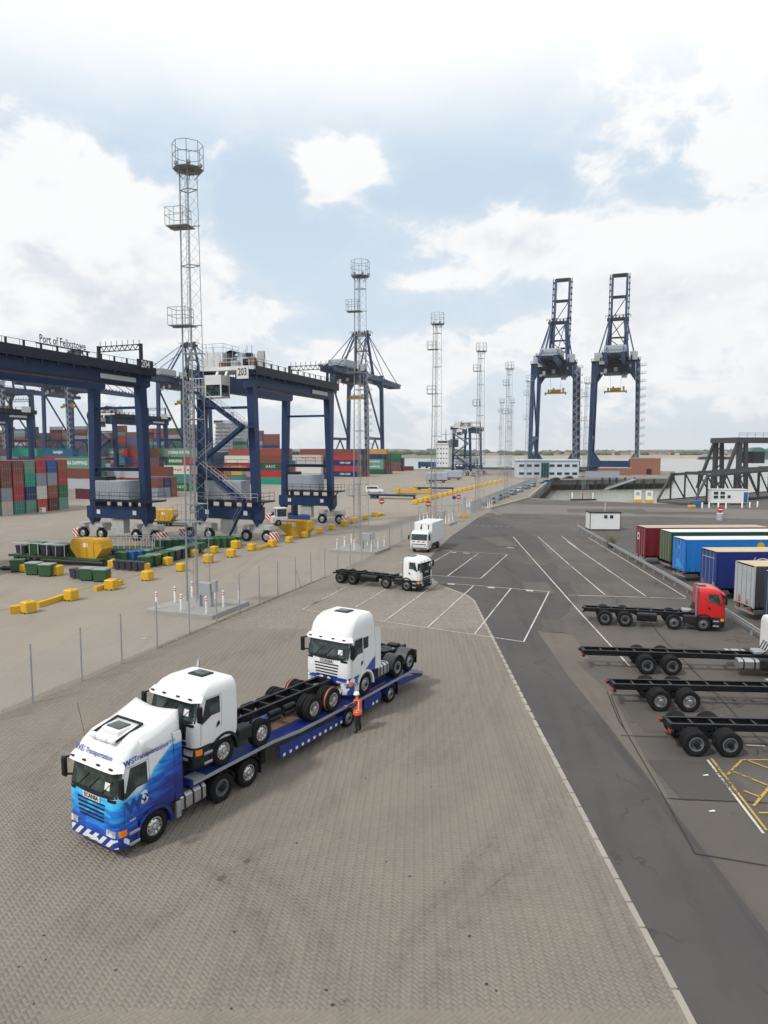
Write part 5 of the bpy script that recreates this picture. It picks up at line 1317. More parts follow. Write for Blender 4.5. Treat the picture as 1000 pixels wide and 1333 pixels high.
def chassis(t, x0, tail, axles, members=7, rims=('', '')):
    for sg in (-1, 1):
        rl = MB().box(x0, tail, sg*.40 - .03, sg*.40 + .03, .78, 1.06); rl.box(x0, tail, sg*.36 - .06 if sg > 0 else -.42, sg*.36 + .06 if sg > 0 else -.30, 1.045, 1.062)
        rl.build('chassis_rail', BLACK, t)
    for i in range(members):
        x = x0 + .9 + (tail - x0 - 1.0) * i / (members - 1); MB().box(x - .05, x + .05, -.37, .37, .84, 1.03).build('cross_member', BLACK, t)
    for x, kind, *band in axles:
        MB().tube((x, -.85, .52), (x, .85, .52), .075, 8).build('axle', BLACK, t)
        if kind.startswith('dual'):
            MB().lathe([(.001, -.24), (.16, -.22), (.22, -.08), (.22, .08), (.16, .22), (.001, .24)], (x, 0, .52), 10).build('differential', BLACK, t)
        for sg in (-1, 1):
            wheel(t, kind, x, 1.22, .52, sg, band=band[0] if band else None)
            MB().box(x - .55, x + .55, sg*.52 - .05, sg*.52 + .05, .62, .72).build('leaf_spring', BLACK, t)
            br = MB().bar((x - .3, sg*.42, .95), (x, sg*.5, .55), .09); br.bar((x + .3, sg*.42, .95), (x, sg*.5, .55), .09); br.build('suspension_bracket', DARKP, t)
def tank(t, xa, xb, sg, z0=.45, z1=.98, mat=None, y0=.56, y1=1.16, straps=3, name='fuel_tank'):
    mat = mat or ALU; c = .10
    o = MB().prism([(sg*y0, z0 + c), (sg*(y0 + c), z0), (sg*(y1 - c), z0), (sg*y1, z0 + c), (sg*y1, z1 - c), (sg*(y1 - c), z1), (sg*(y0 + c), z1), (sg*y0, z1 - c)], xa, xb, 'x').build(name, mat, t)
    for i in range(straps):
        x = xa + (xb - xa) * (i + .5) / straps; e = .012
        MB().prism([(sg*(y0 - e), z0 + c), (sg*(y0 + c), z0 - e), (sg*(y1 - c), z0 - e), (sg*(y1 + e), z0 + c), (sg*(y1 + e), z1 - c), (sg*(y1 - c), z1 + e), (sg*(y0 + c), z1 + e), (sg*(y0 - e), z1 - c)], x - .035, x + .035, 'x').build('strap', BLACK, o)
    return o
def tail_gear(t, tail, lamps=True):
    MB().box(tail - .06, tail + .02, -.46, .46, .76, 1.05).build('end_member', BLACK, t)
    for sg in (-1, 1):
        l_ = MB().box(tail - .02, tail + .10, sg*.62 - .16, sg*.62 + .16, .78, .90).build('lamp_bracket', BLACK, t)
        MB().box(tail + .10, tail + .13, sg*.62 - .15, sg*.62 + .15, .77, .91).build('tail_light', REDL, l_)
def place(t, p, ang, z=0.0):
    t.location = (p[0], p[1], z); t.rotation_euler = (0, 0, radians(ang))

# ---- 1. the blue and white tractor unit pulling the low loader
TA = 57.8; TD = Vector((cos(radians(TA)), sin(radians(TA)), 0)); TN = Vector((TD.y, -TD.x, 0)); TO = Vector((-9.09, 20.29, 0))
tr = thing('tractor_unit', 'blue and white swirl-liveried tractor unit at the front of the low loader', 'lorry'); place(tr, TO, TA, .008)
c, S, B = cab(tr, 'R', LIV, LIV, LIV, name='SCANIA', visor=WHITE, roofhatch=False)
B.pf(.41, .70, -1.16, 1.16, .014, 2, 18).build('chevron_panel', HAZB, tr)
pl_ = B.pf(.44, .56, -.32, .32, .022, 1, 4).build('licence_plate', WHITE, tr)
for sg in (-1, 1): B.ps(.41, .70, .22, .42, sg, .014, 2, 3).build('chevron_panel', HAZB, tr)
hz = 3.40
ht = MB().cham(.75, 1.42, -.42, .42, 3.52, 3.70, .03).build('roof_hatch', WHITE, c); MB().cham(.86, 1.32, -.32, .32, 3.68, 3.73, .012).build('hatch_glass', GLASS, ht)
lb = MB()
for y0, y1 in ((-.62, -.30), (-.26, .26), (.30, .62)): lb.cham(.40, .62, y0, y1, 3.44, 3.56, .03)
lb.build('light_bar', WHITE, c)
for sg in (-1, 1): MB().bar((.5, sg*.62, 3.50), (1.5, sg*.62, 3.74), .06).build('roof_rail', DARKP, c)
MB().bar((1.5, -.64, 3.74), (1.5, .64, 3.74), .06).build('roof_rail', DARKP, c)
# air deflector: wings swept up at the sides
P = []
for i in range(9):
    s_ = i / 8; x = 1.02 + 1.46 * s_; row = []
    for j in range(15):
        y = -1.10 + 2.2 * j / 14; a = abs(y) / 1.10
        rise = s_ ** 1.4 * (.30 + .18 * a ** 2) ; row.append((x + .10 * s_ * (a ** 2), y * (1 - .04 * s_), 3.58 - .10 * a ** 3 + rise))
    P.append(row)
de = MB().grid(P); 
for sg in (0, -1):
    de.grid([[p[sg] for p in P], [(p[sg][0], p[sg][1] * 1.04, 3.30) for p in P], [(p[sg][0], p[sg][1] * 1.10, 2.95) for p in P]])
o = de.build('air_deflector', WHITE, c, 50); sm = o.modifiers.new('thickness', 'SOLIDIFY'); sm.thickness = .03
for sg in (-1, 1):
    o = MB().prism([(2.24, 1.02), (2.56, 1.02), (2.57, 3.10), (2.53, 3.30), (2.24, 3.30)], sg*1.20 - .02, sg*1.20 + .02, 'y').build('side_deflector', LIV, c)
    MB().box(2.56, 2.585, sg*1.20 - .025, sg*1.20 + .025, 1.0, 3.3).build('deflector_edge', BLACK, c)
lettering('W', .56, LETB, c, (.62, -1.254, 1.58), (1, 0, .12), (0, 0, 1), 'logo_letter'); lettering('S', .54, LETW, c, (1.0, -1.254, 1.68), (1, 0, .12), (0, 0, 1), 'logo_letter')
lettering('W', .24, LETB, c, (.46, -1.205, 2.97), (1, 0, .06), (0, .12, 1), 'logo_letter'); lettering('S', .24, LETC, c, (.66, -1.205, 2.98), (1, 0, .06), (0, .12, 1), 'logo_letter')
lettering('Transportation', .21, LETB, c, (1.34, -1.222, 3.03), (1, 0, .06), (0, .12, 1)); lettering('.com', .20, LETC, c, (2.10, -1.216, 3.08), (1, 0, .06), (0, .12, 1))
p3 = S.front(3.10, 0, .03); lettering('WS', .26, LETB, c, (p3[0] - .02, .84, 3.10), (0, -1, 0), (.5, 0, 1), 'logo_letter', .02); lettering('Transportation', .215, LETB, c, (p3[0] - .0, -.10, 3.08), (0, -1, 0), (.5, 0, 1), ext=.02)
lettering('R450', .10, LETW, c, (.55, -1.258, 1.16), (1, 0, .05), (0, 0, 1))
chassis(tr, 1.0, 6.4, [(1.4, 'steer:chrome'), (4.35, 'dual:grey'), (5.70, 'steer:chrome')], 4)
for sg in (-1, 1):
    tank(tr, 2.50, 3.62, sg, .42, 1.02, ALU, straps=3)
    MB().cham(2.30, 2.50, sg*1.15 - .06, sg*1.15 + .06, .35, .9, .02).build('step', GALV, tr)
    for x in (4.35, 5.70): wheel_arch(tr, x, .52, sg, BLACK, .60, .63, 5 if x > 5 else 20, 160 if x > 5 else 172, .62, 1.25, 9, 'mudguard')
    MB().box(6.33, 6.36, sg*.92 - .3, sg*.92 + .3, .25, .9).build('mud_flap', RUBBER, tr)
MB().box(2.7, 3.2, -.5, .5, 1.0, 1.25).build('coupling_box', BLACK, tr); MB().lathe([(.5, 0), (.5, .12), (.001, .12)], (4.9, 0, 1.06), 18, axis='z').build('fifth_wheel', BLACK, tr)
MB().tube((.45, .85, 3.4), (.3, .95, 4.5), .008, 4).build('aerial', BLACK, c); MB().tube((.5, -1.0, 2.95), (.42, -1.02, 3.7), .006, 4).build('aerial', BLACK, c)

# ---- 2. the low loader
tl = thing('low_loader_trailer', 'long blue low loader trailer carrying two white lorries', 'trailer'); place(tl, TO, TA, .008)
DP = [(2.95, 1.34), (7.0, 1.30), (8.6, 1.15), (11.8, 1.10), (12.6, 1.08), (17.6, 1.10), (18.9, .72)]
def deck_z(x):
    for (a, za), (b_, zb) in zip(DP, DP[1:]):
        if a <= x <= b_: return za + (zb - za) * (x - a) / (b_ - a)
    return DP[-1][1]
for sg in (-1, 1):
    MB().prism([(x, z) for x, z in DP] + [(x, z - .14) for x, z in DP[::-1]], sg*.52 if sg > 0 else -1.27, 1.27 if sg > 0 else -.52, 'y').build('deck_track', DECK, tl)
    MB().prism([(x, z + .015) for x, z in DP] + [(x, z - .10) for x, z in DP[::-1]], sg*1.29 - .018, sg*1.29 + .018, 'y').build('edge_rail', GALV, tl)
    MB().prism([(x, z - .14) for x, z in DP[:-1]] + [(x, z - .38) for x, z in DP[-2::-1]], sg*.62 - .08, sg*.62 + .08, 'y').build('main_beam', DECK, tl)
M_PLANK = paint('deck_plank', (.13, .085, .055), .8, dirt=.5, scale=2)
for i in range(5):
    for xa, xb in ((3.0, 6.98), (7.02, 11.78), (12.62, 17.58)):
        y0 = -.515 + i*.207
        MB().prism([(xa, deck_z(xa) - .03), (xb, deck_z(xb) - .03), (xb, deck_z(xb) - .08), (xa, deck_z(xa) - .08)], y0, y0 + .195, 'y').build('plank', M_PLANK, tl)
fp = MB().box(2.90, 2.96, -1.25, 1.25, 1.15, 1.42).build('front_bulkhead', DECK, tl)
tp_ = MB().box(3.0, 3.5, -1.25, -.75, 1.345, 1.375).build('tread_plate', GALV, tl)
for sg in (-1, 1):
    k_ = MB().prism([(7.35, .92), (11.55, .74), (11.55, .40), (7.35, .40)], sg*1.26 - .015, sg*1.26 + .015, 'y').build('side_guard', DECK, tl)
    for i in range(11): x = 7.55 + i*.385; MB().box(x, x + .13, sg*1.285 - .012, sg*1.285 + .012, .44, .55).build('reflector', WHITE, k_)
    k_ = MB().box(13.35, 14.75, sg*1.20 - .06, sg*1.20 + .06, .40, .92).build('tool_box', DECK, tl)
    for i in range(2): MB().box(14.0 + i*.33, 14.14 + i*.33, sg*1.275 - .012, sg*1.275 + .012, .44, .55).build('reflector', WHITE, k_)
    for x in (12.2, 15.8): wheel(tl, 'small', x, 1.20, .42, sg); wheel_arch(tl, x, .42, sg, DECK, .48, .51, 15, 165, .8, 1.22, 8, 'mudguard')
    MB().prism([(16.5, 1.0), (18.7, .68), (18.7, .50), (16.5, .62)], sg*1.24 - .02, sg*1.24 + .02, 'y').build('rear_skirt', DECK, tl)
    MB().box(16.4, 16.43, sg*.95 - .28, sg*.95 + .28, .22, .85).build('mud_flap', RUBBER, tl); MB().box(6.7, 6.95, sg*.8 - .1, sg*.8 + .1, .35, 1.1).build('landing_leg', BLACK, tl)
    MB().bar((12.9, sg*1.1, 1.12), (15.4, sg*1.1, 1.13), .05, .02).build('lashing_strap', ORANGE, tl)
for x in (12.2, 15.8): MB().tube((x, -1, .42), (x, 1, .42), .07, 8).build('axle', BLACK, tl)
MB().box(18.86, 18.93, -1.25, 1.25, .46, .72).build('tail_board', DECK, tl)
for sg in (-1, 1): MB().box(18.93, 18.96, sg*1.0 - .2, sg*1.0 + .2, .52, .66).build('tail_light', REDL, tl)

# ---- 3. white four-axle chassis cab riding on the deck
def on_deck(t, x): t.location = TO + TD * x; t.rotation_euler = (0, 0, radians(TA))
pc = thing('chassis_cab_lorry', 'white chassis cab lorry with four axles riding on the front of the low loader', 'lorry', group='chassis cab lorries'); on_deck(pc, 3.06)
z0, z1 = deck_z(4.45), deck_z(11.0); pc.location.z = z0 + (z0 - z1) / 6.55 * 1.4 + .004
pc.rotation_euler = (0, math.atan2(z0 - z1, 6.55), radians(TA))
cab(pc, 'P', WHITE, DARKP, DARKP, grille='panel')
chassis(pc, 1.0, 8.9, [(1.38, 'steer:chrome'), (3.38, 'steer:chrome'), (6.6, 'dual:chrome'), (7.95, 'dual:chrome', ORANGE)], 8)
for sg in (-1, 1):
    MB().cham(2.1, 2.85, sg*.98 - .25, sg*.98 + .25, .55, 1.05, .05).build('battery_box', DARKP, pc)
    for z_ in (.62, .86): MB().lathe([(.001, 0), (.09, .02), (.11, .08), (.11, .62), (.09, .70), (.001, .72)], n=12, axis='y').build('air_tank', BLACK, pc, 40).matrix_local = Matrix.Translation((4.25, sg*.72, z_)) @ Matrix.Rotation(-pi/2, 4, 'Z')
    for z_ in (.62, .86): MB().lathe([(.001, 0), (.09, .02), (.11, .08), (.11, .62), (.09, .70), (.001, .72)], n=12, axis='y').build('air_tank', BLACK, pc, 40).matrix_local = Matrix.Translation((5.15, sg*.72, z_)) @ Matrix.Rotation(-pi/2, 4, 'Z')
tank(pc, 2.2, 2.9, 1, .55, 1.1, ALU, .1, .8, 2, 'silencer')
MB().cham(2.15, 2.75, -.35, .35, 1.06, 1.30, .05).build('gearbox_cover', GALV, pc); tail_gear(pc, 8.9)
MB().tube((2.12, .9, 1.0), (2.12, .9, 3.3), .07, 10).build('exhaust_stack', CHROME, pc)

# ---- 4. white and blue tractor unit riding at the back
rt = thing('tractor_unit', 'white tractor unit with blue lower panels riding on the rear of the low loader', 'lorry'); on_deck(rt, 12.10)
rt.location.z = deck_z(14) + .004
c, S, B = cab(rt, 'R2', LIV2, LIV2, WHITE)
for sg in (-1, 1): S.ps(2.24, 2.76, 1.22, lambda z: 1.62 + .12*(z - 2.24), sg, .008).build('quarter_window', GLASS, c)
chassis(rt, 1.0, 6.5, [(1.4, 'steer'), (4.35, 'dual'), (5.55, 'steer')], 5)
for sg in (-1, 1):
    tank(rt, 2.62, 3.55, sg, .42, 1.02, ALU, straps=3); MB().cham(2.30, 2.62, sg*.9 - .24, sg*.9 + .24, .5, .98, .03).build('battery_box', DARKP, rt)
    for x in (4.35, 5.60): wheel_arch(rt, x, .52, sg, paint('mudguard_grey', (.05, .055, .06), .5, dirt=.3), .60, .64, 2, 175, .58, 1.25, 10, 'mudguard')
    MB().prism([(2.26, 1.02), (2.72, 1.02), (2.74, 2.95), (2.26, 3.05)], sg*1.20 - .02, sg*1.20 + .02, 'y').build('side_deflector', WHITE, rt)
    MB().box(6.22, 6.25, sg*.92 - .3, sg*.92 + .3, .25, .95).build('mud_flap', RUBBER, rt)
MB().tube((2.5, .95, 1.0), (2.5, .95, 3.2), .07, 8).build('exhaust_stack', BLACK, rt); MB().lathe([(.5, 0), (.5, .12), (.001, .12)], (4.8, 0, 1.06), 18, axis='z').build('fifth_wheel', BLACK, rt)
ln = MB()
for i in range(5): ln.path([(2.45, -.4 + i*.2, 1.9), (2.62, -.4 + i*.2, 1.5), (2.8, -.4 + i*.2, 1.15)], .025, 5)
ln.build('air_lines', BLACK, rt)
for x in (3.2, 3.9, 5.1, 5.9): MB().cham(x - .2, x + .2, -.3, .3, 1.02, 1.2, .04).build('frame_bracket', BLACK, rt)

# ---- 5. the other chassis cabs parked on the apron
def rigid(label, front, heading, body, kind, axles, tail, rims, stack=None, lowmat=DARKP, grille='panel', tanks=True, name='SCANIA', alu=False):
    t = thing('chassis_cab_lorry', label, 'lorry', group='chassis cab lorries')
    place(t, front, heading + 180, .014)
    cab(t, kind, body, lowmat, lowmat, name=name, grille=grille)
    chassis(t, 1.0, tail, axles, max(6, int(tail)))
    x1 = RINGS[kind][0][2]
    for sg in (-1, 1):
        MB().cham(x1 + .1, x1 + .95, sg*.98 - .25, sg*.98 + .25, .48, 1.02, .05).build('battery_box', DARKP, t)
        if tanks: tank(t, *tanks, sg, .44, .98, ALU if alu else BLACK, straps=2)
    if stack: MB().tube((x1 + .12, stack*.95, .8), (x1 + .12, stack*.95, 3.1), .09, 10).build('exhaust_stack', CHROME, t)
    MB().cham(x1 + .1, x1 + .9, -.34, .34, 1.06, 1.28, .05).build('gearbox_cover', GALV, t)
    ab = MB()
    for i in range(4): ab.path([(x1 + .05, -.5 + i*.3, 1.7), (x1 + .25, -.5 + i*.3, 1.3), (x1 + .5, -.4 + i*.25, 1.1)], .03, 5)
    ab.build('air_lines', BLACK, t); tail_gear(t, tail)
    for sg in (-1, 1): wheel_arch(t, 1.4, .52, sg, lowmat, .60, .70, 150, 200, .78, 1.2, 3, 'mud_flap')
    return t
def front_of(wheel_pt, heading, lat=1.22, off=1.4):
    h = radians(heading); f = Vector((cos(h), sin(h), 0)); r_ = Vector((f.y, -f.x, 0))
    return Vector((wheel_pt[0], wheel_pt[1], 0)) + f * off - r_ * lat
h = -30.4
rigid('white chassis cab lorry with four axles and pale hubs beyond the low loader', front_of((1.98, 59.84), h), h, WHITE, 'D', [(1.4, 'steer:grey'), (3.55, 'steer:grey'), (7.19, 'dual:grey'), (8.54, 'dual:grey')], 9.5, None, stack=1, tanks=(4.6, 6.3))
h = -14
rigid('red chassis cab lorry with four axles parked by the crash barrier', front_of((22.08, 46.32), h), h, RED, 'D', [(1.4, 'steer:grey'), (3.30, 'steer:grey'), (6.52, 'dual:grey'), (7.89, 'dual:grey')], 9.3, None, stack=1, tanks=(4.4, 5.7))
def rear_parked(label, rail_pt, heading, bog, total, rims, alu):
    h = radians(heading); f = Vector((cos(h), sin(h), 0)); r_ = Vector((f.y, -f.x, 0))
    front = Vector((rail_pt[0], rail_pt[1], 0)) - r_ * .42 + f * total
    return rigid(label, front, heading, WHITE, 'P', [(1.4, 'steer'), (total - bog - 1.35, 'dual:' + rims), (total - bog, 'dual:' + rims)], total, None, tanks=(2.95, 4.1), alu=alu)
rear_parked('long black lorry chassis with a white cab, just in front of the red chassis cab', (11.45, 38.30), -6, 3.35, 12.3, 'grey', True)
rear_parked('long black lorry chassis with bright alloy wheels, middle of the three along the right edge', (11.28, 32.6), -3.2, 2.0, 12.0, 'chrome', True)
rear_parked('black lorry chassis nearest the camera, beside the yellow hatched box', (12.02, 27.72), -3, .78, 9.0, 'grey', True)

# ---- 6. white box lorry coming down the road
bx = thing('box_lorry', 'white box lorry with a red striped band under its windscreen', 'lorry'); place(bx, (4.24, 82.6), 69, .012)
S = Shell(RINGS['BOX']); mb = MB(); S.mesh(mb); c = mb.build('cab_body', WHITE, bx, 32)
S.pf(1.52, 2.28, -1.0, 1.0, .008).build('windscreen', GLASS, c, 60); S.pf(1.28, 1.44, -1.05, 1.05, .01, 1, 12).build('red_stripe_band', HAZ, c); S.pf(1.0, 1.1, -.9, .9, .008, 1, 8).build('grille', DARKP, c)
S.pf(.50, .62, -1.0, 1.0, .01, 1, 10).build('bumper_strip', DARKP, c); S.pf(.72, .88, -.55, .55, .012, 1, 6).build('name_panel', WHITE2, c)
for sg in (-1, 1):
    S.ps(1.55, 2.25, lambda z: .35 + .2*(z - 1.5), 1.2, sg).build('side_window', GLASS, c); S.pf(.70, .92, sg*.68, sg*1.0, .012, 1, 4).build('headlight', LENS, c)
    MB().cham(.05, .17, sg*1.32 - .1, sg*1.32 + .1, 1.55, 2.1, .03).build('mirror', BLACK, c); MB().bar((.2, sg*1.1, 2.1), (.1, sg*1.3, 2.05), .04).build('mirror_arm', BLACK, c)
    for x in (1.15, 4.9): wheel(bx, 'small:grey', x, 1.08, .42, sg)
    wheel_arch(bx, 1.15, .42, sg, DARKP, .47, .52, 0, 180, .7, 1.135, 10)
MB().box(1.7, 6.9, -.4, .4, .55, .85).build('chassis_frame', BLACK, bx)
bd = MB().cham(1.75, 6.9, -1.16, 1.16, .95, 3.55, .05).build('box_body', WHITE, bx)
for sg in (-1, 1):
    for x in (1.78, 3.5, 5.2, 6.82): MB().box(x, x + .05, sg*1.165 - .006, sg*1.165 + .006, 1.0, 3.5).build('panel_seam', WHITE2, bd)
    MB().box(2.2, 4.2, sg*1.08 - .03, sg*1.08 + .03, .5, .9).build('side_guard', BLACK, bx)
for yy in (-.75, .15): MB().cham(1.70, 1.76, yy, yy + .12, 2.75, 3.3, .01).build('front_vent', DARKP, bd)
MB().bar((1.7, .3, 2.7), (1.9, .55, 3.6), .06).build('cable', BLACK, bd)

# ---- 7. curtain-sided trailers behind the barrier
def roofmat(n, c): return paint('trailer_roof_' + n, c, .6, dirt=.35, scale=.4)
def curtain(label, p, side, roof, rear, deco=None):
    t = thing('curtain_trailer', label, 'trailer', p, radians(2.0), 'curtain sided trailers behind the crash barrier')
    Lt = 13.6
    for sg, y in ((-1, -2.5), (1, 0)):
        cu = MB(); n = 68
        cu.grid([[(.12 + (Lt - .24)*i/n, y + (.012 if i % 4 == 2 else -.012 if i % 4 == 0 else 0), 1.02) for i in range(n + 1)], [(.12 + (Lt - .24)*i/n, y + (.006 if i % 4 == 2 else -.006 if i % 4 == 0 else 0), 3.93) for i in range(n + 1)]])
        cu.build('curtain', side, t)
        st = MB()
        for i in range(22): x = .4 + i*.61; st.box(x, x + .04, y - .03 if sg < 0 else y, y if sg < 0 else y + .03, .92, 1.35)
        tag(st.build('buckle_straps', DARKP, t), kind='stuff'); MB().box(.02, Lt, y - .02, y + .02, 3.93, 4.06).build('cant_rail', side, t)
    MB().box(0, Lt, -2.52, .02, 4.06, 4.10).build('roof', roof, t); MB().box(0, Lt, -2.48, -.02, .95, 1.08).build('floor', BLACK, t); MB().box(Lt - .08, Lt, -2.5, 0, 1.08, 4.06).build('front_bulkhead', side, t)
    for y0, y1 in ((-2.46, -1.26), (-1.24, -.04)):
        d_ = MB().box(-.05, .0, y0, y1, 1.02, 3.96).build('rear_door', rear, t)
        for yy in (y0 + .3, y1 - .3): MB().tube((-.075, yy, .98), (-.075, yy, 4.0), .02, 5).build('lock_rod', GALV, d_)
    MB().box(-.06, .06, -2.53, -2.45, .95, 4.08).build('rear_post', rear, t); MB().box(-.06, .06, -.05, .03, .95, 4.08).build('rear_post', rear, t)
    rb = MB().box(-.02, .12, -2.45, -.05, .48, .62).build('rear_bumper', GALV, t)
    for yy in (-2.2, -.5): MB().box(-.05, -.02, yy - .2, yy + .2, .66, .80).build('tail_light', REDL, rb); MB().box(.05, .12, yy - .05, yy + .05, .6, .98).build('bumper_bracket', BLACK, rb)
    for x in (2.9, 4.2, 5.5):
        for yy, sg in ((-2.45, -1), (-.05, 1)):
            w_ = wheel(t, 'steer', x, 0, .52, sg, detail=False); w_.location.y = yy
        MB().tube((x, -2.2, .52), (x, -.3, .52), .07, 6).build('axle', BLACK, t)
    for yy in (-1.75, -.75): MB().box(.3, Lt - .5, yy - .05, yy + .05, .68, .95).build('chassis_rail', BLACK, t)
    for yy in (-2.1, -.4): MB().box(10.2, 10.4, yy - .08, yy + .08, .05, .95).build('landing_leg', BLACK, t)
    MB().box(6.4, 9.6, -2.46, -2.42, .5, .9).build('side_guard', GALV, t)
    if deco: deco(t)
    return t
def cmat(n, c): return paint('curtain_' + n, c, .5, dirt=.15, scale=.5)
def deco_red(t): MB().box(-.062, -.056, -.85, -.35, 2.6, 3.35).build('door_logo', LETW, t); MB().box(-.068, -.062, -.75, -.45, 2.75, 3.2).build('door_logo', cmat('dark_red', (.16, .006, .015)), t)
def deco_cross(t):
    cx, cz, y = 3.9, 2.55, -2.53
    MB().lathe([(.98, 0), (.98, -.008), (.90, -.008), (.90, 0)], (cx, y, cz), 36).build('emblem_ring', LETW, t)
    for i in range(4):
        a = i*pi/2 + pi/4*0; q = lambda r, b: (cx + r*cos(a + b), y - .004, cz + r*sin(a + b))
        MB().add([q(.05, 0), q(.78, -.42), q(.62, -.22), q(.62, .22), q(.78, .42)], [(0, 1, 2, 3, 4)]).build('emblem_arm', LETW, t)
    for x0 in (2.0, 5.6): MB().bar((x0, y, 1.5), (x0 + 1.3, y, 3.6), .01, .05).build('diagonal_stripe', LETW, t)
    MB().box(-.062, -.056, -2.3, -.25, 3.46, 3.54).build('door_stripe', GREYBOX, t)
    for i, yy in enumerate((-2.2, -.5)): MB().box(-.062, -.056, yy - .12, yy + .12, 1.1, 1.5).build('door_graphic', ORANGE if i else YEL, t)
def deco_blue(t):
    for x in (7.2, 9.6): MB().lathe([(.001, -.02), (.36, -.02), (.36, 0)], (x, -2.52, 3.45), 20).build('yellow_disc', YEL, t)
    MB().box(-.062, -.056, -1.5, -1.1, 3.0, 3.4).build('door_graphic', LETC, t); MB().prism([(-2.2, 1.3), (-1.2, 2.2), (-.6, 1.9), (-1.0, 1.5), (-.4, 1.3)], -.064, -.056, 'x').build('door_graphic', LETC, t)
def deco_orange(t):
    for i, (yy, hh) in enumerate(((-2.1, .55), (-1.75, .4), (-1.2, .3), (-.7, .6), (-.35, .5))): MB().prism([(yy - .16, 1.1), (yy + .16, 1.1), (yy + .12, 1.1 + hh*.7), (yy, 1.1 + hh), (yy - .13, 1.1 + hh*.6)], -.064, -.056, 'x').build('door_graphic', ORANGE if i % 2 else GREYBOX, t)
    for i in range(3): MB().box(-.062, -.056, -2.1, -.5 - .3*i, 3.5 - .25*i, 3.56 - .25*i).build('door_stripe', GREYBOX, t)
def deco_navy(t):
    MB().box(1.6, 2.0, -2.535, -2.53, 2.9, 3.3).build('emblem', LETW, t); MB().box(1.5, 4.6, -2.535, -2.53, 2.35, 2.43).build('side_stripe', LETW, t); MB().prism([(-2.0, 1.1), (-1.2, 1.2), (-1.0, 1.9), (-1.6, 2.1), (-2.1, 1.7)], -.064, -.056, 'x').build('door_graphic', ORANGE, t)
CREAM = roofmat('cream', (.52, .42, .26)); WROOF = roofmat('white', (.66, .67, .67)); TAN = roofmat('tan', (.42, .35, .26))
curtain('dark red curtain-sided trailer with a tan roof, farthest of the parked row', gp(828.4, 718, 1.1).to_2d().to_3d(), cmat('dark_red', (.16, .006, .015)), TAN, cmat('dark_red', (.16, .006, .015)), deco_red)
curtain('dark green curtain-sided trailer with a white roof, between the red and bright blue ones', gp(859, 725, 1.1).to_2d().to_3d(), cmat('dark_green', (.008, .06, .03)), WROOF, cmat('olive', (.08, .11, .05)))
curtain('bright blue curtain-sided trailer with a white roof', gp(876, 737.5, 1.1).to_2d().to_3d(), cmat('bright_blue', (.006, .16, .52)), WROOF, cmat('bright_blue', (.006, .16, .52)), deco_blue)
curtain('navy blue curtain-sided trailer with a white cross in a ring and cream roof', gp(912, 757, 1.1).to_2d().to_3d(), cmat('navy', (.006, .018, .16)), CREAM, cmat('navy_door', (.015, .045, .20)), deco_cross)
curtain('charcoal curtain-sided trailer with pale grey doors and cream roof', gp(956.6, 780, 1.1).to_2d().to_3d(), cmat('charcoal', (.05, .055, .065)), CREAM, cmat('pale_grey', (.40, .42, .43)), deco_orange)
curtain('slate blue curtain-sided trailer with a white roof, nearest of the parked row', gp(988, 796, 1.1).to_2d().to_3d() + Vector((.3, -.2, 0)), cmat('slate', (.02, .04, .09)), WROOF, cmat('slate', (.02, .04, .09)), deco_navy)

# ================================================================ YARD FURNITURE
# ---- chain-link fence: posts and mesh, one thing per bay run
FP = [gp(-40, 946), gp(43, 915), gp(107, 887), gp(159, 864), gp(205, 844), gp(247, 825), gp(282, 809), gp(312, 796), gp(338, 785), gp(362, 776), gp(385, 767), gp(405, 759), gp(423, 751.6), gp(440, 744), gp(456, 737), gp(471, 730), gp(485, 723), gp(507, 712.5), gp(522, 705), gp(535, 698), gp(548, 690)]
fn = thing('chain_link_fence', 'tall chain-link fence on slim steel posts between the paving and the yard', 'fence')
for i, p in enumerate(FP):
    o = MB().tube((0, 0, -.1), (0, 0, 3.0), .045, 6)
    if i in (10, 18):
        o.tube((0, 0, 2.0), (1.0*U.x, 1.0*U.y, 0), .025, 5); o.tube((0, 0, 2.0), (-1.0*U.x, -1.0*U.y, 0), .025, 5)
    link('post', o.mesh('post', GALV), fn, p)
for i, (a, c) in enumerate(zip(FP, FP[1:])):
    mb = MB(); L = (c - a).length; d = (c - a) / L; H = 2.4; st = .13 if i < 8 else .22; nrm = Vector((-d.y, d.x, 0)) * .004
    k = int((L + H) / st)
    for j in range(k):
        s = -H + j*st
        for dirn in (1, -1):
            x0, z0 = (s, 0); x1_, z1_ = (s + H, H)
            if x0 < 0: z0 -= x0; x0 = 0
            if x1_ > L: z1_ -= x1_ - L; x1_ = L
            if x1_ <= x0: continue
            if dirn < 0: x0, x1_ = L - x0, L - x1_
            mb.tube(a + d*x0 + nrm*dirn + Vector((0, 0, z0 + .05)), a + d*x1_ + nrm*dirn + Vector((0, 0, z1_ + .05)), .0034, 3, cap=False)
    for z in (.06, 1.25, 2.45): mb.tube(a + Vector((0, 0, z)), c + Vector((0, 0, z)), .004, 3, cap=False)
    mb.build('wire_mesh', GALV, fn, fix=False)
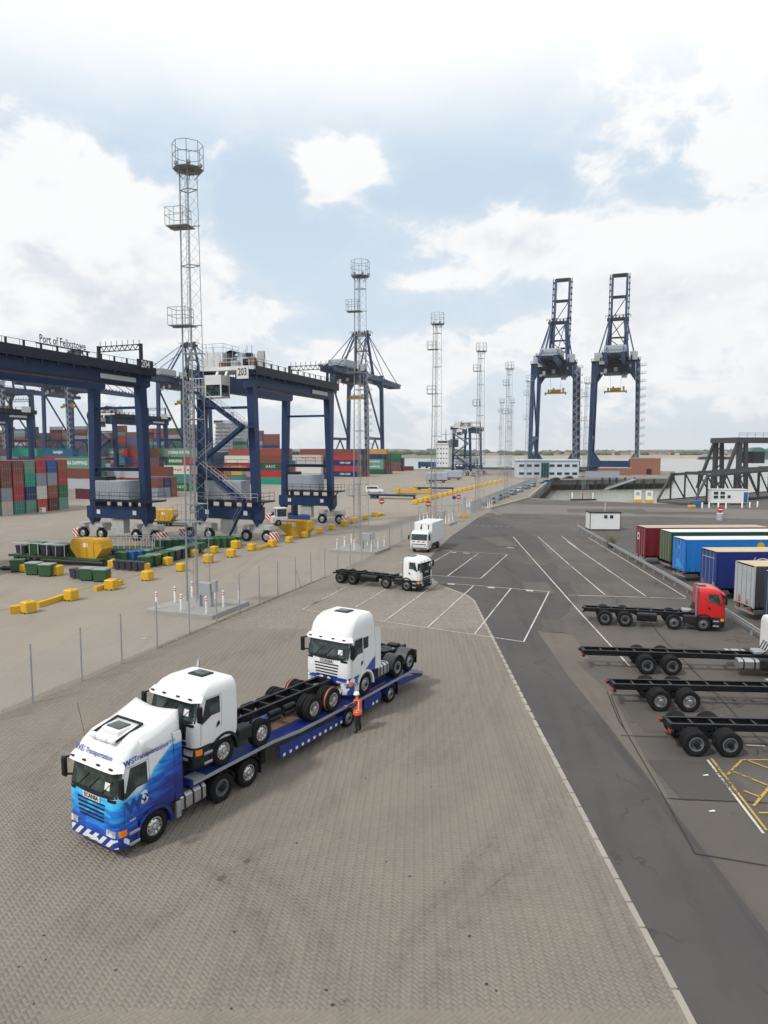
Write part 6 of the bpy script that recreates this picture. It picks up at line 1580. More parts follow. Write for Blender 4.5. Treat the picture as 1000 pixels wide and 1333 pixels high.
# ---- palisade gate and pillar at the yard entrance
gt = thing('palisade_gate', 'grey steel gate across the yard entrance behind the box lorry', 'gate')
ga, gb = gp(545, 676), gp(601, 673.5); L = (gb - ga).length; gd_ = (gb - ga) / L
MB().bar(ga + Vector((0, 0, 2.35)), gb + Vector((0, 0, 2.35)), .06, .08).build('top_rail', GALV, gt); MB().bar(ga + Vector((0, 0, .2)), gb + Vector((0, 0, .2)), .06, .08).build('bottom_rail', GALV, gt)
for i in range(36): p = ga + gd_*(L*i/35); MB().bar(p + Vector((0, 0, .2)), p + Vector((0, 0, 2.35)), .035 if i % 7 else .1).build('bar', GALV, gt)
pi_ = thing('gate_pillar', 'silver gate pillar on a yellow foot beside the road', 'pillar', gp(604.5, 673.5))
MB().cham(-.3, .3, -.3, .3, .7, 4.0, .04).build('post', GREYBOX, pi_); MB().cham(-.5, .5, -.5, .5, 0, .7, .05).build('foot', YEL, pi_)
f2 = thing('palisade_fence', 'grey palisade fence between the parked cars and the dock wall', 'fence')
A2, B2 = gp(613, 668), Vector((60, 268, 0))
for i in range(40):
    p = A2.lerp(B2, i/39); MB().box(-.06, .06, -.06, .06, 0, 2.3).build('post', GALV, f2).location = p
for z in (.5, 2.0): MB().bar(A2 + Vector((0, 0, z)), B2 + Vector((0, 0, z)), .05, .07).build('rail', GALV, f2)
pk = MB()
for i in range(420): p = A2.lerp(B2, i/419); pk.bar(p + Vector((0, 0, .1)), p + Vector((0, 0, 2.3)), .055, .02)
tag(pk.build('pales', GALV, f2, fix=False), kind='stuff')

# ---- yellow barrier blocks and beams
YB = thing('barrier_block', 'x', 'block')
MB().cham(-.52, .52, -.52, .52, 0, 1.05, .09).build('block', YEL, YB); MB().cham(-.12, .12, -.12, .12, 1.0, 1.16, .03).build('lifting_eye', YEL, YB)
for sg in (-1, 1): MB().box(sg*.26 - .10, sg*.26 + .10, -.53, -.51, 0, .14).build('fork_slot', DARKP, YB)
SP = [(33, 801), (89.6, 784.5), (142.4, 770.4), (190, 758), (234, 746), (270, 735), (300, 727.5), (327, 719), (354, 714), (376, 708.5), (396, 702), (415.6, 696.5), (432, 691.6), (447.8, 686.7), (461, 683), (476, 678), (488, 674.4),
      (30, 747), (71, 751.5), (135, 758), (186.5, 746), (216.6, 738), (145, 741.7), (172.5, 721.4), (251, 727), (277.7, 722), (306, 716)]
for i, (x, y) in enumerate(SP):
    o = YB if i == 0 else copy_tree(YB)
    o.location = gp(x, y - 1.5) + Vector((0, .5, 0)); o.rotation_euler = (0, 0, -YARD + random.uniform(-.25, .25))
    s = random.uniform(.78, .96); o.scale = (s, s, s)
    o['label'] = ('yellow concrete block, %s from the left in the line between fence and yard' % ORD[i]) if i < 17 else 'yellow concrete block, %s from the left beside the row of bins' % ORD[i - 17]
    o['group'] = 'yellow barrier blocks'
for i in range(19):
    f = i/18; o = copy_tree(YB); o.location = gp(541 + 117*f, 656.5 - 30.5*f ** .93); o.rotation_euler = (0, 0, -YARD); o.scale = (1.15, 1.15, 1.0)
    o['label'] = 'far yellow block, %s in the long line running towards the sea' % ORD[i]; o['group'] = 'far yellow barrier blocks'
def beam(a, c, label, r=.22):
    p, q = gp(*a), gp(*c); o = MB().bar(p + Vector((0, 0, r)), q + Vector((0, 0, r)), r*1.6, r*1.9).build('barrier_beam', YEL); tag(o, label, 'beam', 'yellow barrier beams')
beam((13, 799), (30, 797), 'short yellow beam left of the nearest yellow block', .3); beam((49, 791), (84, 780), 'long yellow beam reaching left of the second yellow block'); beam((124, 770), (138, 766), 'short yellow beam left of the third yellow block'); beam((147, 764), (159, 760.5), 'short yellow beam right of the third yellow block')
beam((333, 717), (350, 712), 'yellow beam between two blocks beside crane 203', .2); beam((490, 673), (499, 670), 'yellow beam beside the no entry sign', .25)

# ---- bins
def make_bin(body, lid, wide):
    t = thing('waste_bin', 'x', 'bin', group='waste bins in the yard')
    w_, d_, h_ = (.66, .54, 1.15) if wide else (.29, .36, .95)
    mb = MB().add([(-w_*.88, -d_*.85, .12), (w_*.88, -d_*.85, .12), (w_*.88, d_*.85, .12), (-w_*.88, d_*.85, .12), (-w_, -d_, h_), (w_, -d_, h_), (w_, d_, h_), (-w_, d_, h_)], [(0,3,2,1),(0,1,5,4),(1,2,6,5),(2,3,7,6),(3,0,4,7),(4,5,6,7)])
    b_ = mb.build('body', body, t); MB().cham(-w_ - .03, w_ + .03, -d_ - .04, d_ + .04, h_ + .01, h_ + (.14 if wide else .08), .03).build('lid', lid, t)
    MB().box(-w_ - .02, w_ + .02, -d_ - .03, -d_, h_ - .1, h_ - .02).build('rim', body, b_)
    for sx in (-1, 1):
        for sy in ((-1, 1) if wide else (1,)): MB().lathe([(.001, -.04), (.1, -.04), (.1, .04), (.001, .04)], (sx*w_*.75, sy*d_*.7, .1), 10).build('wheel', RUBBER, t)
    return t
LIDT = paint('lid_teal', (.09, .22, .20), .5, dirt=.3); LIDG = paint('lid_green', (.03, .13, .05), .5, dirt=.3); BLUEB = paint('bin_blue', (.02, .10, .30), .5, dirt=.3); GREYB = paint('bin_charcoal', (.03, .035, .05), .5, dirt=.3); LIDP = paint('lid_pale', (.24, .30, .27), .5, dirt=.3)
PB = {'green': make_bin(GREENB, LIDG, True), 'greenpale': make_bin(GREENB, LIDP, True), 'teal': make_bin(GREENB, LIDT, True), 'blue': make_bin(BLUEB, BLUEB, True), 'dark': make_bin(GREYB, GREYB, False), 'darkwide': make_bin(GREYB, LIDP, True)}
UB = set()
def put_bin(kind, p, rz, label):
    o = PB[kind] if kind not in UB else copy_tree(PB[kind]); UB.add(kind)
    o.location = p; o.rotation_euler = (0, 0, rz); o['label'] = label
def row_bins(a, c, kinds, where, rows=1, dz=0.0, jit=.05):
    p, q = a, c
    for r_ in range(rows):
        for i, k in enumerate(kinds):
            kk = kinds[(i + r_) % len(kinds)]; nm = {'dark': 'slim charcoal wheelie bin', 'green': 'green four-wheeled bin', 'greenpale': 'green pale-lidded bin', 'teal': 'green teal-lidded bin', 'blue': 'blue four-wheeled bin', 'darkwide': 'charcoal pale-lidded bin'}[kk]
            pos = p.lerp(q, i/max(1, len(kinds) - 1)) + U*1.25*r_; pos.z = dz
            put_bin(kk, pos, -YARD + .2 + random.uniform(-jit, jit), '%s, %s in the %s' % (nm, ORD[i], ('back of the ' if r_ else 'front of the ' if rows > 1 else '') + where))
row_bins(gp(45, 748), gp(62, 750), ['greenpale', 'greenpale'], 'pair between two yellow blocks')
row_bins(gp(97, 753), gp(105, 754), ['dark', 'dark'], 'pair left of the green bins')
row_bins(gp(116, 755.5), gp(133, 757), ['greenpale', 'greenpale'], 'pair behind the third yellow block')
put_bin('green', gp(24, 744), .3, 'green bin standing alone at the left of the yellow blocks')
row_bins(gp(153, 741.5), gp(186, 744), ['dark']*5, 'row before the blue bins')
row_bins(gp(190, 739), gp(250, 722), ['green', 'greenpale', 'green', 'green', 'darkwide', 'darkwide', 'green', 'green'], 'double row beside the nearest mast', 2)
row_bins(gp(160, 733), gp(190, 730), ['green', 'blue', 'blue', 'teal'], 'row behind the slim bins')
row_bins(gp(210, 715), gp(300, 712), ['teal', 'greenpale', 'teal', 'teal', 'blue', 'teal', 'greenpale', 'teal', 'green', 'green', 'green'], 'double row below crane 203', 2)
gr_ = MB()
for i in range(14): s = random.uniform(.2, .45); a_ = random.uniform(0, 6.3); gr_.add([(v.x*s + cos(a_)*.45, v.y*s*.7 + sin(a_)*.3, v.z*s*.6 + .15) for v in IV], IF)
o = gr_.build('rubbish_heap', DARKP); o.location = gp(10, 741.5); tag(o, 'small dark heap of rubbish sacks at the left edge', 'rubbish', kind='stuff')

# ---- flat green trailers and skips
def flat(p, rz, L, Wd, label, cage=None, mat=GREENT, z=.85):
    t = thing('flat_trailer', label, 'trailer', p, rz, 'flat yard trailers')
    MB().box(0, L, -Wd/2, Wd/2, z - .14, z).build('deck', mat, t)
    for y in (-.5, .5): MB().box(.2, L - .2, y - .08, y + .08, z - .42, z - .14).build('chassis_beam', mat, t)
    for sg in (-1, 1): MB().box(0, L, sg*Wd/2 - .05, sg*Wd/2 + .05, z - .22, z + .05).build('side_rail', mat, t)
    for x in (.9, 1.9):
        for sg in (-1, 1):
            w_ = wheel(t, 'small:grey', x, Wd/2 - .1, .36, sg, detail=False); w_.scale = (.85, 1, .85)
    MB().box(L - .4, L, -.4, .4, .05, z - .14).build('front_stand', mat, t)
    LC = L if L < 10 else L*.66
    if cage:
        for sg in (-1, 1):
            for i in range(cage): MB().tube((.5 + i*(LC - 1)/(cage - 1), sg*(Wd/2 - .06), z), (.5 + i*(LC - 1)/(cage - 1), sg*(Wd/2 - .06), z + 1.35), .04, 5).build('stake', WHITE2, t)
            MB().tube((.5, sg*(Wd/2 - .06), z + 1.35), (LC - .5, sg*(Wd/2 - .06), z + 1.35), .03, 5).build('stake_rail', WHITE2, t)
    return t
g0, g1 = gp(12, 731), gp(140, 739); rz0 = atan2((g1 - g0).y, (g1 - g0).x)
flat(g0 + U*1.2, rz0, 12.4, 2.5, 'long green flat trailer carrying bins and a yellow skip at the left', 7)
def tr_pt(x, y): return g0 + U*1.2 + Vector((cos(rz0)*x - sin(rz0)*y, sin(rz0)*x + cos(rz0)*y, .85))
for i, (x, y, k) in enumerate([(1.0, -.6, 'dark'), (1.7, -.6, 'dark'), (2.6, .5, 'green'), (3.2, -.5, 'green'), (4.6, .5, 'greenpale'), (4.9, -.5, 'darkwide'), (6.2, .4, 'green'), (6.5, -.6, 'darkwide'), (7.7, .5, 'green')]):
    put_bin(k, tr_pt(x, y), rz0, '%s bin, %s from the left on the long green trailer' % ('slim charcoal' if k == 'dark' else 'charcoal' if k == 'darkwide' else 'green', ORD[i]))
def skip(p, rz, label, closed=True, L=3.8, H=1.75):
    t = thing('skip', label, 'skip', p, rz, 'yellow skips'); w_ = .9
    prof = [(-L*.30, 0), (L*.30, 0), (L*.5, H*.55), (L*.46, H), (-L*.46, H), (-L*.5, H*.55)] if closed else [(-L*.18, 0), (L*.30, 0), (L*.46, H*.5), (L*.46, H*.95), (L*.34, H), (-L*.56, H*.62)]
    mb = MB().prism(prof, -w_, w_, 'y'); b_ = mb.build('body', YELSK, t)
    MB().box(-.35, .25, -w_ - .02, -w_ - .005, H*.62, H*.88).build('notice', WHITE, b_)
    for sg in (-1, 1):
        MB().box(-L*.44, L*.44, sg*w_ - .05, sg*w_ + .05, H*.90, H*1.0).build('rim_rail', YELSK, b_)
        for x in (-.5, .5): MB().tube((x*L*.5, sg*w_, H*.45), (x*L*.5, sg*(w_ + .16), H*.45), .06, 6).build('lifting_lug', YELSK, b_)
        for x in (-.22, .02, .24): MB().box(x*L - .04, x*L + .04, sg*(w_ + .02) - .03, sg*(w_ + .02) + .03, .05, H*.9).build('rib', YELSK, b_)
    if closed:
        for i in range(2): MB().prism([(-L*.44 + i*L*.46, H), (-L*.02 + i*L*.44, H), (-L*.04 + i*L*.44, H + .16), (-L*.40 + i*L*.46, H + .16)], -w_*.95, w_*.95, 'y').build('lid', YELSK, t)
    return t
skip(tr_pt(10.3, 0), rz0, 'yellow closed skip on the end of the long green flat trailer', True, 4.2, 1.9)
p = gp(205, 684); flat(p, -.15, 6.5, 2.3, 'green flat trailer under the yellow skip right of crane 204'); skip(p + Vector((1.6, -.3, .85)), -.15, 'yellow closed skip on a green trailer right of crane 204', True, 3.6, 1.7)
skip(gp(383, 698.5) + U*1.0, -.35, 'yellow open skip on the ground in front of the blue terminal tug', False, 5.0, 2.3)
flat(gp(140, 722), -.08, 6.6, 2.3, 'green caged flat trailer in front of crane 204', 9); flat(gp(345, 678) + U*2, .1, 5.0, 2.2, 'green flat trailer behind the blue terminal tug', 4)

# ---- blue and white terminal tug
tg = thing('terminal_tug', 'blue and white terminal tug beside the far legs of crane 203', 'tug', gp(353, 684) , radians(20))
mb = MB().prism([(0, .5), (.25, 1.5), (2.6, 1.5), (2.6, .5)], -1.2, 1.2, 'y'); mb.build('bonnet', WHITE2, tg); MB().prism([(-.02, .5), (.2, 1.42), (.24, 1.42), (.03, .5)], -1.1, 1.1, 'y').build('hazard_nose', HAZ, tg)
MB().box(2.6, 6.4, -1.2, 1.2, .6, 1.6).build('rear_body', paint('tug_blue', (.012, .07, .32), .4, dirt=.3), tg)
cb = MB().cham(.7, 2.6, -1.0, 1.0, 2.75, 2.95, .04)
for x in (.8, 2.5):
    for y in (-.92, .92): cb.box(x - .06, x + .06, y - .06, y + .06, 1.5, 2.78)
cb.build('cab_frame', WHITE2, tg); MB().box(.84, 2.46, -.90, .90, 1.5, 2.75).build('cab_glass', WINGLASS, tg); MB().box(3.6, 4.4, -.8, .8, 1.6, 3.3).build('exhaust_housing', NAVYD, tg)
for x in (1.0, 5.2):
    for sg in (-1, 1): wheel(tg, 'steer:grey', x, 1.3, .52, sg, detail=False)
# ---- van, cars
def car(p, rz, label, mat, van=False, cat='car'):
    t = thing('van' if van else 'parked_car', label, cat, p, rz, None if van else 'cars parked along the dock wall')
    if van: prof = [(0, .3), (.05, .85), (.9, 1.1), (1.6, 1.9), (1.9, 2.0), (5.0, 2.0), (5.1, .3)]; hw = .95
    else: prof = [(0, .28), (.05, .72), (1.1, .92), (1.75, 1.38), (2.1, 1.45), (3.2, 1.42), (3.9, 1.0), (4.2, .85), (4.25, .3)]; hw = .86
    b_ = MB().prism(prof, -hw, hw, 'y').build('body', mat, t, 25)
    for sg in (-1, 1):
        q = [(1.35, 1.22), (1.75, 1.82), (4.7, 1.82), (4.7, 1.22)] if van else [(1.35, .95), (1.85, 1.35), (3.15, 1.34), (3.7, .98)]
        MB().prism(q, sg*hw - .006, sg*hw + .006, 'y').build('side_window', GLASS, b_)
        for x in ((.95, 4.1) if van else (.85, 3.4)): wheel(t, 'car', x, hw + .02, .31, sg, detail=False)
        MB().cham(-.01, .1, sg*hw*.75 - .15, sg*hw*.75 + .15, .6, .75, .02).build('headlight', LENS, b_)
    a_, c_ = ((.95, 1.15), (1.55, 1.85)) if van else ((1.15, .96), (1.72, 1.36))
    MB().add([(a_[0] - .01, -hw*.9, a_[1]), (a_[0] - .01, hw*.9, a_[1]), (c_[0] - .01, hw*.85, c_[1]), (c_[0] - .01, -hw*.85, c_[1])], [(0, 1, 2, 3)]).build('windscreen', GLASS, b_)
    return t
car(gp(499, 641.5), radians(175), 'white van with dark side windows parked beyond the second mast', WHITE, True, 'van')
carc = [paint('car_silver', (.42, .44, .46), .3, .4, dirt=.1, coat=.4), paint('car_blue', (.03, .12, .26), .3, dirt=.1, coat=.4), paint('car_black', (.015, .015, .018), .3, dirt=.1, coat=.4), paint('car_light_blue', (.16, .27, .36), .3, .2, dirt=.1, coat=.4)]
for i, (x, y, c_) in enumerate([(622, 660, 0), (633, 656, 0), (643, 651, 3), (652, 648, 0), (663, 644.5, 3), (672, 641, 0), (682, 637, 1), (690, 634, 3), (703, 629.5, 1), (716, 626, 2), (734, 624, 2), (750, 624, 0)]):
    car(gp(x, y), radians(60 if i < 8 else 15), '%s car parked by the dock wall, %s from the gate' % (['silver', 'dark blue', 'black', 'pale blue'][c_], ORD[i]), carc[c_])
# ---- flatbed trailers, spreader frame and grey units further back
o = flat(gp(481, 648.5), atan2((gp(545, 650) - gp(481, 648.5)).y, (gp(545, 650) - gp(481, 648.5)).x), 12.4, 2.5, 'navy skeletal trailer lying beyond the second mast', None, NAVY, 1.1)
o = flat(gp(538, 639), -.1, 12.4, 2.5, 'navy flat trailer with a pale deck beyond the yellow spreader', 3, NAVY, 1.1)
sp_ = thing('spreader_frame', 'yellow lifting spreader frame lying in the yard', 'spreader', gp(517, 643), -.12)
for y in (0, 2.0): MB().box(0, 9.5, y - .25, y + .25, .3, 1.1).build('side_beam', YELSK, sp_)
for x in (0, 9.2): MB().box(x - .3, x + .6, -.5, 2.5, .1, 1.6).build('end_frame', YELSK, sp_)
MB().box(3.6, 5.6, 0, 2, .6, 1.7).build('power_unit', YELSK, sp_)
for i, (x, y, L) in enumerate([(557, 628.5, 12.2), (578, 625, 12.2)]):
    t_ = thing('covered_trailer', 'grey covered trailer parked before the far yard crane, %s one' % ('left' if i == 0 else 'right'), 'trailer', gp(x, y), -.12, 'grey covered trailers')
    MB().cham(0, L*.62, 0, 2.5, 1.0, 4.0, .2).build('body', GREYBOX, t_); MB().box(.2, L*.6, .3, 2.2, .7, 1.0).build('chassis', BLACK, t_)
    for xx in (1, 2.2, 6): wheel(t_, 'steer:grey', xx, 0, .52, -1, detail=False).location.y = .1
t_ = thing('tarpaulin_trailer', 'blue tarpaulin-covered trailers standing on the far quay', 'trailer', gp(544, 609.5) , -YARD)
for i in range(3): MB().cham(i*5.2, i*5.2 + 5.0, 0, 2.6, 1.0, 4.6, .5).build('tarpaulin', paint('tarp_blue', (.03, .11, .20), .7, dirt=.4, scale=.4), t_); MB().box(i*5.2 + .3, i*5.2 + 1.5, .1, 2.5, 0, 1.0).build('bogie', BLACK, t_)
t_ = thing('white_cube', 'small white box at the foot of the end-on container stack', 'box', gp(51, 667), -YARD); MB().cham(0, .9, 0, .9, 0, .95, .03).build('body', WHITE, t_); MB().box(.1, .8, -.02, 0, .5, .8).build('label_plate', GREYBOX, t_)

# ---- crash barrier
ga_ = [gp(751.7, 684, .7), gp(893, 762, .7), gp(976, 814, .7), gp(1060, 868, .7)]
cr = thing('crash_barrier', 'long galvanised crash barrier along the front of the parked trailers', 'barrier')
for i, (a, c) in enumerate(zip(ga_, ga_[1:])):
    L = (c - a).length; d = (c - a)/L; nrm = Vector((-d.y, d.x, 0)); n_ = max(1, round(L/3.2)); prof = [(0, .16), (-.05, .12), (-.05, .06), (0, .02), (0, -.02), (-.05, -.06), (-.05, -.12), (0, -.16)]
    for j in range(n_):
        p, q = a.lerp(c, j/n_), a.lerp(c, (j + 1)/n_) - d*.01
        mb = MB(); mb.grid([[p + nrm*s + Vector((0, 0, h_)) for s, h_ in prof], [q + nrm*s + Vector((0, 0, h_)) for s, h_ in prof]]); o = mb.build('rail', GALV, cr, fix=False)
        m_ = o.modifiers.new('sheet', 'SOLIDIFY'); m_.thickness = .012
        MB().box(-.06, .06, -.05, .05, -.05, .8).build('post', GALV, cr).location = Vector((p.x, p.y, 0)) - nrm*.13*-1
# ---- site cabins
cn = thing('site_cabin', 'white flat-roofed site cabin at the end of the crash barrier', 'cabin', gp(768, 690.5), -.03)
MB().box(0, 4.7, 0, 2.6, .15, 2.75).build('wall', WHITE, cn); MB().box(-.1, 4.8, -.1, 2.7, 2.75, 2.9).build('roof', DARKP, cn); MB().box(-.02, 4.72, -.03, 2.62, .05, .2).build('skid', DARKP, cn)
for x in (0, 4.66): MB().box(x - .04, x + .04, -.05, .03, .15, 2.75).build('corner_post', DARKP, cn)
for x in (2.15, 3.05): w_ = MB().box(x, x + .5, -.04, 0, 1.9, 2.4).build('window', DARKP, cn); MB().box(x + .05, x + .45, -.05, -.04, 1.95, 2.35).build('pane', WINGLASS, w_)
for i in range(11): MB().box(.3 + i*.4, .32 + i*.4, -.012, 0, .25, 2.7).build('panel_seam', WHITE2, cn)
MB().tube((2.6, 1.2, 2.9), (2.6, 1.2, 4.3), .05, 6).build('aerial', WHITE2, cn)
pc_ = thing('portable_office', 'white portable office with a blue end door beside the truss bridge', 'cabin', gp(926, 657), -.05)
p2 = gp(975, 658); L = 8.2
MB().box(0, L, 0, 3.0, .4, 3.4).build('wall', WHITE, pc_); MB().box(-.1, L + .1, -.1, 3.1, 3.4, 3.55).build('roof', WHITE2, pc_); MB().box(L - .0, L + .03, .6, 2.2, .5, 2.9).build('door', BLUEB, pc_)
MB().box(L - 1.0, L - .1, -.03, 0, .5, 2.9).build('door', BLUEB, pc_)
for x, z, w2 in ((.4, 1.4, 1.1), (1.9, 1.4, 1.1), (.4, 2.3, 1.1), (1.9, 2.3, 1.1), (3.5, 1.5, .8)): w_ = MB().box(x, x + w2, -.04, 0, z, z + .75).build('window', WHITE2, pc_); MB().box(x + .05, x + w2 - .05, -.05, -.04, z + .05, z + .7).build('pane', WINGLASS, w_)
for x in (.3, 4, 7.9): MB().box(x, x + .3, .2, 2.8, 0, .4).build('foot', CONC, pc_)
for i, (x, y) in enumerate([(914, 661.5), (923, 661.5), (935, 662), (945, 662), (966, 661.5), (976, 661), (986, 660)]):
    o = MB().lathe([(.16, 0), (.16, 1.15), (.10, 1.25), (.001, 1.27)], n=10, axis='z').build('marker_post', WHITE, None, 40); o.location = gp(x, y); tag(o, 'short white marker post, %s from the left before the portable office' % ORD[i], 'post', 'white posts by the portable office')
for i, (x, y) in enumerate([(745, 650), (758.5, 650), (772, 650)]):
    o = MB().lathe([(.18, 0), (.18, 1.6), (.12, 1.72), (.001, 1.75)], n=10, axis='z').build('marker_post', WHITE if i != 1 else ORANGE, None, 40); o.location = gp(x, y); tag(o, ['white post at the dock edge, left of the orange one', 'orange post at the dock edge', 'white post at the dock edge, right of the orange one'][i], 'post', 'dock edge posts')
o = MB().bar(gp(743, 651.5) + Vector((0, 0, .2)), gp(776, 651.5) + Vector((0, 0, .2)), .4, .4).build('timber_baulk', PILE); tag(o, 'dark timber baulk at the dock edge under the posts', 'baulk')
for i, (x, y) in enumerate([(830, 654), (845, 654.5)]):
    t_ = thing('notice_board', 'white notice board on a yellow foot at the bridge approach, %s one' % ('left' if i == 0 else 'right'), 'sign', gp(x, y), -.2, 'notice boards'); MB().cham(-.9, .9, -.5, .5, 0, .8, .06).build('foot', YEL, t_); MB().box(-.8, .8, -.06, .06, .8, 2.9).build('board', WHITE, t_); MB().box(-.4, .4, -.07, -.06, 1.7, 2.5).build('symbol', GREYBOX, t_)
t_ = thing('water_barrier', 'blue and yellow plastic barriers by the portable office', 'barrier', gp(903, 661)); MB().cham(0, 1.7, 0, 1, .3, 1.6, .15).build('blue_barrier', BLUEB, t_); MB().cham(-1.2, .3, -.5, .4, 0, .6, .1).build('yellow_barrier', YEL, t_)
# ---- signs
def round_sign(p, label, h=2.6, r=.42, bar_=True, foot=None, rz=0.0):
    t = thing('road_sign', label, 'sign', p, rz, 'road signs'); MB().tube((0, 0, 0), (0, 0, h), .045, 6).build('pole', GALV, t)
    d_ = MB().lathe([(.001, -.03), (r, -.03), (r, 0), (.001, 0)], (0, -.05, h), 22).build('sign_disc', REDW, t)
    if bar_: MB().box(-r*.68, r*.68, -.095, -.082, h - r*.18, h + r*.18).build('white_bar', WHITE, d_)
    if foot: MB().cham(-foot, foot, -foot, foot, 0, .55, .06).build('foot', YEL, t)
    return t
round_sign(gp(497, 671), 'no entry sign on a yellow foot near the second mast', 2.7, .52, True, .5)
round_sign(gp(557.5, 677), 'no entry sign above the gate behind the box lorry', 2.9, .5); round_sign(gp(597, 666), 'small no entry sign on the yard side of the gate', 3.0, .5); round_sign(gp(591, 667), 'blue sign post beside the gate', 3.0, .4, False).children[1].data = MB().lathe([(.001, -.03), (.4, -.03), (.4, 0), (.001, 0)], (0, -.05, 3.0), 22).mesh('sign_disc', LETB)
st = round_sign(gp(937, 677), 'red and white stop sign in a barrel beyond the red trailer', 1.9, .55, True)
MB().lathe([(.55, 0), (.5, .9), (.001, .9)], n=16, axis='z').build('barrel', GREYBOX, st, 40)
o = MB().box(-.6, .6, -.03, .03, 1.05, 1.3).build('lower_plate', WHITE, st)

# ---- shrub pushing up beside the barrier
M_LEAF = bpy.data.materials.new('shrub_leaf'); M_LEAF.use_nodes = True
t = NT(M_LEAF.node_tree); b = t.n['Principled BSDF']; oi = t.new('ShaderNodeNewGeometry')
t.put(b.inputs['Base Color'], t.mix(t.noise(oi.outputs['Position'], 5, 2), (.05, .075, .022), (.13, .13, .045))); b.inputs['Roughness'].default_value = .7
sb = thing('shrub', 'scrubby green shrub growing beside the crash barrier', 'shrub', gp(796, 713))
rs = random.Random(4); lf = MB(); sm = MB()
for i in range(46):
    a = rs.uniform(0, 6.28); tilt = rs.uniform(.05, .75); L = rs.uniform(.9, 2.1); d = Vector((cos(a)*sin(tilt), sin(a)*sin(tilt), cos(tilt))); b0 = Vector((cos(a)*rs.uniform(0, .4), sin(a)*rs.uniform(0, .3), 0)); sm.tube(b0, b0 + d*L, .012, 3, .004)
    for j in range(26):
        p = b0 + d*L*rs.uniform(.25, 1.05) + Vector((rs.uniform(-.16, .16), rs.uniform(-.16, .16), rs.uniform(-.12, .12))); q = Vector((rs.uniform(-1, 1), rs.uniform(-1, 1), rs.uniform(-.3, 1))).normalized(); r_ = q.cross(Vector((0, 0, 1))).normalized()*.03; lf.add([p - r_, p + r_, p + q*.13], [(0, 1, 2)])
sm.build('stems', paint('stem_brown', (.07, .05, .03), .8), sb, fix=False); tag(lf.build('foliage', M_LEAF, sb, fix=False), kind='stuff')
wd = MB()
for i in range(420):
    f = rs.random(); p = gp(800, 716).lerp(gp(840, 740), f) + Vector((rs.uniform(-.5, .9), rs.uniform(-.4, .4), 0)); q = Vector((rs.uniform(-.4, .4), rs.uniform(-.4, .4), 1))*rs.uniform(.08, .3); wd.add([p, p + Vector((.03, 0, 0)), p + q], [(0, 1, 2)])
for k in range(8):
    for i in range(160):
        c_ = FP[4].lerp(FP[12], rs.random()); p = c_ + Vector((rs.uniform(-.15, .15), rs.uniform(-.2, .2), 0)); q = Vector((rs.uniform(-.3, .3), rs.uniform(-.3, .3), 1))*rs.uniform(.03, .13); wd.add([p, p + Vector((.02, 0, 0)), p + q], [(0, 1, 2)])
tag(wd.build('weeds', M_LEAF, fix=False), 'thin weeds along the barrier and the foot of the fence', 'weeds', kind='stuff')

# ---- litter, drain covers, chalk ring
for i, (x, y) in enumerate([(916, 1011), (924, 1058), (185, 832), (227, 833)]):
    o = MB().add([(0, 0, .03), (.22, .04, .02), (.20, .11, .035), (-.02, .07, .02)], [(0, 1, 2, 3)]).build('paper_scrap', WHITE); o.location = gp(x, y); o.location.z = .012; tag(o, ['scrap of white paper on the asphalt above another scrap', 'scrap of white paper on the asphalt near the yellow box', 'scrap of white paper by the fence, left one', 'scrap of white paper by the fence, right one'][i], 'litter', 'paper scraps')
cp = gp(484, 966); mb = MB().lathe([(.42, 0), (.50, 0)], (cp.x, cp.y, .0135), 28, axis='z'); mb.build('chalk_ring', paint('chalk', (.24, .22, .19), .9, dirt=.9, scale=6), ground, fix=False)

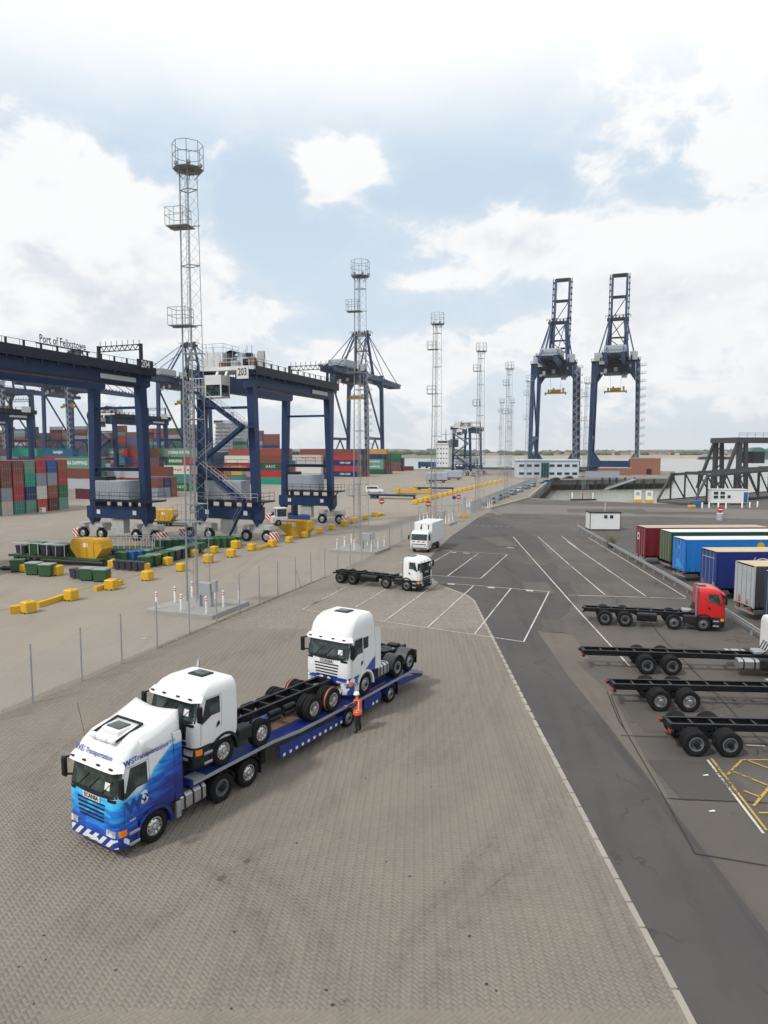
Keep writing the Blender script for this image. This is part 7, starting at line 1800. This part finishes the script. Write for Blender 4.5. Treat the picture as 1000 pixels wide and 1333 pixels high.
# ---- the man in the orange vest
def person(p, rz):
    t = thing('person', 'person in an orange hi-vis vest and white hard hat reaching towards the low loader', 'person', p, rz)
    # x forward, y left, z up
    V = {'pel': (0, 0, .98, .155, .12), 'wst': (.0, 0, 1.10, .15, .11), 'chest': (.02, 0, 1.34, .175, .125), 'neckb': (.02, 0, 1.50, .09, .085), 'neck': (.035, 0, 1.57, .058, .058), 'head0': (.05, 0, 1.645, .078, .085), 'head1': (.055, 0, 1.72, .082, .095), 'head2': (.05, 0, 1.775, .06, .07),
         'hl': (0, .11, .92, .115, .115), 'kl': (.05, .13, .50, .088, .088), 'al': (0, .14, .10, .068, .068), 'fl': (.07, .14, .045, .042, .045), 'tl': (.19, .16, .03, .034, .03),
         'hr': (0, -.11, .92, .115, .115), 'kr': (-.02, -.13, .50, .088, .088), 'ar': (-.10, -.14, .10, .068, .068), 'fr': (-.04, -.14, .045, .042, .045), 'tr': (.09, -.17, .03, .034, .03),
         'sl': (.02, .22, 1.44, .088, .085), 'el': (.20, .29, 1.22, .064, .064), 'wl': (.44, .24, 1.25, .034, .034), 'ml': (.50, .235, 1.255, .036, .024),
         'sr': (.02, -.22, 1.44, .088, .085), 'er': (.17, -.31, 1.19, .064, .064), 'wr': (.40, -.20, 1.12, .034, .034), 'mr': (.46, -.185, 1.12, .036, .024)}
    E = [('pel', 'wst'), ('wst', 'chest'), ('chest', 'neckb'), ('neckb', 'neck'), ('neck', 'head0'), ('head0', 'head1'), ('head1', 'head2'), ('pel', 'hl'), ('hl', 'kl'), ('kl', 'al'), ('al', 'fl'), ('fl', 'tl'), ('pel', 'hr'), ('hr', 'kr'), ('kr', 'ar'), ('ar', 'fr'), ('fr', 'tr'),
         ('chest', 'sl'), ('sl', 'el'), ('el', 'wl'), ('wl', 'ml'), ('chest', 'sr'), ('sr', 'er'), ('er', 'wr'), ('wr', 'mr')]
    for s_, y0, z0, x0 in (('l', .235, 1.255, .50), ('r', -.185, 1.12, .46)):
        sg = 1 if s_ == 'l' else -1
        for i, ln in enumerate((.075, .085, .08, .065)):
            V['%s%da' % (s_, i)] = (x0 + .045, y0 + sg*(.027 - .018*i), z0 + .004, .0095, .0095); V['%s%db' % (s_, i)] = (x0 + .045 + ln*.55, y0 + sg*(.030 - .019*i), z0 - .006, .009, .009); V['%s%dc' % (s_, i)] = (x0 + .045 + ln*.95, y0 + sg*(.030 - .019*i), z0 - .028, .008, .008)
            E += [('m' + s_, '%s%da' % (s_, i)), ('%s%da' % (s_, i), '%s%db' % (s_, i)), ('%s%db' % (s_, i), '%s%dc' % (s_, i))]
        V[s_ + 'ta'] = (x0 + .005, y0 - sg*.045, z0 - .01, .011, .011); V[s_ + 'tb'] = (x0 + .045, y0 - sg*.062, z0 - .025, .0095, .0095); E += [('m' + s_, s_ + 'ta'), (s_ + 'ta', s_ + 'tb')]
    ks = list(V); idx = {k: i for i, k in enumerate(ks)}
    me = bpy.data.meshes.new('body'); me.from_pydata([V[k][:3] for k in ks], [(idx[a], idx[b_]) for a, b_ in E], [])
    o = link('body', me, t); m = o.modifiers.new('skin', 'SKIN'); m.use_smooth_shade = True
    if not me.skin_vertices: bm = bmesh.new(); bm.from_mesh(me); bm.verts.layers.skin.verify(); bm.to_mesh(me); bm.free()
    for i, k in enumerate(ks): me.skin_vertices[0].data[i].radius = V[k][3:5]; me.skin_vertices[0].data[i].use_root = (k == 'pel')
    s2 = o.modifiers.new('subdivision', 'SUBSURF'); s2.levels = 2; s2.render_levels = 2
    dg = bpy.context.evaluated_depsgraph_get(); nm = bpy.data.meshes.new_from_object(o.evaluated_get(dg)); o.modifiers.clear(); o.data = nm
    nm.materials.clear()
    for m_ in (paint('trousers_black', (.012, .013, .016), .8, dirt=.2), paint('jacket_navy', (.015, .025, .06), .8, dirt=.2), paint('skin', (.45, .24, .17), .6, dirt=.05), paint('boots', (.012, .011, .010), .5, dirt=.3)): nm.materials.append(m_)
    for f in nm.polygons:
        c_ = f.center; f.material_index = 3 if c_.z < .13 else 0 if c_.z < 1.0 else 2 if (c_.z > 1.535 or c_.x > .43) else 1; f.use_smooth = True
    # face
    for y in (-.032, .032): MB().lathe([(.001, -.006), (.011, -.004), (.012, .004)], n=10).build('eye', LETD, o, 40).matrix_local = Matrix.Translation((.143, y, 1.715)) @ Matrix.Rotation(-pi/2, 4, 'Z')
    MB().add([(.14, -.012, 1.68), (.14, .012, 1.68), (.145, 0, 1.712), (.168, 0, 1.683)], [(0, 1, 3), (1, 2, 3), (2, 0, 3)]).build('nose', MATS['skin'], o); MB().bar((.138, -.022, 1.655), (.138, .022, 1.655), .006, .008).build('mouth', paint('lip', (.28, .09, .08), .6), o)
    for sg in (-1, 1): MB().cham(.04, .07, sg*.088 - .008, sg*.088 + .008, 1.675, 1.725, .006).build('ear', MATS['skin'], o)
    # vest
    M_V = paint('vest_orange', (.85, .11, .015), .6, dirt=.05); M_S = paint('vest_reflective', (.72, .72, .66), .35, dirt=.05)
    R_ = [(.84, .25, .205), (.98, .25, .20), (1.0, .25, .20), (1.06, .245, .195), (1.08, .245, .195), (1.2, .245, .19), (1.34, .255, .19), (1.45, .235, .17), (1.53, .14, .12)]
    vm = MB(); rows = [[(.015 + rx*cos(2*pi*i/20), ry*sin(2*pi*i/20), z) for i in range(21)] for z, ry, rx in R_]
    for k in range(len(rows) - 1): vm.grid([rows[k], rows[k + 1]], 1 if k in (0, 2) and False else (1 if k == 3 or k == 1 else 0))
    vo_ = vm.build('vest', [M_V, M_S], o, 60)
    for sg in (-1, 1):
        bs = MB(); 
        bs.grid([[(.015 + (.005 + rx)*cos(a_), (.005 + ry)*sin(a_)*1.0, z) for a_ in (sg*.95 + .0, sg*1.25)] for z, ry, rx in R_[4:8]]); bs.build('reflective_strip', M_S, vo_)
        bs = MB(); bs.grid([[(.015 + (.005 + rx)*cos(a_), (.005 + ry)*sin(a_), z) for a_ in (pi - sg*.95, pi - sg*1.25)] for z, ry, rx in R_[4:8]]); bs.build('reflective_strip', M_S, vo_)
    # hard hat
    hm = MB().lathe([(.122, 0), (.124, .03), (.114, .065), (.09, .10), (.05, .12), (.001, .126)], (.05, 0, 1.73), 20, axis='z'); hm.lathe([(.122, .0), (.145, -.012), (.145, -.002), (.122, .012)], (.062, 0, 1.733), 20, axis='z'); hm.box(-.05, .15, -.012, .012, 1.835, 1.862)
    hm.build('hard_hat', WHITE, o, 50)
    return t
pp = gp(466, 953); person((pp.x, pp.y, .008), radians(172))

# ---- sea air
hb = MB().box(-2700, 2700, -40, 3100, -5.4, 125).build('haze', [])
hb.data.materials.clear()
mh = bpy.data.materials.new('haze'); mh.use_nodes = True; hn = mh.node_tree; hn.nodes.clear()
ho = hn.nodes.new('ShaderNodeOutputMaterial'); hv = hn.nodes.new('ShaderNodeVolumePrincipled'); hv.inputs['Color'].default_value = (.86, .91, .97, 1); hv.inputs['Density'].default_value = .00011; hv.inputs['Anisotropy'].default_value = .2
hn.links.new(hv.outputs[0], ho.inputs['Volume']); hb.data.materials.append(mh); hb['kind'] = 'stuff'
